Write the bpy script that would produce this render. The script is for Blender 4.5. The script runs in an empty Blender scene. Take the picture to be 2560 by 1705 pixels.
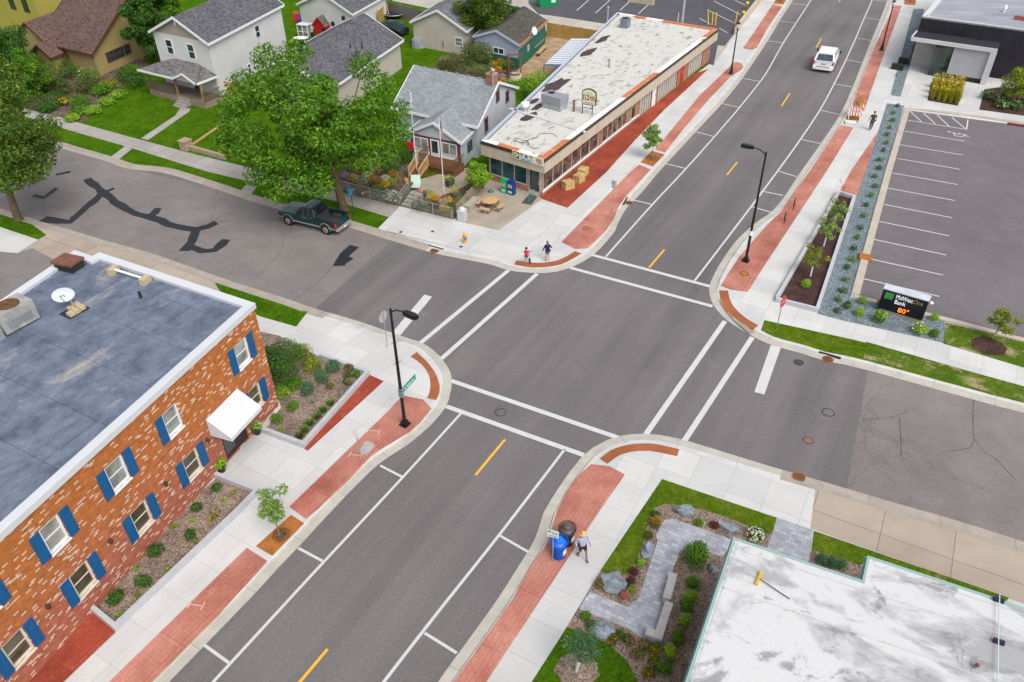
import bpy, bmesh, math, random
from mathutils import Vector, Matrix, noise
random.seed(7)
R = random.Random(11)
sc = bpy.context.scene
COL = sc.collection
# ------------------------------------------------------------------ camera model
# positions below are written in the pixel grid of a 2354-wide print of the view and turned into world metres
PX = 2560 / 2354.0
FOC, PITCH, ROLL, CH = 1991.0, math.radians(37.0), math.radians(0.9), 29.0
_fw = Vector((0, math.cos(PITCH), -math.sin(PITCH))); _rt = Vector((1, 0, 0)); _dn = _fw.cross(_rt)
CX = _rt * math.cos(ROLL) + _dn * math.sin(ROLL)
CY = -_rt * math.sin(ROLL) + _dn * math.cos(ROLL)
CAM = Vector((0, 0, CH))
def ray(px, py):
    return (_fw * FOC + CX * (px * PX - 1280) + CY * (py * PX - 852.5))
def P(px, py, z=0.0):
    d = ray(px, py); t = (z - CH) / d.z
    return CAM + d * t
def HT(b, t, zb=0.0):
    b0 = P(b[0], b[1], zb); best = (9e9, 0)
    for i in range(1400):
        z = zb + i * 0.01; q = P(t[0], t[1], z); e = (q.x - b0.x) ** 2 + (q.y - b0.y) ** 2
        if e < best[0]: best = (e, z)
    return best[1]
def onwall(px, py, p0, u):
    """pixel -> (distance along u from p0, height) on the vertical plane through p0 along u"""
    d = ray(px, py); n = Vector((u[1], -u[0], 0)); t = (Vector((p0[0], p0[1], 0)) - CAM).dot(n) / d.dot(n)
    q = CAM + d * t
    return ((q.x - p0[0]) * u[0] + (q.y - p0[1]) * u[1], q.z)
def V2(v): return Vector((v[0], v[1], 0))
def unit(v): v = Vector((v[0], v[1], 0)); return v.normalized()
# ------------------------------------------------------------------ scene tree
def tag(o, label=None, cat=None, group=None, kind=None):
    if label: o['label'] = label
    if cat: o['category'] = cat
    if group: o['group'] = group
    if kind: o['kind'] = kind
    return o
def thing(name, label, cat, loc=(0, 0, 0), group=None):
    o = bpy.data.objects.new(name, None); COL.objects.link(o); o.location = loc
    o.empty_display_size = 0.3
    return tag(o, label, cat, group)
def origin(o):
    v = Vector((0, 0, 0))
    while o is not None: v += o.location; o = o.parent
    return v
def kids(o): return [c for c in ALLKIDS.get(o.name, [])]
ALLKIDS = {}
def copy_tree(o, parent=None):
    c = o.copy(); COL.objects.link(c)
    if parent is not None:
        c.parent = parent; ALLKIDS.setdefault(parent.name, []).append(c)
    for ch in kids(o): copy_tree(ch, c)
    return c
class MB:
    def __init__(s): s.v = []; s.f = []; s.uv = []; s.mi = []; s.m = 0; s.sm = []; s.smooth = False
    def add(s, pts, uv=None):
        n = len(s.v); s.v += [tuple(p) for p in pts]; s.f.append(tuple(range(n, n + len(pts)))); s.uv.append(uv); s.mi.append(s.m); s.sm.append(s.smooth)
    def raw(s, vs, fs):
        n = len(s.v); s.v += [tuple(p) for p in vs]
        for f in fs: s.f.append(tuple(n + i for i in f)); s.uv.append(None); s.mi.append(s.m); s.sm.append(s.smooth)
    def box(s, x0, x1, y0, y1, z0, z1):
        s.hexa([(x0, y0), (x1, y0), (x1, y1), (x0, y1)], z0, z1)
    def hexa(s, base, z0, z1, uvs=True):
        s.prism(base, z0, z1)
    def prism(s, pts, z0, z1, top=True, bot=True):
        n = len(pts); a = sum(pts[i][0] * pts[(i + 1) % n][1] - pts[(i + 1) % n][0] * pts[i][1] for i in range(n))
        if a < 0: pts = list(reversed(pts))
        zz0 = z0 if isinstance(z0, (list, tuple)) else [z0] * n
        d = 0
        for i in range(n):
            p, q = pts[i], pts[(i + 1) % n]; L = math.hypot(q[0] - p[0], q[1] - p[1])
            s.add([(p[0], p[1], z0), (q[0], q[1], z0), (q[0], q[1], z1), (p[0], p[1], z1)], [(d, z0), (d + L, z0), (d + L, z1), (d, z1)])
            d += L
        if top: s.add([(p[0], p[1], z1) for p in pts], [(p[0], p[1]) for p in pts])
        if bot: s.add([(p[0], p[1], z0) for p in reversed(pts)], [(p[0], p[1]) for p in reversed(pts)])
    def obox(s, c, u, lu, lv, z0, z1, v=None):
        """box centred at c, axis u (half lu), perpendicular (half lv)"""
        u = unit(u); v = unit(v) if v is not None else Vector((-u.y, u.x, 0)); c = V2(c)
        s.prism([tuple((c + u * a * lu + v * b * lv)[:2]) for a, b in ((-1, -1), (1, -1), (1, 1), (-1, 1))], z0, z1)
    def beam(s, a, b, w, h, up=(0, 0, 1)):
        a, b = Vector(a), Vector(b); d = (b - a).normalized(); up = Vector(up)
        if abs(d.dot(up)) > .98: up = Vector((1, 0, 0))
        x = d.cross(up).normalized() * (w / 2); y = x.cross(d).normalized() * (h / 2)
        vs = [a - x - y, a + x - y, a + x + y, a - x + y, b - x - y, b + x - y, b + x + y, b - x + y]
        s.raw(vs, [(0, 1, 2, 3)[::-1], (4, 5, 6, 7), (0, 1, 5, 4), (1, 2, 6, 5), (2, 3, 7, 6), (3, 0, 4, 7)])
    def tube(s, a, b, r0, r1=None, n=8, cap=True):
        r1 = r0 if r1 is None else r1; s.path([a, b], [r0, r1], n, cap)
    def path(s, pts, rs, n=6, cap=True):
        pts = [Vector(p) for p in pts]
        if not isinstance(rs, (list, tuple)): rs = [rs] * len(pts)
        rings = []; up = Vector((0, 0, 1)); sm = s.smooth; s.smooth = True
        for i, p in enumerate(pts):
            d = (pts[min(i + 1, len(pts) - 1)] - pts[max(i - 1, 0)]).normalized()
            r = Vector((1, 0, 0)) if abs(d.dot(up)) > .95 else up
            x = d.cross(r).normalized(); y = d.cross(x).normalized()
            rings.append([p + (x * math.cos(k * 2 * math.pi / n) + y * math.sin(k * 2 * math.pi / n)) * rs[i] for k in range(n)])
        vs = [v for rg in rings for v in rg]; fs = []
        for i in range(len(pts) - 1):
            for k in range(n):
                k2 = (k + 1) % n; fs.append((i * n + k, i * n + k2, (i + 1) * n + k2, (i + 1) * n + k))
        s.raw(vs, fs); s.smooth = False
        if cap:
            s.add(list(reversed(rings[0]))); s.add(rings[-1])
        s.smooth = sm
    def lathe(s, prof, c=(0, 0, 0), n=12, smooth=True, cap=True):
        c = Vector(c); vs = []; fs = []; sm = s.smooth; s.smooth = smooth
        for r, z in prof: vs += [c + Vector((r * math.cos(k * 2 * math.pi / n), r * math.sin(k * 2 * math.pi / n), z)) for k in range(n)]
        for i in range(len(prof) - 1):
            for k in range(n): k2 = (k + 1) % n; fs.append((i * n + k, i * n + k2, (i + 1) * n + k2, (i + 1) * n + k))
        s.raw(vs, fs)
        if cap and prof[0][0] > 1e-4: s.add(list(reversed(vs[:n])))
        if cap and prof[-1][0] > 1e-4: s.add(vs[-n:])
        s.smooth = sm
    def ell(s, c, rad, n=10, m=6, jit=0.0, seed=0):
        c = Vector(c); vs = []; fs = []; sm = s.smooth; s.smooth = True
        rr = random.Random(seed)
        for i in range(m + 1):
            t = math.pi * i / m
            for k in range(n):
                a = 2 * math.pi * k / n
                d = Vector((math.sin(t) * math.cos(a), math.sin(t) * math.sin(a), -math.cos(t)))
                q = 1 + jit * noise.noise(d * 1.7 + Vector((seed * 3.1, 0, seed)))
                vs.append(c + Vector((d.x * rad[0], d.y * rad[1], d.z * rad[2])) * q)
        for i in range(m):
            for k in range(n): k2 = (k + 1) % n; fs.append((i * n + k, i * n + k2, (i + 1) * n + k2, (i + 1) * n + k))
        s.raw(vs, fs); s.smooth = sm
    def build(s, name, mat, parent=None, at=None):
        off = origin(parent) if parent is not None else (Vector(at) if at is not None else Vector((0, 0, 0)))
        me = bpy.data.meshes.new(name)
        me.from_pydata([tuple(Vector(v) - off) for v in s.v], [], s.f)
        mats = mat if isinstance(mat, (list, tuple)) else [mat]
        for m in mats: me.materials.append(m)
        if any(u for u in s.uv):
            ul = me.uv_layers.new(name='UVMap'); d = ul.data; k = 0
            for f, u in zip(s.f, s.uv):
                for j in range(len(f)):
                    if u: d[k].uv = u[j]
                    k += 1
        if len(mats) > 1: me.polygons.foreach_set('material_index', s.mi)
        if any(s.sm): me.polygons.foreach_set('use_smooth', s.sm)
        me.update()
        o = bpy.data.objects.new(name, me); COL.objects.link(o)
        if parent is not None:
            o.parent = parent; ALLKIDS.setdefault(parent.name, []).append(o)
        elif at is not None: o.location = at
        return o
def text(s, size, org, u, v, mat, parent, name='lettering', align='CENTER', sx=1.0, depth=0.012, width=None):
    cu = bpy.data.curves.new(name, 'FONT'); cu.body = s; cu.size = size; cu.align_x = align; cu.extrude = depth
    cu.resolution_u = 3
    o = bpy.data.objects.new(name, cu); COL.objects.link(o)
    dg = bpy.context.evaluated_depsgraph_get(); dg.update()
    me = bpy.data.meshes.new_from_object(o.evaluated_get(dg), depsgraph=dg)
    bpy.data.objects.remove(o); bpy.data.curves.remove(cu)
    if width: xs = [w.co.x for w in me.vertices]; sx = width / (max(xs) - min(xs))
    u = Vector(u).normalized(); v = Vector(v).normalized(); n = u.cross(v); org = Vector(org) - origin(parent)
    for w in me.vertices: w.co = org + u * (w.co.x * sx) + v * w.co.y + n * w.co.z
    me.name = name; me.materials.clear(); me.materials.append(mat)
    o = bpy.data.objects.new(name, me); COL.objects.link(o); o.parent = parent; ALLKIDS.setdefault(parent.name, []).append(o)
    return o
# ------------------------------------------------------------------ materials
def _n(nt, t, **k):
    n = nt.nodes.new(t)
    for a, b in k.items():
        if a in n.inputs: n.inputs[a].default_value = b
        else: setattr(n, a, b)
    return n
def sc3(c, k): return (min(c[0] * k, 1), min(c[1] * k, 1), min(c[2] * k, 1), 1)
class Mat:
    def __init__(s, name, rough=.85, spec=.25, metal=0.0):
        s.m = bpy.data.materials.new(name); s.m.use_nodes = True; s.nt = s.m.node_tree
        s.b = s.nt.nodes['Principled BSDF']; s.b.inputs['Roughness'].default_value = rough
        s.b.inputs['Specular IOR Level'].default_value = spec; s.b.inputs['Metallic'].default_value = metal
        s.pos = None
    def L(s, a, b): s.nt.links.new(a, b)
    def P(s):
        if s.pos is None: s.pos = _n(s.nt, 'ShaderNodeNewGeometry').outputs['Position']
        return s.pos
    def UV(s): return _n(s.nt, 'ShaderNodeTexCoord').outputs['UV']
    def OBJ(s): return _n(s.nt, 'ShaderNodeTexCoord').outputs['Object']
    def map(s, vec, rot=0.0, scale=(1, 1, 1), loc=(0, 0, 0)):
        m = _n(s.nt, 'ShaderNodeMapping'); m.inputs['Rotation'].default_value = (0, 0, rot); m.inputs['Scale'].default_value = scale; m.inputs['Location'].default_value = loc
        s.L(vec, m.inputs['Vector']); return m.outputs['Vector']
    def noise(s, vec, scale, detail=3, rough=.55, dist=0.0):
        n = _n(s.nt, 'ShaderNodeTexNoise', Scale=scale, Detail=detail, Roughness=rough, Distortion=dist); s.L(vec, n.inputs['Vector']); return n.outputs['Fac']
    def voro(s, vec, scale, out='Color'):
        n = _n(s.nt, 'ShaderNodeTexVoronoi', Scale=scale); s.L(vec, n.inputs['Vector']); return n.outputs[out]
    def ramp(s, fac, stops, interp='LINEAR'):
        r = _n(s.nt, 'ShaderNodeValToRGB'); r.color_ramp.interpolation = interp; e = r.color_ramp.elements
        while len(e) < len(stops): e.new(0.5)
        for i, (p, c) in enumerate(stops):
            e[i].position = p; e[i].color = (c, c, c, 1) if isinstance(c, (int, float)) else (c[0], c[1], c[2], 1)
        s.L(fac, r.inputs['Fac']); return r.outputs['Color']
    def mix(s, fac, a, b, mode='MIX'):
        m = _n(s.nt, 'ShaderNodeMix', data_type='RGBA', blend_type=mode, clamp_result=False)
        for sock, val in ((m.inputs[0], fac), (m.inputs[6], a), (m.inputs[7], b)):
            if isinstance(val, (int, float)): sock.default_value = val
            elif isinstance(val, tuple): sock.default_value = (val[0], val[1], val[2], 1)
            else: s.L(val, sock)
        return m.outputs[2]
    def math(s, op, a, b=0.0):
        m = _n(s.nt, 'ShaderNodeMath', operation=op)
        for i, x in enumerate((a, b)):
            if isinstance(x, (int, float)): m.inputs[i].default_value = x
            else: s.L(x, m.inputs[i])
        return m.outputs[0]
    def brick(s, vec, w, h, mortar=.01, offset=.5, c1=(1, 1, 1), c2=(0, 0, 0), cm=(0, 0, 0), bias=0.0, smooth=0.1):
        n = _n(s.nt, 'ShaderNodeTexBrick', Scale=1.0); n.offset = offset; n.offset_frequency = 2; n.squash = 1.0
        n.inputs['Color1'].default_value = (*c1, 1); n.inputs['Color2'].default_value = (*c2, 1); n.inputs['Mortar'].default_value = (*cm, 1)
        n.inputs['Mortar Size'].default_value = mortar; n.inputs['Mortar Smooth'].default_value = smooth; n.inputs['Bias'].default_value = bias
        n.inputs['Brick Width'].default_value = w; n.inputs['Row Height'].default_value = h
        s.L(vec, n.inputs['Vector']); return n.outputs['Color'], n.outputs['Fac']
    def col(s, c):
        if isinstance(c, tuple): s.b.inputs['Base Color'].default_value = (c[0], c[1], c[2], 1)
        else: s.L(c, s.b.inputs['Base Color'])
        return s
    def bump(s, h, strength=.3, dist=.02):
        b = _n(s.nt, 'ShaderNodeBump', Strength=strength, Distance=dist); s.L(h, b.inputs['Height']); s.L(b.outputs['Normal'], s.b.inputs['Normal']); return s
MATS = {}
def simple(name, c, rough=.8, v=.12, s=1.5, grain=.12, gs=60, spec=.25, metal=0, bump=0):
    """colour with soft blotches and fine grain"""
    if name in MATS: return MATS[name]
    m = Mat(name, rough, spec, metal)
    a = m.mix(m.ramp(m.noise(m.P(), s, 4), [(.3, 0.0), (.7, 1.0)]), sc3(c, 1 - v)[:3], sc3(c, 1 + v)[:3])
    g = m.ramp(m.noise(m.P(), gs, 2), [(.25, 1 - grain), (.75, 1 + grain)])
    m.col(m.mix(1.0, a, g, 'MULTIPLY'))
    if bump: m.bump(m.noise(m.P(), gs, 2), bump, .02)
    MATS[name] = m.m; return m.m
def plain(name, c, rough=.5, spec=.4, metal=0.0, emit=0.0):
    if name in MATS: return MATS[name]
    m = Mat(name, rough, spec, metal); m.col(c)
    if emit: m.b.inputs['Emission Color'].default_value = (*c, 1); m.b.inputs['Emission Strength'].default_value = emit
    MATS[name] = m.m; return m.m
def asphalt(name, c, streak_rot=None, crack=0.0, patch=0.0):
    m = Mat(name, .9, .2)
    base = m.mix(m.ramp(m.noise(m.P(), .13, 4), [(.3, 0.0), (.7, 1.0)]), sc3(c, .9)[:3], sc3(c, 1.1)[:3])
    if streak_rot is not None:
        v = m.map(m.map(m.P(), rot=streak_rot), scale=(.03, .55, 1))
        base = m.mix(1.0, base, m.ramp(m.noise(v, 1.0, 4, .6), [(.3, .83), (.7, 1.16)]), 'MULTIPLY')
    if patch:
        base = m.mix(1.0, base, m.ramp(m.noise(m.P(), .5, 5, .65), [(.35, 1 - patch), (.65, 1 + patch)]), 'MULTIPLY')
    g = m.mix(1.0, m.ramp(m.noise(m.P(), 22, 3, .8), [(.22, .72), (.8, 1.3)]), m.ramp(m.noise(m.P(), 7.5, 2, .7), [(.25, .86), (.75, 1.14)]), 'MULTIPLY')
    base = m.mix(1.0, base, g, 'MULTIPLY')
    sp = m.ramp(m.voro(m.P(), 14, 'Distance'), [(0.0, 1.0), (.12, 0.0)])
    base = m.mix(m.math('MULTIPLY', sp, .25), base, (.3, .29, .27))
    # oil drips and scuffs
    base = m.mix(m.ramp(m.noise(m.P(), .9, 5, .8), [(.66, 0.0), (.78, .35)]), base, (.04, .038, .04))
    base = m.mix(m.ramp(m.noise(m.map(m.P(), scale=(.5, .5, 1), loc=(7, 3, 0)), .6, 6, .7), [(.6, 0.0), (.75, .22)]), base, (.26, .25, .24))
    if crack:
        w = m.mix(.35, m.P(), m.math('MULTIPLY', m.noise(m.P(), .6, 4), 6.0), 'ADD')
        n = _n(m.nt, 'ShaderNodeTexVoronoi', Scale=.11, feature='DISTANCE_TO_EDGE'); m.L(w, n.inputs['Vector'])
        base = m.mix(m.math('MULTIPLY', m.ramp(n.outputs['Distance'], [(0.0, 1.0), (.006, 0.0)]), crack), base, (.025, .025, .025))
    m.col(base); m.bump(m.noise(m.P(), 30, 2), .25, .01)
    MATS[name] = m.m; return m.m
def slabs(name, c, rot, w, h, off=(0, 0), stain=.1, joint=.55, c2=None, jw=.02, frac=0.0, chipn=0.0):
    """concrete flags: joints, slab-to-slab variation, broom marks and stains"""
    m = Mat(name, .9, .2)
    v = m.map(m.P(), rot=rot, loc=(off[0], off[1], 0))
    bc, bf = m.brick(v, w, h, jw, frac, (1.06, 1.06, 1.06), (.92, .92, .93), (joint,) * 3, smooth=0.0)
    a = m.mix(m.ramp(m.noise(m.P(), .35, 5, .6), [(.3, 0.0), (.7, 1.0)]), sc3(c, 1 - stain)[:3], (c2 or sc3(c, 1 + stain)[:3]))
    a = m.mix(1.0, a, m.ramp(m.noise(m.P(), 28, 3, .75), [(.25, .9), (.75, 1.1)]), 'MULTIPLY')
    a = m.mix(1.0, a, m.ramp(m.noise(m.map(v, scale=(.4, 9, 1)), 1.0, 3), [(.3, .96), (.7, 1.04)]), 'MULTIPLY')
    if chipn:   # stamped pattern: fine setts pressed into the surface, plus pale scuffs and crumbs
        b2, f2 = m.brick(v, .4, .2, .012, .5, (1 + chipn * .45,) * 3, (1 - chipn * .45,) * 3, (.72,) * 3)
        a = m.mix(1.0, a, b2, 'MULTIPLY')
        a = m.mix(m.ramp(m.noise(m.P(), 1.7, 6, .75), [(.58, 0.0), (.75, .45)]), a, (.55, .3, .24))
        a = m.mix(m.ramp(m.voro(m.P(), 2.2, 'Distance'), [(0.0, .7), (.07, 0.0)]), a, (.62, .42, .34))
    m.col(m.mix(1.0, a, bc, 'MULTIPLY')); m.bump(m.noise(m.P(), 40, 2), .15, .01)
    MATS[name] = m.m; return m.m
def grassmat(name, c1, c2, dry=None, dryf=.0):
    m = Mat(name, .95, .0)
    a = m.mix(m.ramp(m.noise(m.P(), .55, 5, .7), [(.32, 0.0), (.68, 1.0)]), c1, c2)
    if dry: a = m.mix(m.ramp(m.noise(m.P(), .8, 6, .72), [(.62 - dryf, 0.0), (.75 - dryf, 1.0)]), a, dry)
    a = m.mix(1.0, a, m.ramp(m.noise(m.P(), 2.4, 5, .8), [(.3, .72), (.7, 1.28)]), 'MULTIPLY')
    f = m.ramp(m.noise(m.P(), 6.5, 4, .9), [(.25, .4), (.5, 1.0), (.78, 1.7)])
    m.col(m.mix(1.0, a, f, 'MULTIPLY')); m.bump(m.noise(m.P(), 14, 4, .8), .9, .08)
    MATS[name] = m.m; return m.m
def chips(name, cols, scale, bump=.6, big=.3):
    """mulch or gravel: one tone per chip"""
    m = Mat(name, .95, .15)
    n = _n(m.nt, 'ShaderNodeTexVoronoi', Scale=scale); m.L(m.mix(.05, m.P(), m.math('MULTIPLY', m.noise(m.P(), scale * .6, 3), 1.0), 'ADD'), n.inputs['Vector'])
    sep = _n(m.nt, 'ShaderNodeSeparateColor'); m.L(n.outputs['Color'], sep.inputs[0])
    a = m.ramp(sep.outputs[0], [(i / max(1, len(cols) - 1), c) for i, c in enumerate(cols)])
    a = m.mix(1.0, a, m.ramp(m.noise(m.P(), .9, 4), [(.3, 1 - big), (.7, 1 + big)]), 'MULTIPLY')
    m.col(a); m.bump(n.outputs['Distance'], bump, .03)
    MATS[name] = m.m; return m.m
def siding(name, c, pitch=.15, vert=False, dark=.78, v=.05):
    m = Mat(name, .6, .3)
    uv = m.UV(); sp = _n(m.nt, 'ShaderNodeSeparateXYZ'); m.L(uv, sp.inputs[0])
    t = m.math('FRACT', m.math('MULTIPLY', sp.outputs['X' if vert else 'Y'], 1 / pitch))
    l = m.ramp(t, [(0.0, dark), (.16, 1.0), (1.0, 1.0)])
    a = m.mix(m.ramp(m.noise(m.P(), .7, 4), [(.3, 0.0), (.7, 1.0)]), sc3(c, 1 - v)[:3], sc3(c, 1 + v)[:3])
    m.col(m.mix(1.0, a, l, 'MULTIPLY')); m.bump(t, .35, .02)
    MATS[name] = m.m; return m.m
def shingle(name, c, v=.35, c2=None):
    m = Mat(name, .95, .1)
    uv = m.UV()
    bc, bf = m.brick(uv, .32, .16, .008, .5, (1 + v,) * 3, (1 - v,) * 3, (.5,) * 3, smooth=.3)
    a = m.mix(m.ramp(m.noise(m.P(), .45, 5, .6), [(.3, 0.0), (.72, 1.0)]), sc3(c, .9)[:3], c2 or sc3(c, 1.15)[:3])
    a = m.mix(1.0, a, bc, 'MULTIPLY')
    a = m.mix(1.0, a, m.ramp(m.noise(m.P(), 26, 3, .8), [(.25, .75), (.75, 1.25)]), 'MULTIPLY')
    m.col(a); m.bump(bf, .3, .02)
    MATS[name] = m.m; return m.m
def leafmat(name, dark, light, tip=None):
    if name in MATS: return MATS[name]
    m = Mat(name, .6, .25)
    g = _n(m.nt, 'ShaderNodeNewGeometry')
    f = m.math('ADD', m.math('MULTIPLY', g.outputs['Random Per Island'], .55), m.math('MULTIPLY', m.noise(m.P(), .9, 3), .55))
    st = [(.15, dark), (.75, light)] + ([(.97, tip)] if tip else [])
    c = m.ramp(f, st); m.col(c)
    tr = _n(m.nt, 'ShaderNodeBsdfTranslucent'); m.L(m.mix(1.0, c, (1.3, 1.25, .6), 'MULTIPLY'), tr.inputs['Color'])
    mx = _n(m.nt, 'ShaderNodeMixShader'); mx.inputs[0].default_value = .32
    out = m.nt.nodes['Material Output']; m.L(m.b.outputs[0], mx.inputs[1]); m.L(tr.outputs[0], mx.inputs[2]); m.L(mx.outputs[0], out.inputs['Surface'])
    MATS[name] = m.m; return m.m
def glass(name, c, rough=.06):
    if name in MATS: return MATS[name]
    m = Mat(name, rough, .8); m.b.inputs['IOR'].default_value = 1.5
    a = m.mix(m.ramp(m.noise(m.P(), 1.1, 3), [(.35, 0.0), (.65, 1.0)]), sc3(c, .6)[:3], sc3(c, 1.5)[:3])
    m.col(a); MATS[name] = m.m; return m.m
# ------------------------------------------------------------------ world, sun, camera
W = bpy.data.worlds.new('World'); sc.world = W; W.use_nodes = True
nt = W.node_tree; bg = nt.nodes['Background']
sky = nt.nodes.new('ShaderNodeTexSky'); sky.sky_type = 'NISHITA'; sky.sun_disc = False
SUN_EL, SUN_AZ = math.radians(52), math.radians(150)      # azimuth clockwise from +Y
sky.sun_elevation = SUN_EL; sky.sun_rotation = SUN_AZ; sky.dust_density = 3.0; sky.ozone_density = 1.0
hs = nt.nodes.new('ShaderNodeHueSaturation'); hs.inputs['Saturation'].default_value = .35
nt.links.new(sky.outputs[0], hs.inputs['Color']); nt.links.new(hs.outputs[0], bg.inputs['Color'])
bg.inputs['Strength'].default_value = 0.14
sl = bpy.data.lights.new('sun', 'SUN'); sl.energy = 1.3; sl.angle = math.radians(35); sl.color = (1, .97, .92)
so = bpy.data.objects.new('sun', sl); COL.objects.link(so)
sd = Vector((math.sin(SUN_AZ) * math.cos(SUN_EL), math.cos(SUN_AZ) * math.cos(SUN_EL), math.sin(SUN_EL)))
so.rotation_euler = (-sd).to_track_quat('-Z', 'Y').to_euler(); so.location = sd * 200
cd = bpy.data.cameras.new('camera'); co = bpy.data.objects.new('camera', cd); COL.objects.link(co)
cd.sensor_width = 36; cd.lens = FOC / 2560 * 36; cd.clip_end = 3000; cd.clip_start = .5
M3 = Matrix((CX, -CY, -_fw)).transposed(); co.matrix_world = Matrix.Translation(CAM) @ M3.to_4x4()
sc.camera = co
sc.view_settings.view_transform = 'Standard'; sc.view_settings.look = 'None'; sc.view_settings.exposure = 0.6; sc.view_settings.gamma = 1
# ------------------------------------------------------------------ street axes
DX = unit(P(1630, 657) - P(1361, 587)); AX = math.atan2(DX.y, DX.x)     # along the side street
DY = unit(P(1060, 950) - P(490, 1568)); AY = math.atan2(DY.y, DY.x)     # along the main street
# ------------------------------------------------------------------ setting materials
m_new = asphalt('new asphalt', (.146, .133, .133), streak_rot=-AY)
m_old = asphalt('old asphalt', (.190, .170, .162), crack=.22, patch=.1)
m_lot = asphalt('car park asphalt', (.148, .133, .138), patch=.06)
m_lot2 = asphalt('dark car park asphalt', (.085, .08, .092), patch=.1)
m_walk = slabs('new concrete', (.51, .505, .49), -AY, 1.75, 1.75, stain=.08, joint=.8, jw=.014)
m_walkx = slabs('new concrete on side street', (.51, .505, .49), -AX, 1.75, 1.75, off=(.4, .3), stain=.08, joint=.76, jw=.014)
m_oldwalk = slabs('old concrete', (.33, .305, .28), -AX, 1.5, 1.8, stain=.12)
m_tan = slabs('tan old concrete', (.36, .30, .24), -AX, 3.0, 1.9, stain=.12)
m_alley = slabs('alley concrete', (.42, .38, .33), -AX, 4.0, 4.0, stain=.12)
m_red = slabs('red stamped concrete', (.44, .135, .095), -AY, 3.0, 3.0, stain=.28, c2=(.52, .24, .18), joint=.8, chipn=.12)
m_red2 = slabs('dark red stamped concrete', (.29, .055, .03), -AY, 3.0, 3.0, stain=.3, joint=.85, chipn=.15)
m_rust = simple('rusty iron', (.33, .12, .03), .8, .25, 2.0, .25, 30)
m_aggr = simple('exposed aggregate', (.33, .28, .22), .95, .12, .8, .3, 30)
m_white = simple('white road paint', (.52, .52, .51), .7, .05, 1.5, .06, 30)
m_yellow = simple('yellow road paint', (.78, .40, .03), .7, .06, 1.5, .08, 30)
m_tar = simple('tar seal', (.02, .023, .028), .6, .2, 2, .2, 30)
m_lawn = grassmat('lawn', (.036, .10, .003), (.078, .16, .008), (.15, .17, .03), -.02)
m_lawn2 = grassmat('worn lawn', (.06, .115, .005), (.115, .165, .014), (.27, .22, .1), .03)
m_dry = grassmat('dry lawn', (.06, .12, .008), (.11, .17, .02), (.34, .27, .15), .12)
m_mulch = chips('bark mulch', [(.09, .06, .045), (.2, .145, .11), (.3, .235, .185), (.14, .1, .075), (.36, .29, .235)], 17)
m_mulchd = chips('dark bark mulch', [(.025, .012, .012), (.06, .03, .027), (.1, .055, .045), (.04, .02, .02)], 18)
m_gravel = chips('blue grey gravel', [(.06, .085, .1), (.13, .17, .19), (.2, .25, .27), (.1, .12, .14), (.3, .34, .35)], 15, .5, .12)
m_dirt = chips('garden soil', [(.05, .035, .025), (.12, .09, .06), (.18, .14, .1)], 7)
def pavermat():
    m = Mat('grey pavers', .85, .25)
    v = m.map(m.P(), rot=-AX)
    bc, bf = m.brick(v, .30, .2, .012, .37, (1.2,) * 3, (.8,) * 3, (.74,) * 3, smooth=0)
    a = m.mix(m.noise(m.P(), .8, 4), (.27, .28, .315), (.43, .435, .475))
    a = m.mix(1.0, a, m.ramp(m.noise(m.P(), 3.1, 3), [(.3, .85), (.7, 1.15)]), 'MULTIPLY')
    m.col(m.mix(1.0, a, bc, 'MULTIPLY')); return m.m
m_paver = pavermat()
def kerbmat(name, gut, top):
    m = Mat(name, .9, .2)
    uv = m.UV(); sp = _n(m.nt, 'ShaderNodeSeparateXYZ'); m.L(uv, sp.inputs[0])
    a = m.ramp(sp.outputs['Y'], [(0.0, gut), (.5, gut), (.56, top), (1.0, top)])
    a = m.mix(1.0, a, m.ramp(m.noise(m.map(m.P()), 1.2, 5, .65), [(.3, .86), (.7, 1.1)]), 'MULTIPLY')
    line = m.ramp(m.math('ABSOLUTE', m.math('SUBTRACT', sp.outputs['Y'], m.math('ADD', .44, m.math('MULTIPLY', m.noise(m.P(), .5, 3), .12)))), [(0.0, .62), (.05, 1.0)])
    a = m.mix(.7, a, line, 'MULTIPLY')
    j = m.ramp(m.math('FRACT', m.math('MULTIPLY', sp.outputs['X'], 1 / 3.1)), [(0.0, .45), (.012, 1.0)])
    m.col(m.mix(1.0, a, j, 'MULTIPLY')); return m.m
m_kerb = kerbmat('new kerb', (.43, .405, .355), (.52, .515, .50))
m_kerbo = kerbmat('old kerb', (.36, .31, .26), (.33, .30, .26))
ZB = 0.10
def sheet(name, pts, mat, z=ZB + .004, kind='structure', world=False):
    mb = MB(); q = [P(x, y, z) for x, y in pts] if not world else [Vector((p[0], p[1], z)) for p in pts]
    a = sum(q[i].x * q[(i + 1) % len(q)].y - q[(i + 1) % len(q)].x * q[i].y for i in range(len(q)))
    if a < 0: q.reverse()
    mb.add(q); o = mb.build(name, mat); tag(o, kind=kind); return o
def catmull(pts, step=.5):
    out = []; n = len(pts)
    for i in range(n - 1):
        p0, p1, p2, p3 = pts[max(i - 1, 0)], pts[i], pts[i + 1], pts[min(i + 2, n - 1)]
        k = max(1, int((p2 - p1).length / step))
        for j in range(k):
            t = j / k
            out.append(.5 * ((2 * p1) + (p2 - p0) * t + (2 * p0 - 5 * p1 + 4 * p2 - p3) * t * t + (3 * p1 - p0 - 3 * p2 + p3) * t ** 3))
    out.append(pts[-1]); return out
def normals(pts, side):
    out = []
    for i in range(len(pts)):
        d = (pts[min(i + 1, len(pts) - 1)] - pts[max(i - 1, 0)]); d.z = 0; d.normalize()
        out.append(Vector((-d.y, d.x, 0)) * side)
    return out
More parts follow.
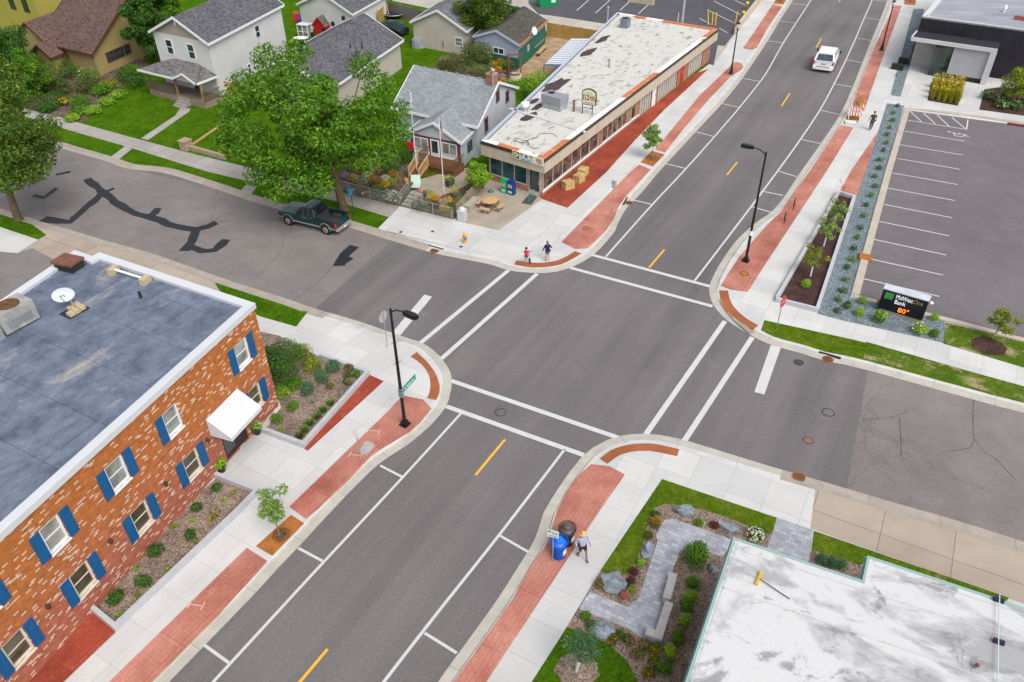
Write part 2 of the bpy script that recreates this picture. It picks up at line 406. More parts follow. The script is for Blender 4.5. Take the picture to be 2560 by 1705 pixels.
def stripe(name, pts, w, mat, z=.008, kind='structure', jag=0.0, world=False):
    q = [P(x, y, z) if not world else Vector((x, y, z)) for x, y in pts]
    if len(q) > 2: q = catmull(q, .7)
    n = normals(q, 1); mb = MB(); rr = random.Random(len(pts) * 7 + int(pts[0][0]))
    ws = [w * (1 + (rr.uniform(-jag, jag) if jag else 0)) / 2 for _ in q]; w2 = [w * (1 + (rr.uniform(-jag, jag) if jag else 0)) / 2 for _ in q]
    for i in range(len(q) - 1):
        mb.add([q[i] + n[i] * w2[i], q[i] - n[i] * ws[i], q[i + 1] - n[i + 1] * ws[i + 1], q[i + 1] + n[i + 1] * w2[i + 1]])
    o = mb.build(name, mat); tag(o, kind=kind); return o
ground = MB(); ground.add([(-900, -300, -.06), (900, -300, -.06), (900, 1500, -.06), (-900, 1500, -.06)]); tag(ground.build('ground', m_lawn), kind='structure')
sheet('main_street', [(200, 1700), (1000, 1700), (1270, 1230), (1360, 1060), (2600, 1390), (2600, 940), (1780, 740), (1660, 640), (1800, 500), (2075, 45), (2130, -90), (1790, -90), (1370, 540), (1300, 590), (-160, 225), (-160, 470), (930, 810), (1000, 900)], m_new, 0.0)
# ---- kerbs and blocks
KB = {}
def block(key, pts, side, far, ramps, base, mats, old=()):
    q = catmull([P(x, y, 0) for x, y in pts], .5); n = normals(q, side)
    prof0 = [(0, .008), (.46, .016), (.54, ZB + .004), (.80, ZB + .008)]; prof1 = [(0, .008), (.42, .05), (.56, .065), (.86, ZB + .008)]
    rows = []; d = 0
    for i, p in enumerate(q):
        t = 0
        for (cx, cy, r) in ramps:
            t = max(t, min(1, max(0, (r - (p - P(cx, cy)).length) / 1.0)))
        if i: d += (q[i] - q[i - 1]).length
        rows.append([((p + n[i] * (a0 + (a1 - a0) * t)) + Vector((0, 0, z0 + (z1 - z0) * t)), (d, k / 3)) for k, ((a0, z0), (a1, z1)) in enumerate(zip(prof0, prof1))])
    mbs = {0: MB(), 1: MB()}
    for i in range(len(q) - 1):
        isold = any(((q[i] - P(cx, cy)).length < r) for cx, cy, r in old)
        mb = mbs[1 if isold else 0]
        for k in range(3):
            f = [rows[i][k], rows[i + 1][k], rows[i + 1][k + 1], rows[i][k + 1]]
            if side < 0: f.reverse()
            mb.add([x[0] for x in f], [x[1] for x in f])
    for k in (0, 1):
        if mbs[k].v: tag(mbs[k].build('kerb', mats[k]), kind='structure')
    inner = [p + nn * .74 for p, nn in zip(q, n)]; KB[key] = inner
    poly = [(p.x, p.y) for p in inner] + [(P(x, y).x, P(x, y).y) for x, y in far]
    a = sum(poly[i][0] * poly[(i + 1) % len(poly)][1] - poly[(i + 1) % len(poly)][0] * poly[i][1] for i in range(len(poly)))
    if a < 0: poly.reverse()
    mb = MB(); mb.add([(x, y, ZB) for x, y in poly]); tag(mb.build(base[0], base[1]), kind='structure')
block('NW', [(-160, 262), (60, 317), (164, 348), (240, 370), (295, 388), (376, 398), (479, 429), (588, 466), (700, 496), (805, 524), (899, 553), (990, 580), (1050, 593), (1126, 608), (1169, 621.6), (1210, 626.6), (1253, 628), (1283, 624), (1318, 612.7), (1341, 601.4), (1359, 590), (1379, 572.4), (1399, 549.7), (1414, 530.8), (1419, 517), (1429, 496.7), (1444, 474), (1462, 456.4), (1487, 428.6), (1522, 387), (1600.7, 302), (1660, 238), (1706.6, 180), (1765, 94), (1792, 48), (1818.6, 7.6), (1850, -45)],
      1, [(1500, -60), (600, -60), (-160, -30)], [(1250, 615, 3.6)], ('lawn', m_lawn), (m_kerb, m_kerbo), old=[(-160, 262, 30), (295, 388, 22), (560, 455, 14), (800, 522, 7), (690, 492, 7), (885, 548, 1.5)])
block('SW', [(-200, 415), (45, 493.5), (101, 511), (154, 526), (227, 548.4), (340, 580), (403, 601), (522, 643), (588.6, 664.4), (664, 688.4), (725, 709.8), (813, 735), (891, 761.5), (942, 779), (967, 786), (992, 802), (1012, 819.5), (1027, 840), (1036, 857), (1039, 875), (1037.5, 893), (1032, 918), (1025, 935.5), (1012, 953), (992, 976), (967, 998.6), (939, 1021), (904, 1044), (868, 1069), (815.5, 1119.6), (765, 1172), (684, 1259.5), (639, 1306), (588.5, 1362), (471.6, 1482.7), (398.5, 1558), (310, 1652)],
      -1, [(-200, 1760), (-300, 1000)], [(1010, 850, 3.3)], ('pavement', m_walk), (m_kerb, m_kerbo), old=[(-200, 415, 18), (154, 526, 9), (340, 580, 8), (522, 643, 8), (660, 687, 3.2)])
block('SE', [(930, 1690), (1007, 1568), (1060, 1494), (1105, 1432), (1143, 1379), (1177, 1326), (1202, 1286), (1217, 1263), (1230, 1238), (1240, 1210), (1250, 1177.5), (1268, 1147), (1290.5, 1112), (1318, 1074), (1338, 1050), (1363.6, 1028.8), (1394, 1012.4), (1419, 1003.6), (1449, 998.6), (1479.6, 996.8), (1517.5, 1000), (1555, 1007.4), (1580.5, 1013.7), (1621, 1026), (1765.6, 1070.5), (1849, 1094.4), (1942, 1122), (2050, 1154), (2121, 1174), (2194, 1195), (2354, 1245.6), (2600, 1325)],
      -1, [(2600, 1800), (900, 1800)], [(1460, 1010, 3.2)], ('pavement', m_walkx), (m_kerb, m_kerbo), old=[(2600, 1325, 15), (2354, 1246, 10), (2100, 1168, 4.5), (1990, 1137, 1.4)])
block('NE', [(2600, 1020), (2354, 949.4), (2290, 933), (2144, 892.7), (2011.5, 856), (1942, 838.4), (1891.7, 828.4), (1841, 812), (1793, 799.4), (1765.6, 790.5), (1731.8, 774), (1701.6, 756.5), (1671.3, 736.3), (1651, 716), (1636, 693.4), (1630, 668), (1631, 658), (1636, 643), (1648.6, 618), (1666, 590), (1694, 552), (1731.8, 517), (1765.6, 493), (1774, 486.6), (1798.4, 459), (1833.7, 406), (1845, 389), (1886.6, 330.4), (1930.8, 263.5), (1959.8, 200.5), (1982.5, 143.8), (2002.7, 93), (2022.8, 45), (2039, 2.5), (2060, -60)],
      -1, [(2300, -60), (2800, 300)], [(1662, 710, 3.2)], ('pavement', m_walk), (m_kerb, m_kerbo))
# ---- older asphalt, tar seals, cracks
sheet('side_street', [(901, 552), (725, 709.8), (664, 688), (522, 643), (340, 580), (154, 526), (45, 494), (-160, 430), (-160, 262), (60, 317), (164, 348), (295, 388), (479, 429), (588, 466), (805, 524)], m_old, .004)
sheet('side_street', [(1995, 853), (1946, 1123), (2050, 1154), (2194, 1195), (2354, 1245.6), (2600, 1325), (2600, 1020), (2354, 949.4), (2144, 892.7)], m_old, .004)
tarz = [.009]
def tar(pts, w): tarz[0] += .0006; stripe('tar_patch', pts, w, m_tar, tarz[0], jag=.3)
tar([(199, 411), (237, 441), (275, 471.5), (315, 491.7), (353, 501.8), (403.5, 519.4), (449, 527), (499, 512)], .72)
tar([(237, 444), (199, 476.5), (161, 509), (141, 509), (98, 503)], .72)
tar([(449, 528), (439, 555), (424, 577)], .7); tar([(439, 567), (466, 577), (494, 576), (519, 550)], .7)
tar([(345, 497), (355, 490), (364, 478)], .65); tar([(242, 441), (262, 432)], .45)
tar([(76, 450), (101, 454), (129, 432)], .45); tar([(129, 401), (162, 394)], .45)
tar([(813, 565), (790, 585), (782, 611)], .75); tar([(783, 608), (808, 592)], .35)
m_crack = plain('crack', (.035, .033, .03), .9)
for c in [[(588, 500), (520, 508), (499, 512)], [(660, 700), (740, 640), (800, 560)], [(588, 640), (640, 585), (655, 540)], [(2240, 882), (2240, 1010), (2290, 1055), (2340, 1110)], [(2068, 960), (2072, 1046)], [(1985, 964), (2040, 961), (2090, 945)], [(2160, 1040), (2230, 1030), (2240, 1010)], [(400, 600), (430, 580)]]:
    stripe('road_crack', c, .026, m_crack, .0085, jag=.5)
stripe('road_seam', [(1577, 395), (1420, 580), (1180, 850), (900, 1200), (740, 1390)], .05, simple('seam', (.15, .145, .14)), .006, jag=.3)
# ---- road markings
def line(pts, w=.13, mat=None, z=.012): stripe('road_marking', pts, w, mat or m_white, z)
line([(420, 1644), (532.8 / PX, 1705 / PX), (625, 1421), (743, 1293), (925, 1098), (1060, 950)], .14)
line([(840, 1627), (882, 1568), (1006, 1408), (1148, 1229), (1298, 1033)], .14)
line([(1392.6, 590), (1499.8, 470), (1571, 394), (1643.5, 312.7), (1700, 247), (1748, 186.6), (1765.6, 161), (1801, 98), (1830, 53), (1864, 0), (1890, -45)], .14)
line([(1597, 645), (1729, 472), (1787, 394), (1841, 319), (1885.4, 252), (1918, 192), (1944.7, 137.4), (1967.4, 87), (1987.5, 40), (2005, 0), (2024, -48)], .14)
for a, b in [((1454, 459), (1499, 470)), ((1530, 376), (1575, 387)), ((1601, 303), (1642, 314)), ((1660, 238), (1700, 247)), ((1706.6, 180), (1747, 187)), ((1764, 94), (1801, 98.4)), ((1792, 48), (1829, 53)), ((1818.6, 8), (1854, 11)),
             ((1841, 320), (1886, 330)), ((1885, 253), (1930, 263)), ((1918, 193), (1959, 200)), ((1945, 137), (1982, 144)), ((1967, 87), (2002, 93)), ((1987.5, 40), (2022, 46)), ((2005, 0), (2039, 3)), ((1788, 393), (1831, 406)), ((1729, 475), (1773, 488)), ((1750, 439), (1800, 449)),
             ((874, 1070), (924, 1096)), ((686, 1260), (744, 1291)), ((470, 1483), (528, 1525)), ((1147, 1230), (1215, 1269)), ((976, 1455), (1050, 1501))]:
    line([a, b], .13)
for a, b in [((753, 1492), (672, 1588)), ((1161, 1010), (1093, 1092)), ((1527.5, 573.6), (1492, 615)), ((1695, 372), (1671, 402)), ((1816, 214), (1796.4, 244)), ((1888, 88), (1876, 110)), ((1936, -12), (1929, 4))]:
    line([a, b], .13, m_yellow)
for a, b in [((1359.8, 585.5), (1632, 658)), ((1310.7, 615.3), (1638, 704)), ((1037, 875), (1421, 1006)), ((1026, 934), (1342, 1046)), ((1168.6, 621.6), (967, 788)), ((1235, 629), (1014.7, 824.6)), ((1485, 998), (1666.5, 738)), ((1573, 1013.5), (1729.5, 775))]:
    line([a, b], .30)
sheet('stop_line', [(975.6, 677), (993.3, 682), (920, 771), (901, 765)], m_white, .012); sheet('stop_line', [(1734, 901), (1757, 907), (1795, 799), (1772, 793)], m_white, .012)
# ---- NW block surfaces
def kb(key, a, b):
    """back-of-kerb points between two pixels"""
    A, B = P(*a), P(*b); q = KB[key]; i = min(range(len(q)), key=lambda k: (q[k] - A).length); j = min(range(len(q)), key=lambda k: (q[k] - B).length)
    s = q[i:j + 1] if i <= j else list(reversed(q[j:i + 1])); return [(p.x, p.y) for p in s]
def wp(pts, z=ZB): return [(P(x, y, z).x, P(x, y, z).y) for x, y in pts]
sheet('pavement', kb('NW', (867, 527), (1840, -28)) + wp([(1752, -10), (1700, 57), (1690, 75), (1640, 152), (1640, 140), (1238, 440), (1130, 400), (1060, 505), (1040, 503), (919, 474), (867, 527)]), m_walkx, ZB + .004, world=True)
sheet('pavement', kb('NW', (1330, 600), (1840, -28)) + wp([(1752, -10), (1700, 57), (1690, 75), (1640, 152), (1628, 159), (1240, 460), (1305, 478), (1200, 590)]), m_walk, ZB + .006, world=True)
sheet('patio', [(1040, 502), (1067, 511.5), (1145.8, 529.5), (1245, 459), (1238, 440), (1124, 398), (1100, 440)], m_aggr, ZB + .009)
sheet('red_paving', [(1246, 457.6), (1304.4, 477.8), (1394, 395.4), (1460, 322), (1527.5, 252), (1583, 201), (1629, 158), (1600, 168), (1400, 320), (1236, 448)], m_red2, ZB + .011)
sheet('red_paving', [(1290.5, 556), (1322, 572.4), (1351, 571), (1364, 558.5), (1394, 529.5), (1411.5, 502), (1421.6, 476.5), (1439, 451), (1496, 389.6), (1469.5, 378.3), (1453, 391)], m_red, ZB + .011)
sheet('red_paving', [(1504.8, 343), (1528.8, 350.5), (1570.4, 297.6), (1631, 227), (1679, 176.5), (1705, 160), (1709, 153), (1704, 145), (1694, 143), (1684, 144), (1673.8, 156.4), (1605.7, 222), (1530, 315)], m_red, ZB + .011)
sheet('red_paving', [(1708, 111), (1728, 114.5), (1740, 110), (1765.6, 63), (1798.4, 15), (1777, 9), (1765.6, 26)], m_red, ZB + .011)
sheet('pavement', [(60, 245), (88, 253), (191.7, 285), (315, 319), (418.6, 347), (504, 368), (640, 402), (765, 436), (919, 474), (893, 499), (775, 463), (707, 447.5), (600, 424), (479, 395), (416, 376), (282, 334), (161, 300), (40, 262)], m_oldwalk, ZB + .006)
for pth in ([(324, 318), (340.5, 322), (433.8, 257), (438.8, 249.7), (416, 246), (403.5, 265)], [(287.5, 336), (304, 341.5), (271, 368), (253, 362)], [(566, 424), (590, 430), (575, 449), (550, 441)], [(928, 456), (956, 462), (978, 418), (958, 412)]):
    sheet('path', pth, m_oldwalk, ZB + .008)
sheet('alley', [(880, -60), (903, 2), (992, 20), (1190, 34), (1225, 40), (1250, 70), (1395, 90), (1395, 55), (1250, 33), (1225, 10), (1200, -60)], m_alley, ZB + .004)
sheet('car_park', [(1215, 8), (1237, 32), (1390, 52), (1420, 90), (1640, 150), (1690, 75), (1700, 57), (1747, 0), (1790, -60), (1215, -60)], m_lot2, ZB + .008)
sheet('driveway', [(1640, 152), (1650, 104), (1666, 106), (1690, 75), (1672, 105)], m_alley, ZB + .011)
sheet('garden_bed', [(765, 434), (919, 472), (952, 418), (955, 378), (880, 345), (800, 380), (770, 400)], m_dirt, ZB + .008)
sheet('garden_bed', [(965, 480), (1052, 500), (1120, 408), (1105, 395), (1040, 420), (990, 430)], m_dirt, ZB + .008)
sheet('garden_path', [(935, 420), (965, 480), (978, 476), (1010, 452), (1065, 430), (1120, 390), (1100, 380), (1010, 400)], m_aggr, ZB + .010)
sheet('garden_bed', [(1000, 150), (1012, 130), (1130, 115), (1190, 160), (1180, 172), (1150, 185), (1140, 196), (960, 170)], m_dirt, ZB + .008)
sheet('patio', [(1165, 182), (1185, 165), (1225, 130), (1262, 76), (1340, 100), (1280, 170), (1230, 190), (1200, 176)], chips('wood chip', [(.3, .2, .12), (.4, .29, .18), (.34, .22, .13)], 6), ZB + .008)
sheet('garden_bed', [(60, 250), (190, 282), (260, 220), (340, 150), (320, 110), (60, 130)], m_dirt, ZB + .008)
# ---- SW block surfaces
sheet('old_pavement', kb('SW', (40, 494), (510, 640)) + wp([(504, 664), (560, 690), (400, 760), (200, 690), (80, 620), (120, 605), (40, 581), (88, 551), (107, 540)]), m_tan, ZB + .004, world=True)
sheet('driveway', [(-200, 560), (40, 582), (75, 570), (130, 600), (100, 700), (-200, 800)], m_old, ZB + .007)
sheet('lawn', kb('SW', (-200, 415), (92, 509)) + wp([(107, 540), (88, 551), (0, 522), (-200, 470)]), m_lawn, ZB + .008, world=True)
sheet('pavement', [(-200, 470), (0, 524), (85, 552), (40, 582), (-200, 540)], m_walkx, ZB + .008)
sheet('lawn', kb('SW', (512, 642), (708, 706)) + wp([(708, 716), (681, 751), (600, 728), (560, 712), (505, 668)]), m_lawn, ZB + .008, world=True)
sheet('mulch_bed', [(598, 762), (640, 771), (738, 822), (846, 861), (697, 1026), (606, 993), (646, 936), (600, 800)], m_mulch, ZB + .012)
sheet('red_paving', [(849, 861), (882, 876.3), (707, 1036.4), (699, 1031)], m_red2, ZB + .012)
sheet('mulch_bed', [(500, 1096), (592, 1134), (555, 1172.5), (268, 1445), (212, 1396), (416, 1172)], m_mulch, ZB + .012)
sheet('red_paving', [(214, 1400), (266, 1453), (146, 1568), (40, 1670), (-40, 1660), (70, 1560)], m_red2, ZB + .012)
sheet('red_paving', [(926, 909), (973, 918), (992, 939), (967, 971), (941.6, 993.5), (916.4, 1008.7), (873.5, 1034), (853, 1049), (803, 1102), (732, 1170), (703, 1193), (665, 1165), (679, 1151), (808, 1026), (891, 945.6)], m_red, ZB + .012)
sheet('red_paving', [(567.4, 1259), (615, 1290), (502, 1414.6), (350, 1568), (270, 1650), (170, 1648), (249.7, 1568)], m_red, ZB + .012)
# ---- SE block surfaces
sheet('red_paving', [(1358.6, 1066.7), (1401.5, 1071.7), (1436.8, 1090.6), (1378, 1175), (1177, 1477.7), (1118, 1568), (1060, 1660), (980, 1660), (1042.5, 1568), (1177, 1379), (1222, 1298.6), (1252.7, 1255.7), (1268, 1215), (1279, 1178), (1303, 1130), (1328, 1094)], m_red, ZB + .008)
sheet('mulch_bed', [(1522, 1101), (1786, 1190), (1765, 1260), (1683, 1300), (1600, 1660), (1150, 1690), (1226, 1568), (1381, 1311)], m_mulch, ZB + .006)
sheet('lawn', [(1522, 1101), (1786, 1190), (1776, 1228), (1745, 1222), (1690, 1195), (1620, 1172), (1570, 1161), (1525, 1159), (1505, 1168), (1492, 1192), (1482, 1235), (1466, 1285), (1445, 1318), (1415, 1327), (1394, 1320), (1381, 1310)], m_lawn2, ZB + .012)
sheet('paver_path', [(1527.5, 1195), (1547.7, 1192.7), (1671, 1235.5), (1690, 1245), (1660, 1280), (1580.5, 1250.7), (1575.5, 1263), (1563, 1266), (1540, 1329), (1550, 1329), (1532.6, 1389), (1539, 1397), (1510, 1478), (1466, 1461), (1444, 1445), (1331, 1399.5), (1356, 1360), (1444, 1395.7), (1457, 1382), (1467, 1379), (1512, 1243), (1508, 1232)], m_paver, ZB + .012)
sheet('paver_path', [(1786, 1189), (1869, 1218), (1860, 1290), (1760, 1270)], m_paver, ZB + .012)
sheet('lawn', [(1871, 1220), (2320, 1374), (2300, 1400), (1992, 1290), (1978, 1300), (1865, 1262)], m_lawn2, ZB + .012)
sheet('mulch_bed', [(1865, 1262), (1990, 1303), (1985, 1340), (1855, 1300)], m_mulch, ZB + .010)
sheet('lawn', [(1303, 1442), (1353, 1457), (1404, 1485), (1442, 1520), (1467, 1568), (1480, 1660), (1170, 1660), (1222, 1568)], m_lawn, ZB + .012)
c0 = P(1326, 1541, ZB); sheet('mulch_bed', [(c0.x + (.82 + .1 * math.sin(k * 2.3)) * math.cos(k * .35), c0.y + (.82 + .1 * math.cos(k * 1.7)) * math.sin(k * .35)) for k in range(18)], m_mulch, ZB + .016, world=True)
sheet('old_pavement', kb('SE', (1881, 1112), (2600, 1330)) + wp([(2600, 1480), (2290, 1365), (1863, 1215)]), m_tan, ZB + .005, world=True)
# ---- NE block surfaces
sheet('red_paving', [(1657, 657), (1681, 666), (1719, 671), (1754.5, 615), (1902, 391), (1962, 293), (1932, 287), (1862, 392), (1793, 489), (1765.6, 514.4), (1732, 552), (1701.6, 587.5), (1671, 633)], m_red, ZB + .008)
sheet('red_paving', [(1953.5, 254.7), (1985, 258), (2018, 164), (2073, 12.6), (2055.6, 12.6), (2007.7, 113.5), (1977, 192)], m_red, ZB + .008)
sheet('red_paving', [(2018, 302.6), (1991, 391), (1967.4, 456.4), (1928, 444), (1957, 391)], m_red, ZB + .008)
sheet('mulch_bed', [(1927, 448), (1962, 457), (1877, 714), (1783, 691)], m_mulchd, ZB + .012)
sheet('gravel_bed', [(2039, 237), (2078, 243), (2037, 391), (1955, 684.6), (2174, 739), (2169, 788), (2118, 776), (1934.6, 736), (1880, 721), (1967, 457), (1991, 391)], m_gravel, ZB + .012)
sheet('gravel_bed', [(2100, 20), (2125, 20), (2109, 92), (2070, 222), (2047, 219)], m_gravel, ZB + .010)
sheet('car_park', [(2091, 254), (2240, 274), (2354, 290), (2540, 322), (2540, 832), (2354, 780.4), (1975, 681), (2049, 398)], m_lot, ZB + .008)
sheet('lawn', kb('NE', (1755, 760), (2600, 1010)) + wp([(2600, 955), (2354, 888), (1967, 782), (1757, 736)]), m_lawn2, ZB + .008, world=True)
sheet('lawn', [(1990, 785), (2354, 889), (2600, 958), (2600, 1000), (2354, 924), (2150, 866), (1985, 822)], m_dry, ZB + .011)
sheet('lawn', [(2174, 741), (2354, 785), (2600, 852), (2600, 912), (2354, 845), (2169, 790)], m_dry, ZB + .008)
c0 = P(2273, 796, ZB); sheet('mulch_bed', [(c0.x + (.95 + .08 * math.sin(k * 2.3)) * math.cos(k * .35), c0.y + (.95 + .08 * math.cos(k * 1.7)) * math.sin(k * .35)) for k in range(18)], m_mulchd, ZB + .014, world=True)
sheet('planting_bed', [(2263, 205), (2300, 200), (2600, 255), (2600, 305), (2354, 266), (2251, 252)], m_mulchd, ZB + .010)
sheet('planting_bed', [(2140, 190), (2212, 200), (2202, 243), (2132, 231)], m_mulchd, ZB + .010)
# car park kerbs
def ribbon(name, pts, w, h, mat, z0=ZB, shift=0):
    q = [P(x, y, z0) for x, y in pts]; n = normals(q, 1); mb = MB()
    a = [p + nn * (shift - w / 2) for p, nn in zip(q, n)]; b = [p + nn * (shift + w / 2) for p, nn in zip(q, n)]
    for i in range(len(q) - 1):
        mb.prism([tuple(a[i][:2]), tuple(a[i + 1][:2]), tuple(b[i + 1][:2]), tuple(b[i][:2])], z0 - .02, z0 + h)
    return tag(mb.build(name, mat), kind='structure')
m_kerb2 = simple('car park kerb', (.43, .38, .31), .9, .1, 1, .1, 30)
ribbon('kerb', [(2540, 315), (2354, 284), (2230, 266), (2086, 250), (2043, 393), (1966, 678)], .5, .1, m_kerb2)
ribbon('kerb', [(1962, 682), (2180, 737), (2354, 783.5), (2540, 836)], .38, .09, m_kerb2)
# car park lines
def lotline(a, b, w=.11): stripe('parking_line', [a, b], w, m_white, ZB + .014)
def cc(x, y, r=0): return (1765.6 + x * .25217, r * 390.8 + y * .25217)
for a, b, r in [((1243, 1195), (1790, 1287), 0), ((1205, 1318), (1775, 1412), 0), ((1175, 1443), (1750, 1543), 0), ((1135, 27), (1728, 132), 1), ((1097, 165), (1702, 278), 1), ((1057, 313), (1680, 435), 1), ((1015, 468), (1652, 600), 1), ((967, 632), (1625, 775), 1), ((932, 810), (1595, 957), 1), ((868, 990), (1562, 1152), 1),
                ((1290, 1008), (1400, 1110), 0), ((1415, 1030), (1525, 1128), 0), ((1540, 1045), (1655, 1155), 0), ((1675, 1070), (1805, 1178), 0), ((1822, 1090), (1810, 1182), 0), ((1270, 1095), (1812, 1180), 0)]:
    lotline(cc(*a, r), cc(*b, r))
for a, b in [((1353, 0), (1326, 24)), ((1402, 0), (1369, 30)), ((1450, 1), (1425, 24)), ((1491, 10), (1468, 31)), ((1641, 2), (1703, 34)), ((1625, 22), (1688, 53)), ((1608, 42), (1635, 56)), ((1654, 65), (1674, 76)), ((1689, 0), (1720, 15))]:
    lotline(a, b, .13)
# wheelchair symbol painted on the car park
def sym():
    o = P(*cc(1752, 1228), ZB + .016); u = unit(P(*cc(1790, 1287)) - P(*cc(1243, 1195))); v = Vector((-u.y, u.x, 0)); mb = MB()
    def T(a, b): return o + u * a + v * b
    ring = [T(-.1 + .42 * math.cos(t), -.05 + .42 * math.sin(t)) for t in [math.radians(a) for a in range(-200, 75, 25)]]
    for strip, w in ((ring, .1), ([T(-.75, .25), T(-.3, .12), T(.05, .2), T(.45, .25), T(.5, -.1), T(.75, -.15)], .12), ([T(-.1, .35), T(-.12, .0)], .12)):
        n = normals(strip, 1)
        for i in range(len(strip) - 1): mb.add([strip[i] - n[i] * w / 2, strip[i + 1] - n[i + 1] * w / 2, strip[i + 1] + n[i + 1] * w / 2, strip[i] + n[i] * w / 2])
    mb.add([T(-.95 + .13 * math.cos(k), .3 + .13 * math.sin(k)) for k in [i * .7 for i in range(9)]])
    tag(mb.build('parking_symbol', m_white), kind='structure')
sym()
# tactile paving arcs
m_tact = slabs('rust red tactile plates', (.30, .10, .04), -AX, .6, .6, stain=.2, joint=.8)
for outer, inner in [([(1182, 607.7), (1227, 614), (1278, 610), (1308, 599), (1337, 582.5)], [(1187, 598), (1227, 604), (1268, 601.4), (1295.5, 592.6), (1322, 577)]),
                     ([(958, 809), (982, 832), (1002, 860), (1011, 887.6), (1010, 903), (1002, 920)], [(944, 819.5), (969, 837), (986, 862), (989.5, 890), (987, 903), (982, 915)]),
                     ([(1379, 1054), (1404, 1035), (1442, 1022.5), (1492, 1019), (1530, 1025), (1561.6, 1032.6)], [(1396, 1066), (1429, 1044), (1467, 1036.4), (1492, 1036), (1517.5, 1040), (1556.6, 1048.5)]),
                     ([(1653.7, 667), (1658.7, 693), (1671, 716), (1696.5, 736), (1731.8, 757.8)], [(1673.8, 668), (1676, 681), (1686, 703.5), (1711.7, 728.7), (1743, 747.7)])]:
    a = catmull([P(x, y, ZB + .016) for x, y in outer], .3); b = catmull([P(x, y, ZB + .016) for x, y in inner], .3)
    sheet('tactile_paving', [(p.x, p.y) for p in a] + [(p.x, p.y) for p in reversed(b)], m_tact, ZB + .016, world=True)
# mud stains left on two corners
stripe('mud_stain', [(1660, 690), (1672, 716), (1700, 741), (1728, 765)], .28, simple('dried mud', (.31, .275, .22), .95, .2, 2, .2), ZB + .013, jag=.6)
# ------------------------------------------------------------------ building materials
def brickmat():
    m = Mat('orange brick', .9, .15)
    uv = m.UV()
    bc, bf = m.brick(uv, .215, .075, .007, .5, (1.0, 1.0, 1.0), (0, 0, 0), (.5, .5, .5), bias=0.0, smooth=.1)
    sp = _n(m.nt, 'ShaderNodeSeparateXYZ'); m.L(uv, sp.inputs[0])
    # one random value per brick: white glazed headers scattered through orange stock, redder low down where older brick shows
    n = _n(m.nt, 'ShaderNodeTexWhiteNoise', noise_dimensions='2D')
    row = m.math('FLOOR', m.math('DIVIDE', sp.outputs['Y'], .075)); odd = m.math('MODULO', row, 2.0)
    cx = m.math('FLOOR', m.math('ADD', m.math('DIVIDE', sp.outputs['X'], .215), m.math('MULTIPLY', odd, .5)))
    cb = _n(m.nt, 'ShaderNodeCombineXYZ'); m.L(cx, cb.inputs[0]); m.L(row, cb.inputs[1]); m.L(cb.outputs[0], n.inputs['Vector'])
    rnd = n.outputs['Value']
    z = m.math('ADD', m.math('DIVIDE', sp.outputs['Y'], 6.8), m.math('MULTIPLY', m.math('SUBTRACT', m.noise(m.map(uv), .6, 4), .5), .5))
    stock = m.mix(m.ramp(z, [(.22, 0.0), (.6, 1.0)]), (.36, .105, .065), (.41, .125, .025))
    var = m.mix(1.0, stock, m.ramp(m.noise(uv, 3.2, 4), [(.3, .78), (.7, 1.2)]), 'MULTIPLY')
    var = m.mix(1.0, var, m.ramp(rnd, [(0.0, .82), (.9, 1.15)]), 'MULTIPLY')
    clump = m.math('ADD', rnd, m.math('MULTIPLY', m.math('SUBTRACT', m.noise(uv, .9, 3), .5), .12))
    w = m.ramp(clump, [(.885, 0.0), (.9, 1.0)])
    a = m.mix(w, var, (.6, .47, .38))
    a = m.mix(m.math('MULTIPLY', bf, .55), a, (.36, .2, .13))
    m.col(a); m.bump(bf, -.4, .015); return m.m
m_brick = brickmat()
def brick2(name, c, cm=(.35, .28, .22)):
    m = Mat(name, .9, .15); uv = m.UV()
    bc, bf = m.brick(uv, .22, .075, .008, .5, sc3(c, 1.2)[:3], sc3(c, .75)[:3], cm); m.col(m.mix(1.0, bc, m.ramp(m.noise(m.P(), 4, 3), [(.3, .8), (.7, 1.2)]), 'MULTIPLY')); return m.m
m_brick2 = brick2('tan red brick', (.33, .13, .06)); m_brickr = brick2('red chimney brick', (.3, .09, .05))
m_cap = simple('white metal coping', (.55, .56, .58), .4, .03, .5, .02, 20, .4)
m_wtrim = plain('white trim', (.72, .73, .74), .5); m_cream = plain('cream trim', (.62, .57, .47), .6)
m_blue = simple('blue shutter', (.006, .088, .235), .6, .08, 3, .05, 30)
m_glass = glass('dark window glass', (.035, .045, .05)); m_glasst = glass('teal window glass', (.02, .055, .065)); m_glassg = glass('grey window glass', (.22, .24, .22)); m_glassb = glass('olive window glass', (.075, .06, .035))
m_purple = plain('plum trim', (.14, .04, .075), .6); m_black = plain('black metal', (.012, .012, .015), .4); m_dark = plain('dark recess', (.02, .02, .02), .8)
m_wside = siding('white siding', (.62, .61, .60)); m_beige = siding('beige siding', (.5, .45, .39)); m_grey = siding('pale grey siding', (.48, .53, .56)); m_blsd = siding('pale blue siding', (.33, .37, .47), .25)
m_yel = siding('yellow siding', (.36, .28, .115)); m_yel2 = siding('bright yellow siding', (.40, .34, .07)); m_green = siding('green boards', (.02, .13, .10), .2, True); m_tans = siding('tan gable siding', (.36, .31, .26))
m_shg = shingle('grey shingles', (.105, .105, .115)); m_shl = shingle('pale grey shingles', (.23, .25, .265), .16, (.28, .295, .315)); m_shb = shingle('brown shingles', (.12, .075, .065)); m_shd = shingle('dark shingles', (.11, .11, .1)); m_shw = shingle('weathered porch shingles', (.15, .14, .14))
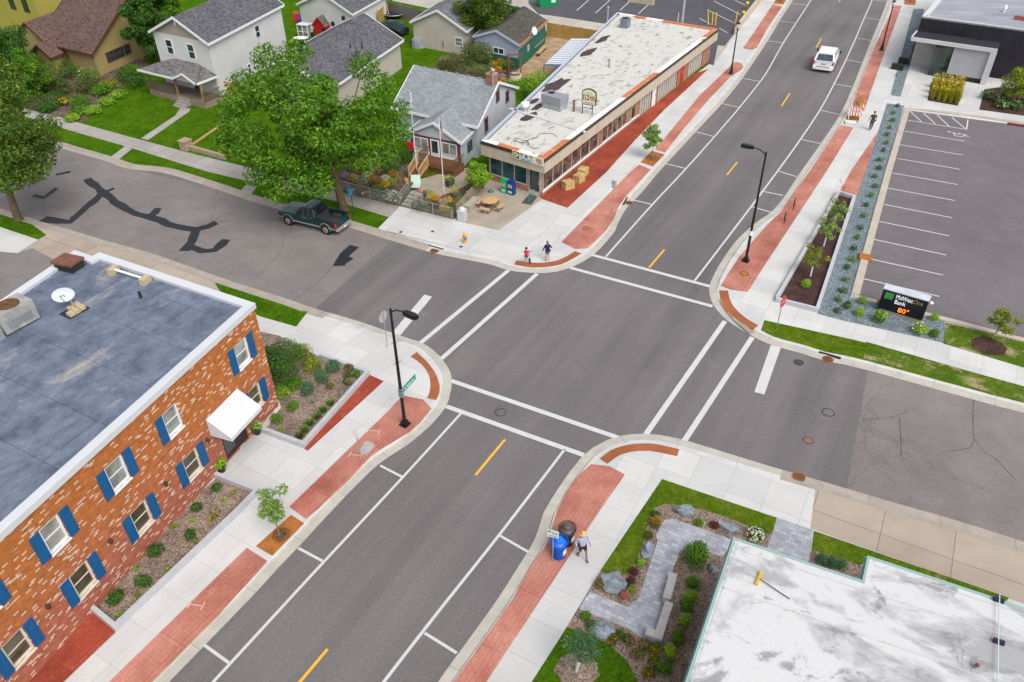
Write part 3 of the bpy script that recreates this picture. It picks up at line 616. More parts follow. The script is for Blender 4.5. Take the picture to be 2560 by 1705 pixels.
m_wood = siding('weathered fence boards', (.25, .2, .15), .14, True, .5, .2); m_ywood = siding('yellow fence boards', (.42, .26, .08), .16, True, .6, .15); m_gwood = siding('grey fence boards', (.17, .155, .14), .14, True, .5, .2)
m_deck = simple('brown stained wood', (.16, .075, .035), .8, .25, 3, .2, 30); m_pine = simple('pale pine', (.5, .31, .15), .7, .15, 3, .1, 30)
m_galv = plain('galvanised steel', (.42, .44, .46), .45, .5, .6)
m_conc = simple('cast concrete wall', (.42, .43, .45), .9, .08, 2, .1, 30)
def roofmembrane(name, white, grey, lo, hi, scale, rot, dark=None, dlo=.72):
    m = Mat(name, .75, .3)
    v = m.map(m.P(), rot=rot)
    n = m.noise(m.map(v, scale=(.55, 1, 1)), scale, 6, .62, .4)
    a = m.mix(m.ramp(n, [(lo, 0.0), (hi, 1.0)]), white, grey)
    a = m.mix(m.ramp(m.noise(v, scale * 3.1, 5, .7), [(.6, 0.0), (.75, .5)]), a, grey)
    a = m.mix(m.ramp(m.noise(m.map(v, scale=(.7, 1, 1), loc=(11, 5, 0)), scale * 1.9, 7, .7, .6), [(.555, 0.0), (.62, .8)]), a, tuple(c * .62 for c in grey))
    if dark: a = m.mix(m.ramp(m.noise(v, scale * .8, 5, .6), [(dlo, 0.0), (dlo + .03, 1.0)]), a, dark)
    a = m.mix(1.0, a, m.ramp(m.noise(m.P(), 20, 3), [(.3, .95), (.7, 1.05)]), 'MULTIPLY')
    m.col(a); return m.m
m_roofw = roofmembrane('white roof coating', (.53, .512, .475), (.29, .27, .25), .56, .72, .8, -AY)
m_roofw2 = roofmembrane('stained white roof membrane', (.54, .54, .535), (.33, .325, .33), .495, .56, .33, -AX)
def bluerub():
    m = Mat('blue black roof membrane', .7, .35)
    v = m.map(m.P(), rot=-AX)
    a = m.mix(m.ramp(m.noise(m.map(v, scale=(1, .7, 1)), .9, 8, .75, .3), [(.33, 0.0), (.68, 1.0)]), (.06, .075, .115), (.19, .22, .285))
    a = m.mix(m.ramp(m.noise(m.map(v, rot=.5, scale=(1.0, .6, 1)), .42, 8, .74, .5), [(.56, 0.0), (.72, .95)]), a, (.40, .36, .31))
    a = m.mix(m.ramp(m.noise(m.map(v, scale=(2.2, .7, 1)), 1.2, 5, .7), [(.62, 0.0), (.8, .45)]), a, (.45, .47, .55))
    bc, bf = m.brick(v, 6.0, 2.6, .02, .5, (1, 1, 1), (.94, .95, .97), (.55,) * 3)
    a = m.mix(1.0, a, bc, 'MULTIPLY'); a = m.mix(1.0, a, m.ramp(m.noise(m.P(), 18, 3, .8), [(.25, .8), (.75, 1.2)]), 'MULTIPLY')
    m.col(a); return m.m
m_roofb = bluerub()
m_tar2 = simple('bare tar patch', (.06, .045, .05), .8, .3, 3, .3, 20)
def wall(mb, a, b, z0, z1, holes=(), inset=0.0):
    """vertical wall a->b (outside on the right of a->b) with rectangular holes (s0,s1,z0,z1); reveals run inward"""
    a, b = V2(a), V2(b); u = (b - a).normalized(); L = (b - a).length; nin = Vector((-u.y, u.x, 0))
    S = sorted({0, L} | {h[0] for h in holes} | {h[1] for h in holes}); Z = sorted({z0, z1} | {h[2] for h in holes} | {h[3] for h in holes})
    def T(s, z, d=0): p = a + u * s + nin * d; return (p.x, p.y, z)
    for i in range(len(S) - 1):
        for j in range(len(Z) - 1):
            s, z = (S[i] + S[i + 1]) / 2, (Z[j] + Z[j + 1]) / 2
            if any(h[0] < s < h[1] and h[2] < z < h[3] for h in holes): continue
            mb.add([T(S[i], Z[j]), T(S[i + 1], Z[j]), T(S[i + 1], Z[j + 1]), T(S[i], Z[j + 1])], [(S[i], Z[j]), (S[i + 1], Z[j]), (S[i + 1], Z[j + 1]), (S[i], Z[j + 1])])
    if inset:
        for (s0, s1, y0, y1) in holes:
            for (p, q, r, t) in (((s0, y0), (s0, y1), 0, 0), ((s1, y1), (s1, y0), 0, 0), ((s0, y1), (s1, y1), 0, 0), ((s1, y0), (s0, y0), 0, 0)):
                mb.add([T(*p), T(*q), T(*q, inset), T(*p, inset)], [(0, 0), (1, 0), (1, inset), (0, inset)])
def wbox(mb, a, u, s0, s1, z0, z1, d0, d1):
    """box on a wall: along s0..s1, height z0..z1, from d0 to d1 outward (outside on the right of u)"""
    a = V2(a); n = Vector((u.y, -u.x, 0))
    mb.prism([tuple((a + u * s + n * d)[:2]) for s, d in ((s0, d0), (s0, d1), (s1, d1), (s1, d0))], z0, z1)
def window(root, a, u, s0, s1, z0, z1, fm, gm, fr=.09, rail=True, d=.05, base=0.0, lab=None, vert=False):
    u = Vector((u[0], u[1], 0)).normalized(); mb = MB()
    for q in ((s0, s1, z0, z0 + fr), (s0, s1, z1 - fr, z1), (s0, s0 + fr, z0 + fr, z1 - fr), (s1 - fr, s1, z0 + fr, z1 - fr)): wbox(mb, a, u, *q, base, base + d)
    if rail: wbox(mb, a, u, s0 + fr, s1 - fr, (z0 + z1) / 2 - .03, (z0 + z1) / 2 + .03, base, base + d - .01)
    if vert: wbox(mb, a, u, (s0 + s1) / 2 - .03, (s0 + s1) / 2 + .03, z0 + fr, z1 - fr, base, base + d - .01)
    w = mb.build('window', fm, root); g = MB(); wbox(g, a, u, s0 + fr, s1 - fr, z0 + fr, z1 - fr, base - .02, base + .02); g.build('pane', gm, w)
    if lab: w['label'] = lab
    return w
def gable(root, O, a, b, ze, zr, oh, wm, rm, tm, gm=None, t=.14, z0=0.0, ends=(True, True), walls=True, rake=None):
    """O corner, a ridge vector, b span vector (world xy); builds wall, roof, fascia parts"""
    O, a, b = V2(O), V2(a), V2(b); ah, bh = a.normalized(), b.normalized(); rk = oh if rake is None else rake
    if walls:
        mb = MB(); c = [O, O + b, O + a + b, O + a]
        if (a.x * b.y - a.y * b.x) > 0: c = [O, O + a, O + a + b, O + b]
        for i in range(4): wall(mb, c[i], c[(i + 1) % 4], z0, ze)
        w = mb.build('wall', wm, root); mb = MB()
        for q in (O, O + a):
            mb = MB(); L = b.length; f = [(q.x, q.y, ze), ((q + b).x, (q + b).y, ze), ((q + b / 2).x, (q + b / 2).y, zr)]; mb.add(f, [(0, ze), (L, ze), (L / 2, zr)])
            mb.build('gable_end', gm or wm, root)
    sl = (zr - ze) / (b.length / 2); mb = MB(); tr = MB(); La = a.length
    r0 = O + b / 2 - ah * rk; r1 = O + a + b / 2 + ah * rk
    for sgn, base in ((-1, O), (1, O + b)):
        e0 = base - ah * rk + bh * sgn * oh; e1 = base + a + ah * rk + bh * sgn * oh; zE = ze - sl * oh; W = (r0 - e0).length
        top = [(e0.x, e0.y, zE + t), (e1.x, e1.y, zE + t), (r1.x, r1.y, zr + t), (r0.x, r0.y, zr + t)]
        uvq = [(0, 0), (La + 2 * rk, 0), (La + 2 * rk, W * math.sqrt(1 + sl * sl)), (0, W * math.sqrt(1 + sl * sl))]
        if sgn > 0: top.reverse(); uvq.reverse()
        mb.add(top, uvq); mb.add([(x, y, z - t + .02) for x, y, z in reversed(top)])
        k = .02
        e0o, e1o = e0 + bh * sgn * k, e1 + bh * sgn * k
        tr.beam((e0o.x, e0o.y, zE + t / 2 - .02), (e1o.x, e1o.y, zE + t / 2 - .02), .06, t + .08)
        for (e, r, g) in ((e0, r0, -1), (e1, r1, 1)):
            e, r = e + ah * g * k, r + ah * g * k
            tr.beam((e.x, e.y, zE + t / 2 - .01), (r.x, r.y, zr + t / 2 - .01), .06, t + .09)
    rf = mb.build('roof', rm, root); tr.build('fascia', tm, root); return rf
# ================================================================== BRICK BUILDING
bc = P(587, 697, 6.85); be = P(0, 1228, 6.85); bu = unit(be - bc)
bR = [P(587, 697, 6.85), P(228, 580, 6.85), P(212, 589, 6.85), P(171.5, 575, 6.85), P(0, 691, 6.85)]
bk = thing('brick_building', 'two storey orange brick building with blue shutters and a blue black flat roof', 'building', (bc.x, bc.y, 0))
dback = unit(bR[4] - bR[3])
roofpts = [V2(bc), V2(bR[1]), V2(bR[2]), V2(bR[3]), V2(bR[3]) + dback * 26, V2(bc) + bu * 30]
def inset(pts, d):
    n = len(pts); a = sum(pts[i].x * pts[(i + 1) % n].y - pts[(i + 1) % n].x * pts[i].y for i in range(n)); sg = 1 if a > 0 else -1; out = []
    for i in range(n):
        p, q, r = pts[i - 1], pts[i], pts[(i + 1) % n]; d1 = (q - p).normalized(); d2 = (r - q).normalized()
        n1 = Vector((-d1.y, d1.x, 0)) * sg; n2 = Vector((-d2.y, d2.x, 0)) * sg; m = (n1 + n2); m = m / max(.3, m.length_squared) * 2
        out.append(q + m * d)
    return out
wl = inset(roofpts, .08); inn = inset(roofpts, .46)
UPW = [(1.1, 2.1), (6.32, 7.26), (9.74, 10.7), (13.14, 14.06), (16.45, 17.4), (19.9, 20.85)]
LOW = [(1.04, 1.94), (6.1, 7.08), (9.54, 10.5), (12.98, 13.94), (16.25, 17.2), (19.7, 20.65)]
holes = [(s0, s1, 4.2, 5.6) for s0, s1 in UPW] + [(s0, s1, 1.25, 2.62) for s0, s1 in LOW] + [(2.7, 4.5, .12, 2.5)]
mb = MB(); n = len(wl); oa, ob = V2(wl[0]), V2(wl[-1]); FU = (wl[-1] - wl[0]).normalized()
# street front: wall() wants the outside on the right of travel, so it runs from the far end back to the corner
LF = (wl[-1] - wl[0]).length
wall(mb, wl[-1], wl[0], 0, 6.6, [(LF - h[1], LF - h[0], h[2], h[3]) for h in holes], .16)
for i in range(n - 1): wall(mb, wl[i + 1] if False else wl[i], wl[i + 1], 0, 6.6) if False else wall(mb, wl[i], wl[i + 1], 0, 6.6)
mb.build('wall', m_brick, bk)
fu = -FU; fa = wl[-1]
def brwin(s0, s1, z0, z1, gm, sh=(1, 1), low=False):
    S0, S1 = LF - s1, LF - s0
    mb = MB()
    for q in ((S0, S1, z0, z0 + .1), (S0, S1, z1 - .07, z1), (S0, S0 + .07, z0 + .1, z1 - .07), (S1 - .07, S1, z0 + .1, z1 - .07)): wbox(mb, fa, fu, *q, -.16, -.03)
    wbox(mb, fa, fu, S0 - .04, S1 + .04, z0 - .07, z0 - .002, -.1, .07)
    wbox(mb, fa, fu, S0 + .07, S1 - .07, (z0 + z1) / 2 - .02, (z0 + z1) / 2 + .02, -.15, -.08)
    w = mb.build('window', m_cream if low else m_wtrim, bk); g = MB(); wbox(g, fa, fu, S0 + .06, S1 - .06, z0 + .09, z1 - .06, -.15, -.11); g.build('pane', gm, w)
    for k, x0, x1 in ((0, S0 - .46, S0 - .03), (1, S1 + .03, S1 + .46)):
        if not sh[k]: continue
        m2 = MB(); wbox(m2, fa, fu, x0, x1, z0 - .02, z1 + .02, .003, .045)
        for (a0, a1, b0, b1) in ((x0, x0 + .05, z0 - .02, z1 + .02), (x1 - .05, x1, z0 - .02, z1 + .02), (x0 + .05, x1 - .05, z0 - .02, z0 + .05), (x0 + .05, x1 - .05, z1 - .05, z1 + .02), (x0 + .05, x1 - .05, (z0 + z1) / 2 - .04, (z0 + z1) / 2 + .04)): wbox(m2, fa, fu, a0, a1, b0, b1, .045, .06)
        m2.build('shutter', m_blue, bk)
for i, (s0, s1) in enumerate(UPW): brwin(s0, s1, 4.2, 5.6, m_glassg, (1, 0) if i == 1 else (1, 1))
for i, (s0, s1) in enumerate(LOW): brwin(s0, s1, 1.25, 2.62, m_glassb, (1, 1), True)
mb = MB(); mb.add([(p.x, p.y, 6.68) for p in (inn if True else [])][::1]); ro = mb.build('roof', m_roofb, bk)
mb = MB()
for i in range(n):
    j = (i + 1) % n; o0, o1, i0, i1 = roofpts[i], roofpts[j], inn[i], inn[j]
    mb.add([(o0.x, o0.y, 6.86), (o1.x, o1.y, 6.86), (i1.x, i1.y, 6.84), (i0.x, i0.y, 6.84)]); mb.add([(i0.x, i0.y, 6.84), (i1.x, i1.y, 6.84), (i1.x, i1.y, 6.66), (i0.x, i0.y, 6.66)])
    mb.add([(o0.x, o0.y, 6.57), (o1.x, o1.y, 6.57), (o1.x, o1.y, 6.86), (o0.x, o0.y, 6.86)])
    w0, w1 = wl[i], wl[j]; mb.add([(w0.x, w0.y, 6.57), (w1.x, w1.y, 6.57), (o1.x, o1.y, 6.57), (o0.x, o0.y, 6.57)])
    q0, q1 = roofpts[i] * 1, roofpts[j] * 1
mb.build('coping', m_cap, bk)
# awning and door
mb = MB(); S0, S1 = LF - 5.05, LF - 2.6
a_, n_ = V2(fa), Vector((fu.y, -fu.x, 0))
def T(s, d, z): p = a_ + fu * s + n_ * d; return (p.x, p.y, z)
mb.add([T(S0, 1.25, 2.62), T(S1, 1.25, 2.62), T(S1, .02, 3.42), T(S0, .02, 3.42)]); mb.add([T(S0, 1.25, 2.4), T(S1, 1.25, 2.4), T(S1, 1.25, 2.62), T(S0, 1.25, 2.62)])
for S in (S0, S1): mb.add([T(S, .02, 2.4), T(S, 1.25, 2.4), T(S, 1.25, 2.62), T(S, .02, 3.42)])
mb.add([T(S0, 1.2, 2.5), T(S0, .04, 3.3), T(S1, .04, 3.3), T(S1, 1.2, 2.5)])
mb.build('awning', simple('white canvas', (.56, .57, .6), .8, .03, 1, .03, 20), bk)
mb = MB(); wbox(mb, fa, fu, LF - 4.5, LF - 2.7, .12, 2.5, -.16, -.1); d_ = mb.build('door', plain('dark brown door', (.03, .02, .018), .5), bk)
mb = MB(); wbox(mb, fa, fu, LF - 4.35, LF - 3.65, .4, 2.2, -.1, -.09); mb.build('pane', m_glass, d_)
for s in (8.33, 11.78, 15.13, 5.35):
    mb = MB(); c_ = T(LF - s, .06, 2.4); mb.ell(c_, (.1, .1, .14), 8, 6); mb.tube(T(LF - s, 0, 2.5), T(LF - s, .14, 2.45), .035, .03, 6); mb.build('wall_lamp', simple('rusty lamp', (.06, .035, .03), .7), bk)
# ================================================================== WHITE ROOFED CORNER BUILDING (bottom right)
zr_ = 4.0
pts = [V2(P(x, y, zr_)) for x, y in ((1683, 1231), (1978, 1330), (1990, 1273), (2354, 1393))]
d1 = unit(pts[3] - pts[2]); d0 = unit(P(1570, 1568, zr_) - P(1683, 1231, zr_))
outl = [pts[0], pts[1], pts[2], pts[3] + d1 * 8, pts[3] + d1 * 8 + d0 * 16, pts[0] + d0 * 16]
wb = thing('flat_roofed_building', 'low building with a stained white membrane roof and pale green edge trim', 'building', (pts[0].x, pts[0].y, 0))
wl2 = inset(outl, .22); in2 = inset(outl, .16)
mb = MB()
for i in range(6): wall(mb, wl2[i], wl2[(i + 1) % 6], 0, 3.8)
mb.build('wall', m_brick2, wb)
mb = MB(); mb.add([(p.x, p.y, 3.97) for p in in2]); mb.build('roof', m_roofw2, wb)
m_teal = plain('pale green metal', (.2, .32, .30), .5); mb = MB()
for i in range(6):
    j = (i + 1) % 6
    for (A, B, za, zb_) in ((outl, outl, 3.74, 3.86), (inset(outl, .07), inset(outl, .07), 3.86, 4.03)):
        mb.add([(A[i].x, A[i].y, za), (A[j].x, A[j].y, za), (B[j].x, B[j].y, zb_), (B[i].x, B[i].y, zb_)])
    for (A, B, z1_, z2_) in ((outl, inset(outl, .07), 3.86, 3.86), (inset(outl, .07), in2, 4.03, 3.96), (wl2, outl, 3.74, 3.74)):
        mb.add([(A[i].x, A[i].y, z1_), (A[j].x, A[j].y, z1_), (B[j].x, B[j].y, z2_), (B[i].x, B[i].y, z2_)])
mb.build('edge_trim', m_teal, wb)
mb = MB()
for px0, py0, px1, py1 in ((1690, 1262, 2354, 1475), (1660, 1350, 2300, 1568), (1700, 1240, 1590, 1568), (2010, 1300, 2354, 1412)):
    a_, b_ = P(px0, py0, 3.985), P(px1, py1, 3.985); mb.beam((a_.x, a_.y, 3.975), (b_.x, b_.y, 3.975), .04, .02)
mb.build('roof_seam', simple('roof seam', (.47, .465, .455)), wb)
# ================================================================== DINER
zt = 3.55
fl, fr_, br, bl = [V2(P(*q, zt)) for q in ((1105, 323), (1252, 366), (1652, 66), (1418, 28))]
dn = thing('diner_building', 'long single storey diner with beige fascia, big windows and rust streaked white roof', 'building', (fr_.x, fr_.y, 0))
outl = [fl, fr_, br, bl]; wi = inset(outl, .48); ri = inset(outl, .5)
mb = MB(); zf0 = 2.35
side = (wi[2] - wi[1]); LS = side.length; su = side.normalized(); LFt = (wi[1] - wi[0]).length; ftu = (wi[1] - wi[0]).normalized()
sideglass = [(.15, 9.9), (10.75, 16.0)]; sidesmall = [(16.9, 17.9)]
fg = [(.12, 4.0)]
wall(mb, wi[0], wi[1], 0, zf0 + .1, [(.1, 3.85, .62, zf0), (3.95, 5.15, .08, zf0), (5.2, LFt - .1, .5, zf0)])
wall(mb, wi[1], wi[2], 0, zf0 + .1, [(.12, 9.9, .5, zf0), (10.75, 16.0, .5, zf0), (16.9, 17.9, .5, zf0), (18.9, 21.7, .25, zf0), (21.85, 22.9, .1, zf0), (23.3, 28.4, .25, zf0), (29.1, 30.1, .1, zf0), (31.6, 35.7, .25, zf0)])
wall(mb, wi[2], wi[3], 0, zt - .3); wall(mb, wi[3], wi[0], 0, zt - .3)
mb.build('wall', m_brick2, dn)
mb = MB(); 
for i in (0, 1, 2):
    a_, b_ = outl[i], outl[i + 1]
    mb.add([(a_.x, a_.y, zf0), (b_.x, b_.y, zf0), (b_.x, b_.y, zt - .27), (a_.x, a_.y, zt - .27)], [(0, 0), ((b_ - a_).length, 0), ((b_ - a_).length, 1), (0, 1)])
    c_, d_ = wi[i], wi[i + 1]; mb.add([(a_.x, a_.y, zf0), (c_.x, c_.y, zf0), (d_.x, d_.y, zf0), (b_.x, b_.y, zf0)])
def fasciam():
    m = Mat('beige fascia', .7, .2); v = m.P(); sp = _n(m.nt, 'ShaderNodeSeparateXYZ'); m.L(m.UV(), sp.inputs[0])
    a = m.mix(m.ramp(m.noise(m.map(v, scale=(2, 2, .4)), 1.3, 4), [(.35, 0.0), (.65, 1.0)]), (.44, .37, .28), (.5, .43, .33))
    j = m.ramp(m.math('FRACT', m.math('MULTIPLY', sp.outputs['X'], .41)), [(0.0, .82), (.012, 1.0)]); m.col(m.mix(1.0, a, j, 'MULTIPLY')); return m.m
mb.build('fascia', fasciam(), dn)
mb = MB()
for i in (0, 1, 2):
    a_, b_ = outl[i], outl[i + 1]; d_ = (b_ - a_).normalized(); o_ = Vector((d_.y, -d_.x, 0)) * .04
    a2, b2 = a_ + o_ - d_ * .03, b_ + o_ + d_ * .03; mb.prism([tuple(a2[:2]), tuple(b2[:2]), tuple((b2 - o_ * 2)[:2]), tuple((a2 - o_ * 2)[:2])], zt - .28, zt - .015)
mb.build('dark_band', plain('dark brown metal', (.045, .035, .035), .5), dn)
def copingm():
    m = Mat('rusting coping', .6, .3); v = m.map(m.P(), rot=-math.atan2(su.y, su.x)); sp = _n(m.nt, 'ShaderNodeSeparateXYZ'); m.L(v, sp.inputs[0])
    f = m.noise(m.map(v, scale=(.16, .5, 1)), 1.0, 3, .5)
    a = m.mix(m.ramp(f, [(.5, 0.0), (.53, 1.0)]), (.50, .155, .05), (.78, .78, .76))
    a = m.mix(m.ramp(m.noise(m.P(), 2.4, 5, .7), [(.5, 0.0), (.75, .7)]), a, (.6, .24, .1))
    j = m.ramp(m.math('FRACT', m.math('MULTIPLY', sp.outputs['X'], .33)), [(0.0, 1.0), (.03, 0.0)]); m.col(m.mix(j, a, (.8, .75, .7))); return m.m
m_rustcap = copingm(); mb = MB(); ci = inset(outl, .52)
for i in (0, 1, 2):
    a_, b_, c_, d_ = outl[i], outl[i + 1], ci[i + 1], ci[i]
    mb.add([(a_.x, a_.y, zt), (b_.x, b_.y, zt), (c_.x, c_.y, zt), (d_.x, d_.y, zt)]); mb.add([(d_.x, d_.y, zt), (c_.x, c_.y, zt), (c_.x, c_.y, zt - .22), (d_.x, d_.y, zt - .22)])
mb.build('coping', m_rustcap, dn)
mb = MB(); ci2 = inset(outl, .4); mb.add([(p.x, p.y, zt - .12 if True else 0) for p in (ci2[0], ci2[1], ci2[2], ci2[3])]); 
mb.m = 1; m2v = []
def blob(mb, px, py, rx, ry, ang, z, seed, n=22):
    c_ = P(px, py, z); rr = random.Random(seed); u_ = Vector((math.cos(ang), math.sin(ang), 0)); v_ = Vector((-u_.y, u_.x, 0)); ps = []
    for k in range(n):
        t = 2 * math.pi * k / n; q = 1 + .45 * noise.noise(Vector((math.cos(t) * 1.6 + seed * 5.1, math.sin(t) * 1.6, seed))) + rr.uniform(-.08, .08); ps.append(c_ + u_ * rx * q * math.cos(t) + v_ * ry * q * math.sin(t))
    mb.add(ps)
sa = math.atan2(su.y, su.x)
for q in ((1278, 195, 2.1, .75, 1), (1353, 120, 1.5, .5, 2), (1385, 90, 1.6, .45, 3), (1218, 268, 1.1, .45, 6), (1236, 246, .9, .35, 5), (1228, 232, .8, .3, 9)): blob(mb, q[0], q[1], q[2], q[3], sa, zt - .112, q[4])
mb.build('roof', [m_roofw, m_tar2], dn)
mb = MB(); a_, b_ = P(1172, 250, zt - .1), P(1345, 304, zt - .1); mb.beam((a_.x, a_.y, zt - .08), (b_.x, b_.y, zt - .08), .3, .1); mb.build('roof_ridge', simple('grey roof seam', (.5, .5, .5)), dn)
mb = MB(); a_, b_ = ci2[3], ci2[0]
o_ = outl[3]; q_ = outl[0]; mb.prism([tuple(o_[:2]), tuple(q_[:2]), tuple(inset(outl, .26)[0][:2]), tuple(inset(outl, .26)[3][:2])], zt - .22, zt - .03); mb.build('gutter', plain('pale blue gutter', (.40, .46, .56), .4), dn)
# glazing
def glaze(a, u, L0, L1, z0, z1, npan, name, gm, frm, d=.0, lab=None):
    mb = MB(); w = .055
    wbox(mb, a, u, L0, L1, z0, z0 + .08, -.08, .03); wbox(mb, a, u, L0, L1, z1 - .06, z1, -.08, .02)
    for k in range(npan + 1): x = L0 + (L1 - L0 - w) * k / npan; wbox(mb, a, u, x, x + w, z0 + .08, z1 - .06, -.08, .02)
    w_ = mb.build(name, frm, dn); g = MB(); wbox(g, a, u, L0 + .02, L1 - .02, z0 + .05, z1 - .03, -.06, -.03); g.build('pane', gm, w_)
    if lab: w_['label'] = lab
    return w_
m_alu = plain('aluminium frame', (.55, .55, .53), .4, .5, .3)
def glassin():
    m = Mat('shop window glass', .05, .8); v = m.P()
    a = m.mix(m.ramp(m.noise(m.map(v, scale=(1.2, 1.2, 1.6)), 1.1, 4), [(.4, 0.0), (.6, 1.0)]), (.035, .025, .03), (.15, .105, .07)); a = m.mix(m.ramp(m.noise(v, 2.1, 3), [(.6, 0.0), (.66, .5)]), a, (.4, .36, .3)); m.col(a); return m.m
m_shop = glassin(); m_shop2 = glass('curtained glass', (.13, .22, .22))
glaze(wi[1], su, .12, 9.9, .5, zf0, 6, 'shop_window', m_shop, m_alu); glaze(wi[1], su, 10.75, 16.0, .5, zf0, 5, 'shop_window', m_shop, m_alu); glaze(wi[1], su, 16.9, 17.9, .5, zf0, 1, 'shop_window', m_glass, m_alu)
glaze(wi[0], ftu, .1, 3.85, .62, zf0, 3, 'shop_window', m_glasst, m_alu); glaze(wi[0], ftu, 5.2, LFt - .1, .5, zf0, 1, 'shop_window', m_shop, m_alu)
def door(a, u, s0, s1, z0, z1, fm, pm, lab, handle=True):
    mb = MB(); wbox(mb, a, u, s0, s1, z0, z1, -.1, -.02); d_ = mb.build('door', fm, dn); d_['label'] = lab
    if pm: g = MB(); wbox(g, a, u, s0 + .12, s1 - .12, z0 + .3, z1 - .15, -.02, 0.0); g.build('pane', pm, d_)
    if handle: g = MB(); wbox(g, a, u, s1 - .16, s1 - .12, z0 + .9, z0 + 1.25, 0.0, .05); g.build('handle', m_galv, d_)
door(wi[0], ftu, 3.97, 5.13, .08, zf0, m_alu, m_glass, 'aluminium framed glass front door')
door(wi[1], su, 21.87, 22.88, .1, zf0, plain('white door', (.7, .7, .7)), None, 'white side door'); door(wi[1], su, 29.12, 30.08, .1, zf0, plain('red door', (.5, .02, .015)), None, 'bright red side door')
m_corr = simple('pale corrugated panel', (.43, .41, .37), .7, .08, 2, .08, 20)
for (s0, s1) in ((18.9, 21.7), (23.3, 28.4), (31.6, 35.7)):
    mb = MB(); npn = int((s1 - s0) / .52)
    for k in range(npn):
        x = s0 + (s1 - s0) * k / npn; w_ = (s1 - s0) / npn
        wbox(mb, wi[1], su, x, x + w_ * .55, .25, zf0, -.3, .02); 
        wbox(mb, wi[1], su, x + w_ * .55, x + w_, .25, zf0, -.3, -.24)
    mb.build('corrugated_panel', m_corr, dn)
mb = MB(); wbox(mb, wi[1], su, 0, 18.7, .42, .5, -.02, .1); mb.build('sill', m_wtrim, dn)
# lettering board on the front fascia
sb = MB(); n3 = Vector((ftu.y, -ftu.x, 0)); Lf3 = (fr_ - fl).length
wbox(sb, fl, ftu, Lf3 - 3.0, Lf3 - .04, zt - .58, zt + .02, .045, .12); sg = sb.build('sign_board', plain('cream sign', (.60, .60, .45), .5), dn)
def S3(s, z): p = V2(fl) + ftu * s + n3 * .13; return (p.x, p.y, z)
m_navy = plain('navy paint', (.01, .03, .16)); m_bl = plain('blue paint', (.02, .2, .55)); m_olive = plain('olive paint', (.16, .14, .05)); m_maroon = plain('maroon paint', (.22, .03, .02))
text('T & T', .34, S3(Lf3 - 1.62, zt - .25), ftu, (0, 0, 1), m_navy, sg, sx=1.5); text('GALLEY', .27, S3(Lf3 - 1.62, zt - .53), ftu, (0, 0, 1), m_bl, sg, sx=1.15)
def mug(a, u, nn, s, z, k, parent):
    mb = MB(); a = V2(a)
    def Q(x, y, d=0): p = a + u * (s + x * k) + nn * (.0 + d); return (p.x, p.y, z + y * k)
    mb.m = 0; mb.add([Q(-.5, -.4), Q(.5, -.4), Q(.5, .45), Q(-.5, .45)]); mb.m = 1
    mb.add([Q(-.35, -.28, .006), Q(.2, -.28, .006), Q(.28, .25, .006), Q(.05, .36, .006), Q(-.2, .34, .006), Q(-.4, .25, .006)]); mb.add([Q(.26, -.15, .006), Q(.45, -.05, .006), Q(.42, .18, .006), Q(.28, .15, .006)]); mb.m = 0
    mb.add([Q(-.3, .12, .01), Q(-.05, .18, .01), Q(.1, -.1, .01), Q(-.1, -.15, .01)]); return mb.build('emblem', [m_black, plain('cream paint', (.7, .66, .5))], parent)
mug(V2(fl) + n3 * .125, ftu, n3, Lf3 - 2.62, zt - .27, .6, sg)
def strips(a, u, nn, s, z, k, parent):
    mb = MB(); a = V2(a); rr = random.Random(3)
    for x, y, h in ((-.3, -.2, .5), (-.15, .0, .45), (.05, -.3, .6), (.2, .05, .4), (.32, -.2, .5), (-.05, -.35, .25), (.3, -.38, .2)):
        p0 = a + u * (s + x * k) + nn * .004; p1 = p0 + u * .06 * k
        mb.add([(p0.x, p0.y, z + y * k), (p1.x, p1.y, z + y * k), ((p1 + u * .05 * k).x, (p1 + u * .05 * k).y, z + (y + h) * k), ((p0 + u * .02 * k).x, (p0 + u * .02 * k).y, z + (y + h) * k)])
        mb.add([((p0 + u * .1 * k).x, (p0 + u * .1 * k).y, z + (y + .1) * k), ((p0 + u * .22 * k).x, (p0 + u * .22 * k).y, z + (y + .14) * k), ((p0 + u * .2 * k).x, (p0 + u * .2 * k).y, z + (y + .26) * k)])
    return mb.build('emblem', m_maroon, parent)
strips(V2(fl) + n3 * .125, ftu, n3, Lf3 - .5, zt - .27, .62, sg)
# ================================================================== HOUSES
def v3(p, z): return (p.x, p.y, z)
def house(name, label, loc): return thing(name, label, 'house', (loc[0], loc[1], 0))
# white two storey house
fR, fL, bRt = V2(P(478, 102, 5.9)), V2(P(340.5, 73, 5.9)), V2(P(652.8, 11, 5.9))
w_ = house('two_storey_house', 'white sided two storey house with dark grey roof and a railed front porch', fR)
b_ = fL - fR; a_ = bRt - fR; bh = b_.normalized(); ah = a_.normalized(); o_ = fR + bh * .35 + ah * .35
rootH1 = w_; h1O, h1a, h1b = o_, a_ - ah * .7, b_ - bh * .7
gable(w_, o_, h1a, h1b, 5.95, 7.75, .35, m_wside, m_shg, m_wtrim, m_tans)
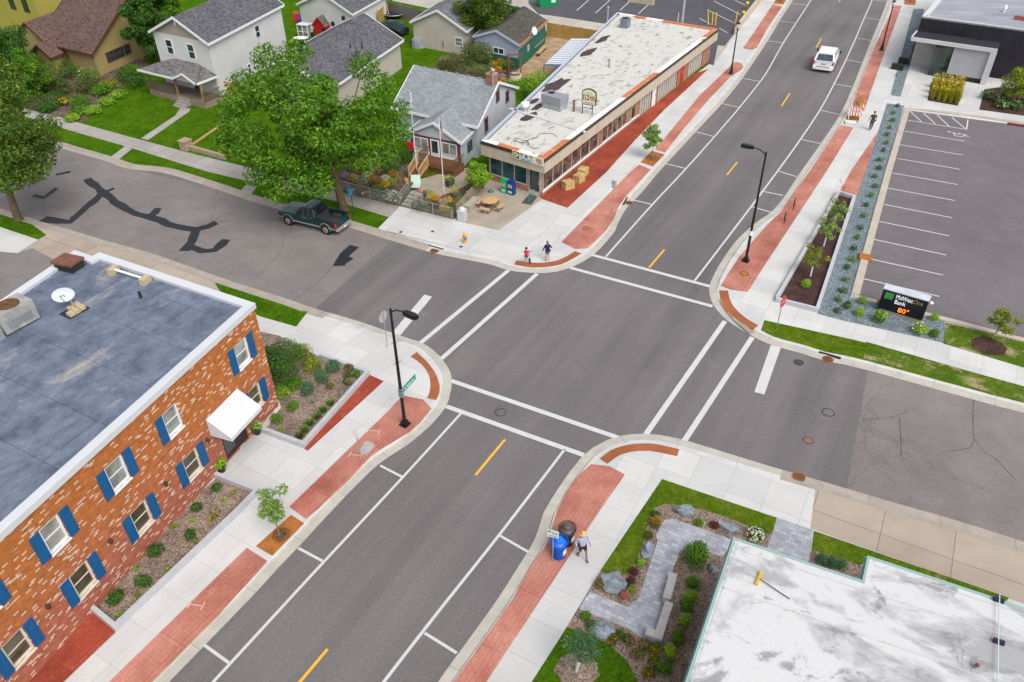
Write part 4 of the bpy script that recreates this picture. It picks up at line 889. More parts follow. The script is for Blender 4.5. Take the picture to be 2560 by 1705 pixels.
# wall() outside is on the right of travel: front runs from left to right
A1, B1 = o_ + h1b, o_; u1 = (B1 - A1).normalized(); L1 = (B1 - A1).length
for px, py in ((429, 375), (487, 387)):
    pass
for s in (.26, .66): window(w_, A1, u1, L1 * s - .5, L1 * s + .5, 3.9, 5.4, m_wtrim, m_glasst, .08)
u2 = ah; L2 = h1a.length
for s, z0, z1, ww in ((.62, 3.9, 5.2, .45), (.72, 1.6, 2.7, .3), (.42, 1.2, 2.0, .3)): window(w_, B1, u2, L2 * s - ww, L2 * s + ww, z0, z1, m_wtrim, m_glasst, .07)
mb = MB(); p_ = A1 + u1 * (L1 / 2); q_ = Vector((u1.y, -u1.x, 0)); mb.beam(((p_ + q_ * .06).x, (p_ + q_ * .06).y, 7.1), ((p_ + q_ * .06).x, (p_ + q_ * .06).y, 7.7), .3, .1); mb.build('gable_vent', m_wtrim, w_)
# porch: hipped roof with a small gable, posts, deck, rail, steps
pd = 2.3; nout = Vector((u1.y, -u1.x, 0)); pr0, pr1 = A1 + u1 * .1, B1 + u1 * .35; f0, f1 = pr0 + nout * (pd + .4) - u1 * .5, pr1 + nout * (pd + .4) + u1 * .05
zA, zB2 = 3.55, 2.75; mb = MB(); pk0, pk1 = pr0 + u1 * 2.2, pr1 - u1 * 2.6
mb.add([v3(f0, zB2), v3(f1, zB2), v3(pk1, zA), v3(pk0, zA)], [(0, 0), (8, 0), (6, 2.5), (2, 2.5)]); mb.add([v3(f1, zB2), v3(pr1 + u1 * .05, zB2), v3(pk1, zA)], [(0, 0), (2.6, 0), (1.3, 2.6)]); mb.add([v3(pr0 - u1 * .5, zB2), v3(f0, zB2), v3(pk0, zA)], [(0, 0), (2.6, 0), (1.3, 2.6)])
mb.add([v3(f0, zB2 - .05), v3(pr0 - u1 * .5, zB2 - .05), v3(pr1, zB2 - .05), v3(f1, zB2 - .05)])
g0 = f1 - u1 * 3.4; g1 = f1; gm_ = (g0 + g1) / 2; gk = gm_ - nout * 2.2
mb.add([v3(g0 + nout * .15, zB2 + .02), v3(gm_ + nout * .15, zB2 + .75), v3(gk, zA + .02), v3(g0 - nout * .1, zB2 + .05)], [(0, 0), (0, 1.8), (2.2, 1.8), (1, 0)]); mb.add([v3(g1 + nout * .15, zB2 + .02), v3(g1 - nout * .1, zB2 + .05), v3(gk, zA + .02), v3(gm_ + nout * .15, zB2 + .75)], [(0, 0), (1, 0), (2.2, 1.8), (0, 1.8)])
mb.build('porch_roof', m_shw, w_)
mb = MB(); mb.beam(v3(f0, zB2 - .06), v3(g0, zB2 - .06), .06, .2); mb.beam(v3(g0 + nout * .17, zB2 - .02), v3(gm_ + nout * .17, zB2 + .7), .06, .2); mb.beam(v3(g1 + nout * .17, zB2 - .02), v3(gm_ + nout * .17, zB2 + .7), .06, .2); mb.beam(v3(f1, zB2 - .06), v3(pr1, zB2 - .06), .06, .2); mb.build('porch_fascia', m_wtrim, w_)
mb = MB(); mb.add([v3(g0 + nout * .1, zB2), v3(g1 + nout * .1, zB2), v3(gm_ + nout * .1, zB2 + .68)], [(0, 0), (3.4, 0), (1.7, .7)]); mb.build('porch_gable', m_tans, w_)
mb = MB(); mb.prism([tuple(x[:2]) for x in (pr0, pr0 + nout * pd, pr1 + nout * pd, pr1)], .0, .75); mb.build('porch_deck', m_wood, w_)
m_post = simple('tan wood', (.33, .2, .08), .8, .2, 3, .2, 20)
for s in (.0, .52, .97):
    p_ = pr0 + (pr1 - pr0) * s + nout * (pd - .1) + u1 * .1; mb = MB(); mb.obox(p_, u1, .08, .08, .75, zB2 - .03); mb.build('porch_post', m_post, w_)
for (s0, s1) in ((.0, .52),):
    for k, (pa, pb) in enumerate(((pr0 + nout * pd, pr0 + (pr1 - pr0) * .5 + nout * pd), (pr1 + nout * pd, pr1 + nout * .1))):
        mb = MB(); d_ = (pb - pa).normalized(); LL = (pb - pa).length
        mb.beam(v3(pa, 1.65), v3(pb, 1.65), .1, .07); mb.beam(v3(pa, .9), v3(pb, .9), .06, .06)
        for i in range(int(LL / .13)): q_ = pa + d_ * (.06 + i * .13); mb.beam(v3(q_, .75), v3(q_, 1.63), .045, .045)
        mb.build('porch_railing', m_wood, w_)
mb = MB()
for k in range(4):
    p_ = pr0 + (pr1 - pr0) * .66 + nout * (pd + .15 + k * .28); mb.obox(p_, u1, .75, .14, 0, .72 - k * .17)
mb.build('porch_steps', simple('grey weathered wood', (.3, .26, .24)), w_)
mb = MB(); p_ = A1 + u1 * (L1 * .62); mb.prism([tuple(x[:2]) for x in (p_ - u1 * .5, p_ + u1 * .5, p_ + u1 * .5 + nout * .06, p_ - u1 * .5 + nout * .06)], .75, 2.7); mb.build('front_door', m_glasst, w_)
# long grey roofed house behind the big tree
eR, eL = V2(P(927.7, 93.3, 3.0)), V2(P(574, 172, 3.0)); du = unit(P(927.7, 93.3, 3) - P(860.9, 138.7, 3)); un = Vector((.87, -.492, 0))
frt = eR - du * 16.4; w_ = house('long_house', 'single storey beige house with long grey shingle roof behind the big tree', frt)
gb = eL - frt; gbh = gb.normalized()
o_ = frt + gbh * .35 + du * .35; gable(w_, o_, du * 15.7, gb - gbh * .7, 3.1, 5.2, .35, m_beige, m_shg, m_wtrim)
A2, u_, LL = o_ + gb - gbh * .7, -gbh, (gb - gbh * .7).length
for s in (.2, .5, .78): window(w_, A2, u_, LL * s - .5, LL * s + .5, 1.1, 2.4, m_wtrim, m_glass)
rr = random.Random(4)
for px, py in ((789, 39.5), (765, 53), (744, 65), (718, 77), (696, 98), (664, 123)):
    p_ = P(px, py + 2, 5.2); mb = MB(); mb.obox((p_.x, p_.y), du, .14, .14, 5.0, 5.42); mb.build('roof_vent', m_black, w_)
for px, py, z in ((806, 109, 4.2), (832, 106, 4.1), (820, 121, 3.95)):
    p_ = P(px, py, z); mb = MB(); mb.tube((p_.x, p_.y, z - .3), (p_.x, p_.y, z + .35), .07, .06, 8); mb.build('vent_pipe', m_black, w_)
# far white garage
q0, q1 = V2(P(680.5, 11.3, 2.8)), V2(P(810.4, 35.3, 2.8)); gb = q0 - q1; gbh = gb.normalized()
w_ = house('white_garage', 'white sided garage with dark roof behind the red playhouse', q1); gable(w_, q1 + gbh * .3 + du * .3, du * 9, gb - gbh * .6, 2.9, 4.7, .3, m_wside, m_shg, m_wtrim)
# beige garage
q0, q1 = V2(P(941.5, 51.7, 2.83)), V2(P(1073.9, 74.4, 2.83)); gb = q0 - q1; gbh = gb.normalized(); g4 = Vector((.313, .95, 0)).normalized()
w_ = house('beige_garage', 'beige sided garage with pale grey gable roof beside the leafy tree', q1); gable(w_, q1 + gbh * .3 + g4 * .3, g4 * 7.6, gb - gbh * .6, 2.9, 4.6, .3, m_beige, shingle('mid grey shingles', (.16, .16, .165)), m_wtrim)
L4 = (gb - gbh * .6).length; window(w_, q0 - gbh * .3 + g4 * .3, -gbh, L4 - 1.6, L4 - .5, 1.0, 2.0, m_wtrim, m_glassg); 
mb = MB(); wbox(mb, q0 - gbh * .3 + g4 * .3, -gbh, L4 * .56, L4 * .56 + .18, .7, 1.3, 0, .12); mb.build('meter_box', m_galv, w_)
# blue garage
q0, q1 = V2(P(1086.5, 85.7, 2.6)), V2(P(1194, 106.8, 2.6)); gb = q0 - q1; gbh = gb.normalized(); g5 = V2(P(1258.4, 48.4, 2.6)) - q1; g5h = g5.normalized()
w_ = house('blue_garage', 'pale blue garage with green boards along its base and peeling orange eave', q1)
gable(w_, q1 + gbh * .2 + g5h * .25, g5 - g5h * .5, gb - gbh * .4, 2.65, 3.7, .22, m_blsd, shingle('olive brown shingles', (.085, .08, .07)), plain('pale blue trim', (.42, .46, .55), .7))
mb = MB(); q_ = q1 - g5h * .0 + gbh * -.06; mb.beam(v3(q_, 2.66), v3(q_ + g5, 2.66), .1, .2); mb.build('peeling_eave', simple('peeling orange paint', (.5, .19, .06), .8, .3, 4), w_)
A5 = q0 - gbh * .2 + g5h * .25; L5 = (gb - gbh * .4).length; B5 = q1 + gbh * .2 + g5h * .25
window(w_, A5, -gbh, L5 * .42, L5 * .42 + 1.5, 1.25, 1.95, m_wtrim, m_glass, .08, False, .06, 0, None, True)
mb = MB(); wbox(mb, A5, -gbh, 0.02, L5, 0, 1.2, .004, .04); wbox(mb, B5, g5h, -.04, (g5 - g5h * .5).length, 0, 2.1, .004, .04); mb.build('green_base', m_green, w_)
mb = MB(); wbox(mb, B5, g5h, 2.8, 3.5, 1.1, 1.8, .05, .09); mb.build('wall_clock', simple('round sign', (.4, .38, .33)), w_)
# pale grey house with plum trim
nR, nL, fRt = V2(P(1098.4, 294.7, 3.0)), V2(P(1098.4, 294.7, 3.0)) + Vector((-7.8, 4.8, 0)), V2(P(1192.3, 203.2, 3.0))
h6 = house('grey_house', 'pale grey house with plum window trim and a front porch wing behind flagpoles', nR)
a6 = nL - nR; b6 = fRt - nR; ah, bh = a6.normalized(), b6.normalized(); O6 = nR + ah * .25 + bh * .3
rf = gable(h6, O6, a6 - ah * .5, b6 - bh * .6, 3.1, 5.15, .3, m_grey, m_shl, m_wtrim, rake=.25)
ur = bh; Lr = (b6 - bh * .6).length
for s, z0, z1, ww in ((.52, 3.35, 4.6, .42), (.77, 2.5, 3.6, .42), (.22, 1.7, 3.0, .4)): window(h6, O6, ur, Lr * s - ww, Lr * s + ww, z0, z1, m_purple, m_glass, .13)
mb = MB(); wbox(mb, O6, ur, Lr * .22 - .3, Lr * .22 + .3, 1.25, 1.7, .06, .5); mb.build('air_conditioner', m_galv, h6)
p_ = P(1174, 186, 5.0); ck = P(1142, 178, 5.3)
for (px, py, r_, h_, mt, nm) in ((1131.5, 190, .32, 1.0, m_brickr, 'chimney'),):
    c_ = P(px, py, 5.2); mb = MB(); mb.obox((c_.x, c_.y), ah, .4, .32, 4.4, 5.95); mb.build('chimney', m_brickr, h6); mb = MB(); mb.obox((c_.x, c_.y), ah, .44, .36, 5.95, 6.05); mb.obox((c_.x, c_.y), ah, .1, .1, 6.05, 6.5); mb.build('chimney_cap', simple('pinkish mortar', (.45, .24, .17)), h6)
c_ = P(1183, 193, 5.15) if False else P(1114, 190, 5.15)
c_ = P(1108 + 0, 189, 5.2)
mb = MB(); c_ = P(1110, 190, 5.2); c_ = Vector((c_.x + .9, c_.y - .4, 0)); mb.tube((c_.x, c_.y, 4.9), (c_.x, c_.y, 6.3), .12, .12, 10); mb.lathe([(.16, 6.3), (.2, 6.36), (.2, 6.48), (.05, 6.54)], (c_.x, c_.y, 0), 10); mb.build('flue_pipe', m_galv, h6)
mb = MB()
for k in range(7):
    q_ = O6 + (a6 - ah * .5) * (.06 + k * .14) + (b6 - bh * .6) * .5; mb.obox((q_.x, q_.y), ah, .14, .1, 5.25, 5.34)
mb.build('ridge_clip', m_shl, h6)
# porch wing
wl_, wr_, wbk = V2(P(935.5, 305.3, 2.5)), V2(P(1059.8, 331.2, 2.5)), V2(P(1092.1, 298.9, 2.5))
wb_ = wl_ - wr_; wa_ = wbk - wr_; wbh, wah = wb_.normalized(), wa_.normalized(); Ow = wr_ + wbh * .22 + wah * .25; spanw = wb_ - wbh * .44
mb = MB(); slope_len = 6.6
sl = (3.75 - 2.55) / (spanw.length / 2)
gable(h6, Ow, wah * 5.2, spanw, 2.55, 3.75, .22, m_grey, m_shl, m_wtrim, rake=.2)
Aw, uw, Lw = Ow + spanw, -wbh, spanw.length
mb = MB(); wbox(mb, Aw, uw, -.02, Lw + .02, .75, 2.45, .004, .05); mb.build('plum_front', m_purple, h6)
for s0, s1 in ((.06, .36), (.64, .94)): window(h6, Aw, uw, Lw * s0, Lw * s1, 1.2, 2.25, m_wtrim, m_glassg, .07, False, .04, .05, None, True)
mb = MB(); wbox(mb, Aw, uw, Lw * .41, Lw * .59, .8, 2.3, .05, .1); dd = mb.build('front_door', m_wtrim, h6); mb = MB(); wbox(mb, Aw, uw, Lw * .44, Lw * .56, 1.15, 2.2, .1, .115); mb.build('pane', m_glass, dd)
for s0, s1 in ((.05, .38), (.62, .95)): mb = MB(); wbox(mb, Aw, uw, Lw * s0, Lw * s1, .8, 1.12, .05, .07); mb.build('white_panel', m_wtrim, h6)
window(h6, Ow, wah, 1.5, 2.5, .9, 1.8, m_black, m_glass, .06)
# deck and stairs
nw = Vector((uw.y, -uw.x, 0)); mb = MB(); q0 = Aw + uw * (Lw * .36); q1 = Aw + uw * (Lw + .35)
mb.prism([tuple(x[:2]) for x in (q0 + nw * .06, q0 + nw * 1.75, q1 + nw * 1.75, q1 + nw * .06)], .62, .74); mb.prism([tuple(x[:2]) for x in (q0 + nw * .1, q0 + nw * 1.6, q1 + nw * 1.6, q1 + nw * .1)], .1, .62); mb.build('deck', m_deck, h6)
mb = MB(); q2 = q0 + uw * 1.0
for a0, b0 in ((q2 + nw * 1.72, q1 + nw * 1.72), (q1 + nw * 1.72, q1 + nw * .1), (q0 + nw * 1.72, q0 + nw * .1)):
    d_ = (b0 - a0).normalized(); ll = (b0 - a0).length; mb.beam(v3(a0, 1.6), v3(b0, 1.6), .1, .05)
    for k in range(int(ll / .15) + 1): q_ = a0 + d_ * k * .15; mb.beam(v3(q_, .7), v3(q_, 1.6), .07, .04)
mb.build('deck_railing', m_deck, h6)
mb = MB()
for k in range(5): q_ = q0 + uw * .5 + nw * (1.9 + k * .27); mb.obox((q_.x, q_.y), uw, .48, .14, .1, .62 - k * .105)
mb.build('stairs', m_deck, h6); mb = MB()
for o__ in (0, 1.0):
    a0 = q0 + uw * o__ + nw * 1.75; b0 = q0 + uw * o__ + nw * 3.2; mb.beam(v3(a0, 1.6), v3(b0, .95), .1, .06); mb.beam(v3(b0, .1), v3(b0, 1.0), .09, .09); mb.beam(v3(a0, .7), v3(a0, 1.7), .1, .1); mb.beam(v3(a0, .8), v3(b0, .25), .06, .14)
    for k in range(1, 8): t_ = k / 8; q_ = a0 * (1 - t_) + b0 * t_; mb.beam(v3(q_, .6 - .4 * t_), v3(q_, 1.6 - .65 * t_), .05, .05)
mb.build('stair_rail', m_pine, h6)
# brown roofed yellow house
e0 = V2(P(211.6, 127.7, 2.5)); e1 = V2(P(20, 88, 2.5)); h7 = house('yellow_house', 'yellow sided house with brown shingle roof and two gabled porch fronts', e0)
un7 = unit(V2(P(148.4, 112.3, 2.5)) - e0); dd7 = Vector((.33, .945, 0)).normalized(); e1 = e0 + un7 * 9
gable(h7, e0 + un7 * .3 + dd7 * .4, un7 * 9.4, dd7 * 14, 2.7, 6.6, .4, m_yel, m_shb, plain('rust trim', (.11, .04, .022), .7), rake=.3)
Oh = e0 + un7 * .3 + dd7 * .4
for s, z0, z1, ww in ((2.2, 1.0, 2.1, .55), (3.6, 1.0, 2.1, .8), (5.0, 1.0, 2.1, .5), (7.4, 1.5, 2.9, .6), (8.4, 3.6, 4.9, .5)): window(h7, Oh, dd7, s - ww, s + ww, z0, z1, plain('brown frame', (.1, .05, .03)), m_glass, .07)
for (px, py, z, hw, ln, zl) in ((55.5, 54.2, 4.6, 2.6, 6.5, 1.5), (84, 106, 3.0, 1.9, 6, .95)):
    k = P(px, py, z); kk = V2(k); O_ = kk - un7 * hw; gable(h7, kk - un7 * (hw - .3) + dd7 * .3, dd7 * ln, un7 * (2 * hw - .6), z - zl, z, .3, m_yel, m_shb, plain('rust trim', (.11, .04, .022), .7), rake=.3)
# bright yellow house (only a corner is in view)
k = P(10, 80, 0); h8 = house('bright_yellow_house', 'bright yellow clapboard house wall with dark windows', k)
y0 = V2(P(112, 100, 0.0)); mb = MB(); y1 = y0 + un7 * 15
wall(mb, y1, y0, 0, 6.5); wall(mb, y0, y0 + dd7 * 10, 0, 6.5); mb.build('wall', m_yel2, h8); mb = MB(); mb.add([v3(y0 - un7 * .4 - dd7 * .4, 6.5), v3(y0 - un7 * .4 + dd7 * 10, 6.5), v3(y0 + un7 * 7 + dd7 * 5, 9.5)], [(0, 0), (10, 0), (5, 7)]); mb.add([v3(y1 + un7 * .4 - dd7 * .4, 6.5), v3(y0 - un7 * .4 - dd7 * .4, 6.5), v3(y0 + un7 * 7 + dd7 * 5, 9.5)], [(0, 0), (15, 0), (7, 7)]); mb.build('roof', m_shb, h8)
for s in (9.5, 12.3): window(h8, y1, -un7, s, s + 1.1, 3.4, 5.2, plain('dark frame', (.03, .02, .02)), m_glass, .1)
# ================================================================== BANK
cL, cR = V2(P(2098, 85, 3.7)), V2(P(2293, 113, 3.7)); ub = (cR - cL).normalized(); nb = Vector((-ub.y, ub.x, 0))
bnk = thing('bank_building', 'modern dark clad bank with a white framed entrance canopy and grey flat roof', 'building', (cL.x, cL.y, 0))
m_dkclad = siding('dark cladding', (.022, .02, .028), .6, True, .6, .3); m_wpan = simple('grey wall panel', (.36, .36, .38), .7, .06, 1, .06, 20)
w0 = cL + nb * 2.7; w1 = cL + nb * 2.7 + ub * 22; zb = 5.1; mb = MB(); wall(mb, w0, w1, 0, zb); wall(mb, w1, w1 + nb * 25, 0, zb); wall(mb, w0 + nb * 25, w0, 0, zb); mb.build('wall', m_dkclad, bnk)
mb = MB(); rp = [w0, w1, w1 + nb * 25, w0 + nb * 25]
def roofg():
    m = Mat('grey ballast roof', .9, .2); a = m.mix(m.ramp(m.noise(m.map(m.P(), rot=-AX, scale=(.3, 1, 1)), .6, 5, .6), [(.35, 0.0), (.65, 1.0)]), (.22, .23, .27), (.34, .34, .37)); a = m.mix(m.ramp(m.noise(m.map(m.P(), scale=(1, 1, 1)), .35, 5), [(.66, 0.0), (.72, .6)]), a, (.35, .2, .13)); m.col(m.mix(1.0, a, m.ramp(m.noise(m.P(), 12, 3, .8), [(.25, .8), (.75, 1.2)]), 'MULTIPLY')); return m.m
rpi = inset(rp, .5); mb.add([(p.x, p.y, zb - .1) for p in rpi]); mb.build('roof', roofg(), bnk); mb = MB()
for i in range(4):
    j = (i + 1) % 4; A, B, C, D = rp[i], rp[j], rpi[j], rpi[i]
    if i == 0: C, D = A * 0 + inset(rp, .22)[1], inset(rp, .22)[0]
    mb.add([v3(A, zb + .1), v3(B, zb + .1), v3(C, zb + .1), v3(D, zb + .1)]); mb.add([v3(A, zb - .12), v3(B, zb - .12), v3(B, zb + .1), v3(A, zb + .1)]); mb.add([v3(D, zb + .1), v3(C, zb + .1), v3(C, zb - .12), v3(D, zb - .12)])
mb.build('coping', m_cap, bnk)
mb = MB(); Lc = (cR - cL).length
mb.prism([tuple(x[:2]) for x in (cL, cR, cR + nb * 2.68, cL + nb * 2.68)], 3.38, 3.66); mb.build('canopy_roof', simple('dark canopy top', (.03, .028, .035)), bnk)
mb = MB(); wbox(mb, cL, ub, -.05, Lc + .05, 3.34, 3.72, .002, .16); wbox(mb, cL, nb, -.02, 2.6, 3.34, 3.72, -.16, -.002) if False else mb.prism([tuple(x[:2]) for x in (cL - ub * .16, cL - ub * .004, cL - ub * .004 + nb * 2.6, cL - ub * .16 + nb * 2.6)], 3.34, 3.72)
wbox(mb, cL, ub, Lc - .5, Lc + .05, 0.1, 3.335, -.45, .16); mb.build('canopy_frame', simple('off white canopy frame', (.52, .52, .53), .6, .05, 1, .04), bnk)
mb = MB(); wbox(mb, cL, ub, Lc * .52, Lc - .5, .55, 3.3, -.4, -.1); mb.build('wall_panel', m_wpan, bnk); mb = MB(); wbox(mb, cL, ub, Lc * .52, Lc - .5, .05, .55, -.38, -.06); mb.build('plinth', m_dark, bnk)
mb = MB(); wbox(mb, cL, ub, Lc * .30, Lc * .51, .05, 3.3, -.4, -.12); mb.build('entrance_glazing', glass('dark green glass', (.012, .03, .022)), bnk)
mb = MB(); wbox(mb, cL, ub, .15, Lc * .3, .05, 3.33, -2.68, -2.6); mb.build('side_wall', simple('pale entrance wall', (.42, .41, .39)), bnk)
mb = MB(); wbox(mb, cL, ub, -1.3, -.1, .05, .7, -.5, -.1); mb.build('planter_wall', m_dark, bnk); mb = MB(); wbox(mb, cL, ub, -1.1, -.1, .05, .7, -2.9, -2.5); mb.build('planter_wall', m_dark, bnk)
# ------------------------------------------------------------------ vegetation
ORD = ['first', 'second', 'third', 'fourth', 'fifth', 'sixth', 'seventh', 'eighth', 'ninth', 'tenth', 'eleventh', 'twelfth', 'thirteenth', 'fourteenth', 'fifteenth', 'sixteenth', 'seventeenth', 'eighteenth', 'nineteenth', 'twentieth', 'twenty first', 'twenty second', 'twenty third', 'twenty fourth']
LF_G = leafmat('green leaves', (.022, .08, .006), (.12, .27, .012), (.36, .5, .035))
LF_D = leafmat('dark leaves', (.016, .06, .008), (.07, .17, .02), (.14, .26, .04))
LF_Y = leafmat('yellow green leaves', (0.0775, 0.116, 0.0093), (0.264, 0.326, 0.0233), (0.542, 0.512, 0.0465))
LF_L = leafmat('lime leaves', (0.093, 0.202, 0.0116), (0.279, 0.465, 0.0291), (0.496, 0.651, 0.0581))
LF_B = leafmat('blue green leaves', (0.031, 0.093, 0.0407), (0.093, 0.202, 0.0872), (0.186, 0.31, 0.14))
LF_P = leafmat('pale leaves', (0.093, 0.186, 0.0349), (0.248, 0.388, 0.093), (0.434, 0.558, 0.186))
LF_O = leafmat('olive leaves', (0.031, 0.0465, 0.0116), (0.124, 0.155, 0.0349), (0.264, 0.279, 0.0814))
LF_S = leafmat('silver leaves', (0.124, 0.155, 0.105), (0.31, 0.357, 0.256), (0.465, 0.496, 0.384))
LF_PK = leafmat('pink flowers', (0.31, 0.0775, 0.0581), (.5, .2, .17), (.62, .35, .3))
LF_PU = leafmat('purple leaves', (0.0465, 0.0124, 0.014), (0.155, 0.0465, 0.0407), (0.264, 0.093, 0.0698))
LF_YF = leafmat('yellow flowers', (0.388, 0.217, 0.00581), (.6, .36, .01), (.7, .5, .05))
LF_OF = leafmat('orange flowers', (0.542, 0.155, 0.00581), (.65, .25, .01), (.7, .35, .03))
LF_WF = leafmat('white flowers', (0.62, 0.651, 0.407), (.65, .66, .58), (.75, .75, .7))
LF_T = leafmat('tan flowers', (0.31, 0.155, 0.0581), (0.651, 0.388, 0.151), (.5, .36, .2))
LF_FG = leafmat('straw grass', (0.248, 0.217, 0.0116), (0.651, 0.527, 0.0349), (.6, .47, .16))
LF_V = leafmat('violet flowers', (0.31, 0.155, 0.291), (.5, .35, .55), (.6, .5, .65))
m_bark = simple('bark', (.13, .095, .055), .95, .25, 3, .3, 20, bump=.5); m_barkg = simple('grey bark', (.2, .17, .13), .95, .2, 3, .3, 20)
def rdir(rr):
    z = rr.uniform(-1, 1); t = rr.uniform(0, 2 * math.pi); q = math.sqrt(1 - z * z); return Vector((q * math.cos(t), q * math.sin(t), z))
def leaves(mb, c, rad, n, size, rr, shell=.55, up=.45, low=-1.0):
    c = Vector(c)
    for _ in range(n):
        d = rdir(rr)
        if d.z < low: d.z = -d.z
        k = shell + (1 - shell) * rr.random() ** .6
        p = c + Vector((d.x * rad[0], d.y * rad[1], d.z * rad[2])) * k
        nn = (d * .8 + rdir(rr) * .8 + Vector((0, 0, up))).normalized(); a = nn.orthogonal().normalized(); a.rotate(Matrix.Rotation(rr.uniform(0, 6.28), 3, nn)); b = nn.cross(a)
        s = size * rr.uniform(.6, 1.25); w = s * rr.uniform(.35, .55)
        mb.add([p - a * s * .5, p - b * w * .5 + a * s * .05, p + a * s * .5, p + b * w * .5 + a * s * .05])
def spikes(mb, c, r, h, n, rr, w=.025, spread=.6):
    c = Vector(c)
    for _ in range(n):
        t = rr.uniform(0, 6.28); q = r * math.sqrt(rr.random()); p = c + Vector((math.cos(t) * q * .5, math.sin(t) * q * .5, 0)); d = Vector((math.cos(t), math.sin(t), 0)); hh = h * rr.uniform(.6, 1.1); s = Vector((-d.y, d.x, 0)) * w
        m_ = p + d * q * spread * .5 + Vector((0, 0, hh * .65)); e = p + d * q * spread * 1.3 + Vector((0, 0, hh))
        mb.add([p - s, p + s, m_ + s * .8, m_ - s * .8]); mb.add([m_ - s * .8, m_ + s * .8, e])
def tree(name, label, base, h, crown, rad, nclump, nleaf, size, mat, seed, cr=(.2, .3), tr=.2, bark=None, extra=(), shell=.6, cat='tree', group=None, lean=None, wrap=None, low=-.75, squash=.75):
    rr = random.Random(seed); base = Vector(base); crown = Vector(crown); root = thing(name, label, cat, base, group)
    cl = []; k = 0
    for i in range(nclump):
        y = 1 - 2 * (i + .5) / nclump; t = i * 2.39996 + rr.uniform(-.3, .3); q = math.sqrt(max(0, 1 - y * y)); d = Vector((q * math.cos(t), q * math.sin(t), max(y, low)))
        f = rr.uniform(.62, .95) if i % 4 else rr.uniform(.2, .55)
        cl.append((crown + Vector((d.x * rad[0], d.y * rad[1], d.z * rad[2])) * f, min(rad) * rr.uniform(*cr)))
    cl += [(Vector(c), r) for c, r in extra]
    mb = MB()
    for c, r in cl: leaves(mb, c, (r, r, r * squash), int(nleaf * (r / (min(rad) * .25)) ** 1.6), size, rr, .35)
    mb.build('crown', mat, root)
    mb = MB(); top = crown + Vector((0, 0, rad[2] * .35)); mid = base.lerp(crown, .55) if lean is None else Vector(lean)
    mb.path([base - Vector((0, 0, .1)), base + (mid - base) * .15, mid, top], [tr * 1.35, tr, tr * .75, tr * .15], 8)
    for c, r in cl[::max(1, len(cl) // 14)]:
        p0 = mid.lerp(top, rr.uniform(0, .5)); mb.path([p0, p0.lerp(c, .5) + Vector((0, 0, -.1 * rad[2])), c], [tr * .4, tr * .25, tr * .08], 5, False)
    t_ = mb.build('trunk', bark or m_bark, root)
    if wrap: w = MB(); w.tube(base, base + (mid - base).normalized() * wrap, tr * 1.7, tr * 1.6, 8); w.build('trunk_wrap', m_wtrim, t_)
    return root
def bush(label, px, py, r, h, mat, seed, n=None, size=None, flower=None, nf=0, cat='shrub', group=None, name='shrub', z=ZB, core=True, fs=None):
    rr = random.Random(seed); b = P(px, py, z); root = thing(name, label, cat, b, group); mb = MB(); size = size or max(.07, min(.16, r * .2)); n = n or int(min(2600, max(90, 95 * (r / size) ** 1.35)))
    q = 5 if r > .5 else 2
    for i in range(q):
        t = rr.uniform(0, 6.28); o = r * .42 * (i > 0); leaves(mb, b + Vector((math.cos(t) * o, math.sin(t) * o, h * rr.uniform(.38, .52))), (r * .72, r * .72, h * .5), n // q, size, rr, .5, .5, -.6)
    mb.build('foliage', mat, root)
    s = MB()
    for i in range(3): t = i * 2.1; s.path([b - Vector((0, 0, .03)), b + Vector((math.cos(t) * r * .25, math.sin(t) * r * .25, h * .5))], [.02 + .02 * r, .01], 4)
    s.build('stem', m_bark, root)
    if flower: mb = MB(); leaves(mb, b + Vector((0, 0, h * .5)), (r * .8, r * .8, h * .56), nf, fs or size * .9, rr, .92, .9, -.05); mb.build('flowers', flower, root)
    return root
def tuft(label, px, py, r, h, mat, seed, n=60, group=None, z=ZB, w=.02, cat='grass tuft', plume=None):
    rr = random.Random(seed); b = P(px, py, z); root = thing('grass_tuft', label, cat, b, group); mb = MB(); spikes(mb, b, r, h, n, rr, w); mb.build('blades', mat, root)
    if plume: mb = MB(); leaves(mb, b + Vector((0, 0, h)), (r * .8, r * .8, h * .28), n // 2, .22, rr, .2, .2); mb.build('plumes', plume, root)
    return root
# --- large trees
b0 = P(790, 482, ZB)
ex = [(P(x, y, z), r) for x, y, z, r in ((615, 130, 10.2, 1.35), (680, 120, 10.8, 1.3), (835, 150, 10.3, 1.35), (872, 195, 9.2, 1.35), (560, 190, 8.5, 1.4), (905, 255, 7.2, 1.35), (915, 300, 6.4, 1.2), (530, 270, 7.0, 1.4), (542, 335, 6.0, 1.35), (600, 400, 4.8, 1.3), (640, 440, 3.9, 1.1), (690, 415, 4.5, 1.3), (735, 425, 4.2, 1.2), (840, 365, 5.2, 1.4), (880, 350, 5.4, 1.2), (590, 330, 6.4, 1.4), (760, 330, 6.5, 1.5), (690, 330, 6.6, 1.6), (720, 200, 9.6, 1.4), (640, 230, 8.7, 1.5), (800, 260, 8.1, 1.5), (670, 160, 10.2, 1.3), (610, 180, 9.3, 1.3), (730, 370, 5.5, 1.5))]
tree('large_street_tree', 'large bright green street tree beside the parked pickup, its crown hiding the long house', b0, 12, P(712, 292, 7.2), (6.6, 5.4, 4.1), 64, 330, .32, LF_G, 21, (.21, .29), .34, m_bark, ex, lean=P(768, 395, 3.6))
b0 = P(42, 505, ZB)
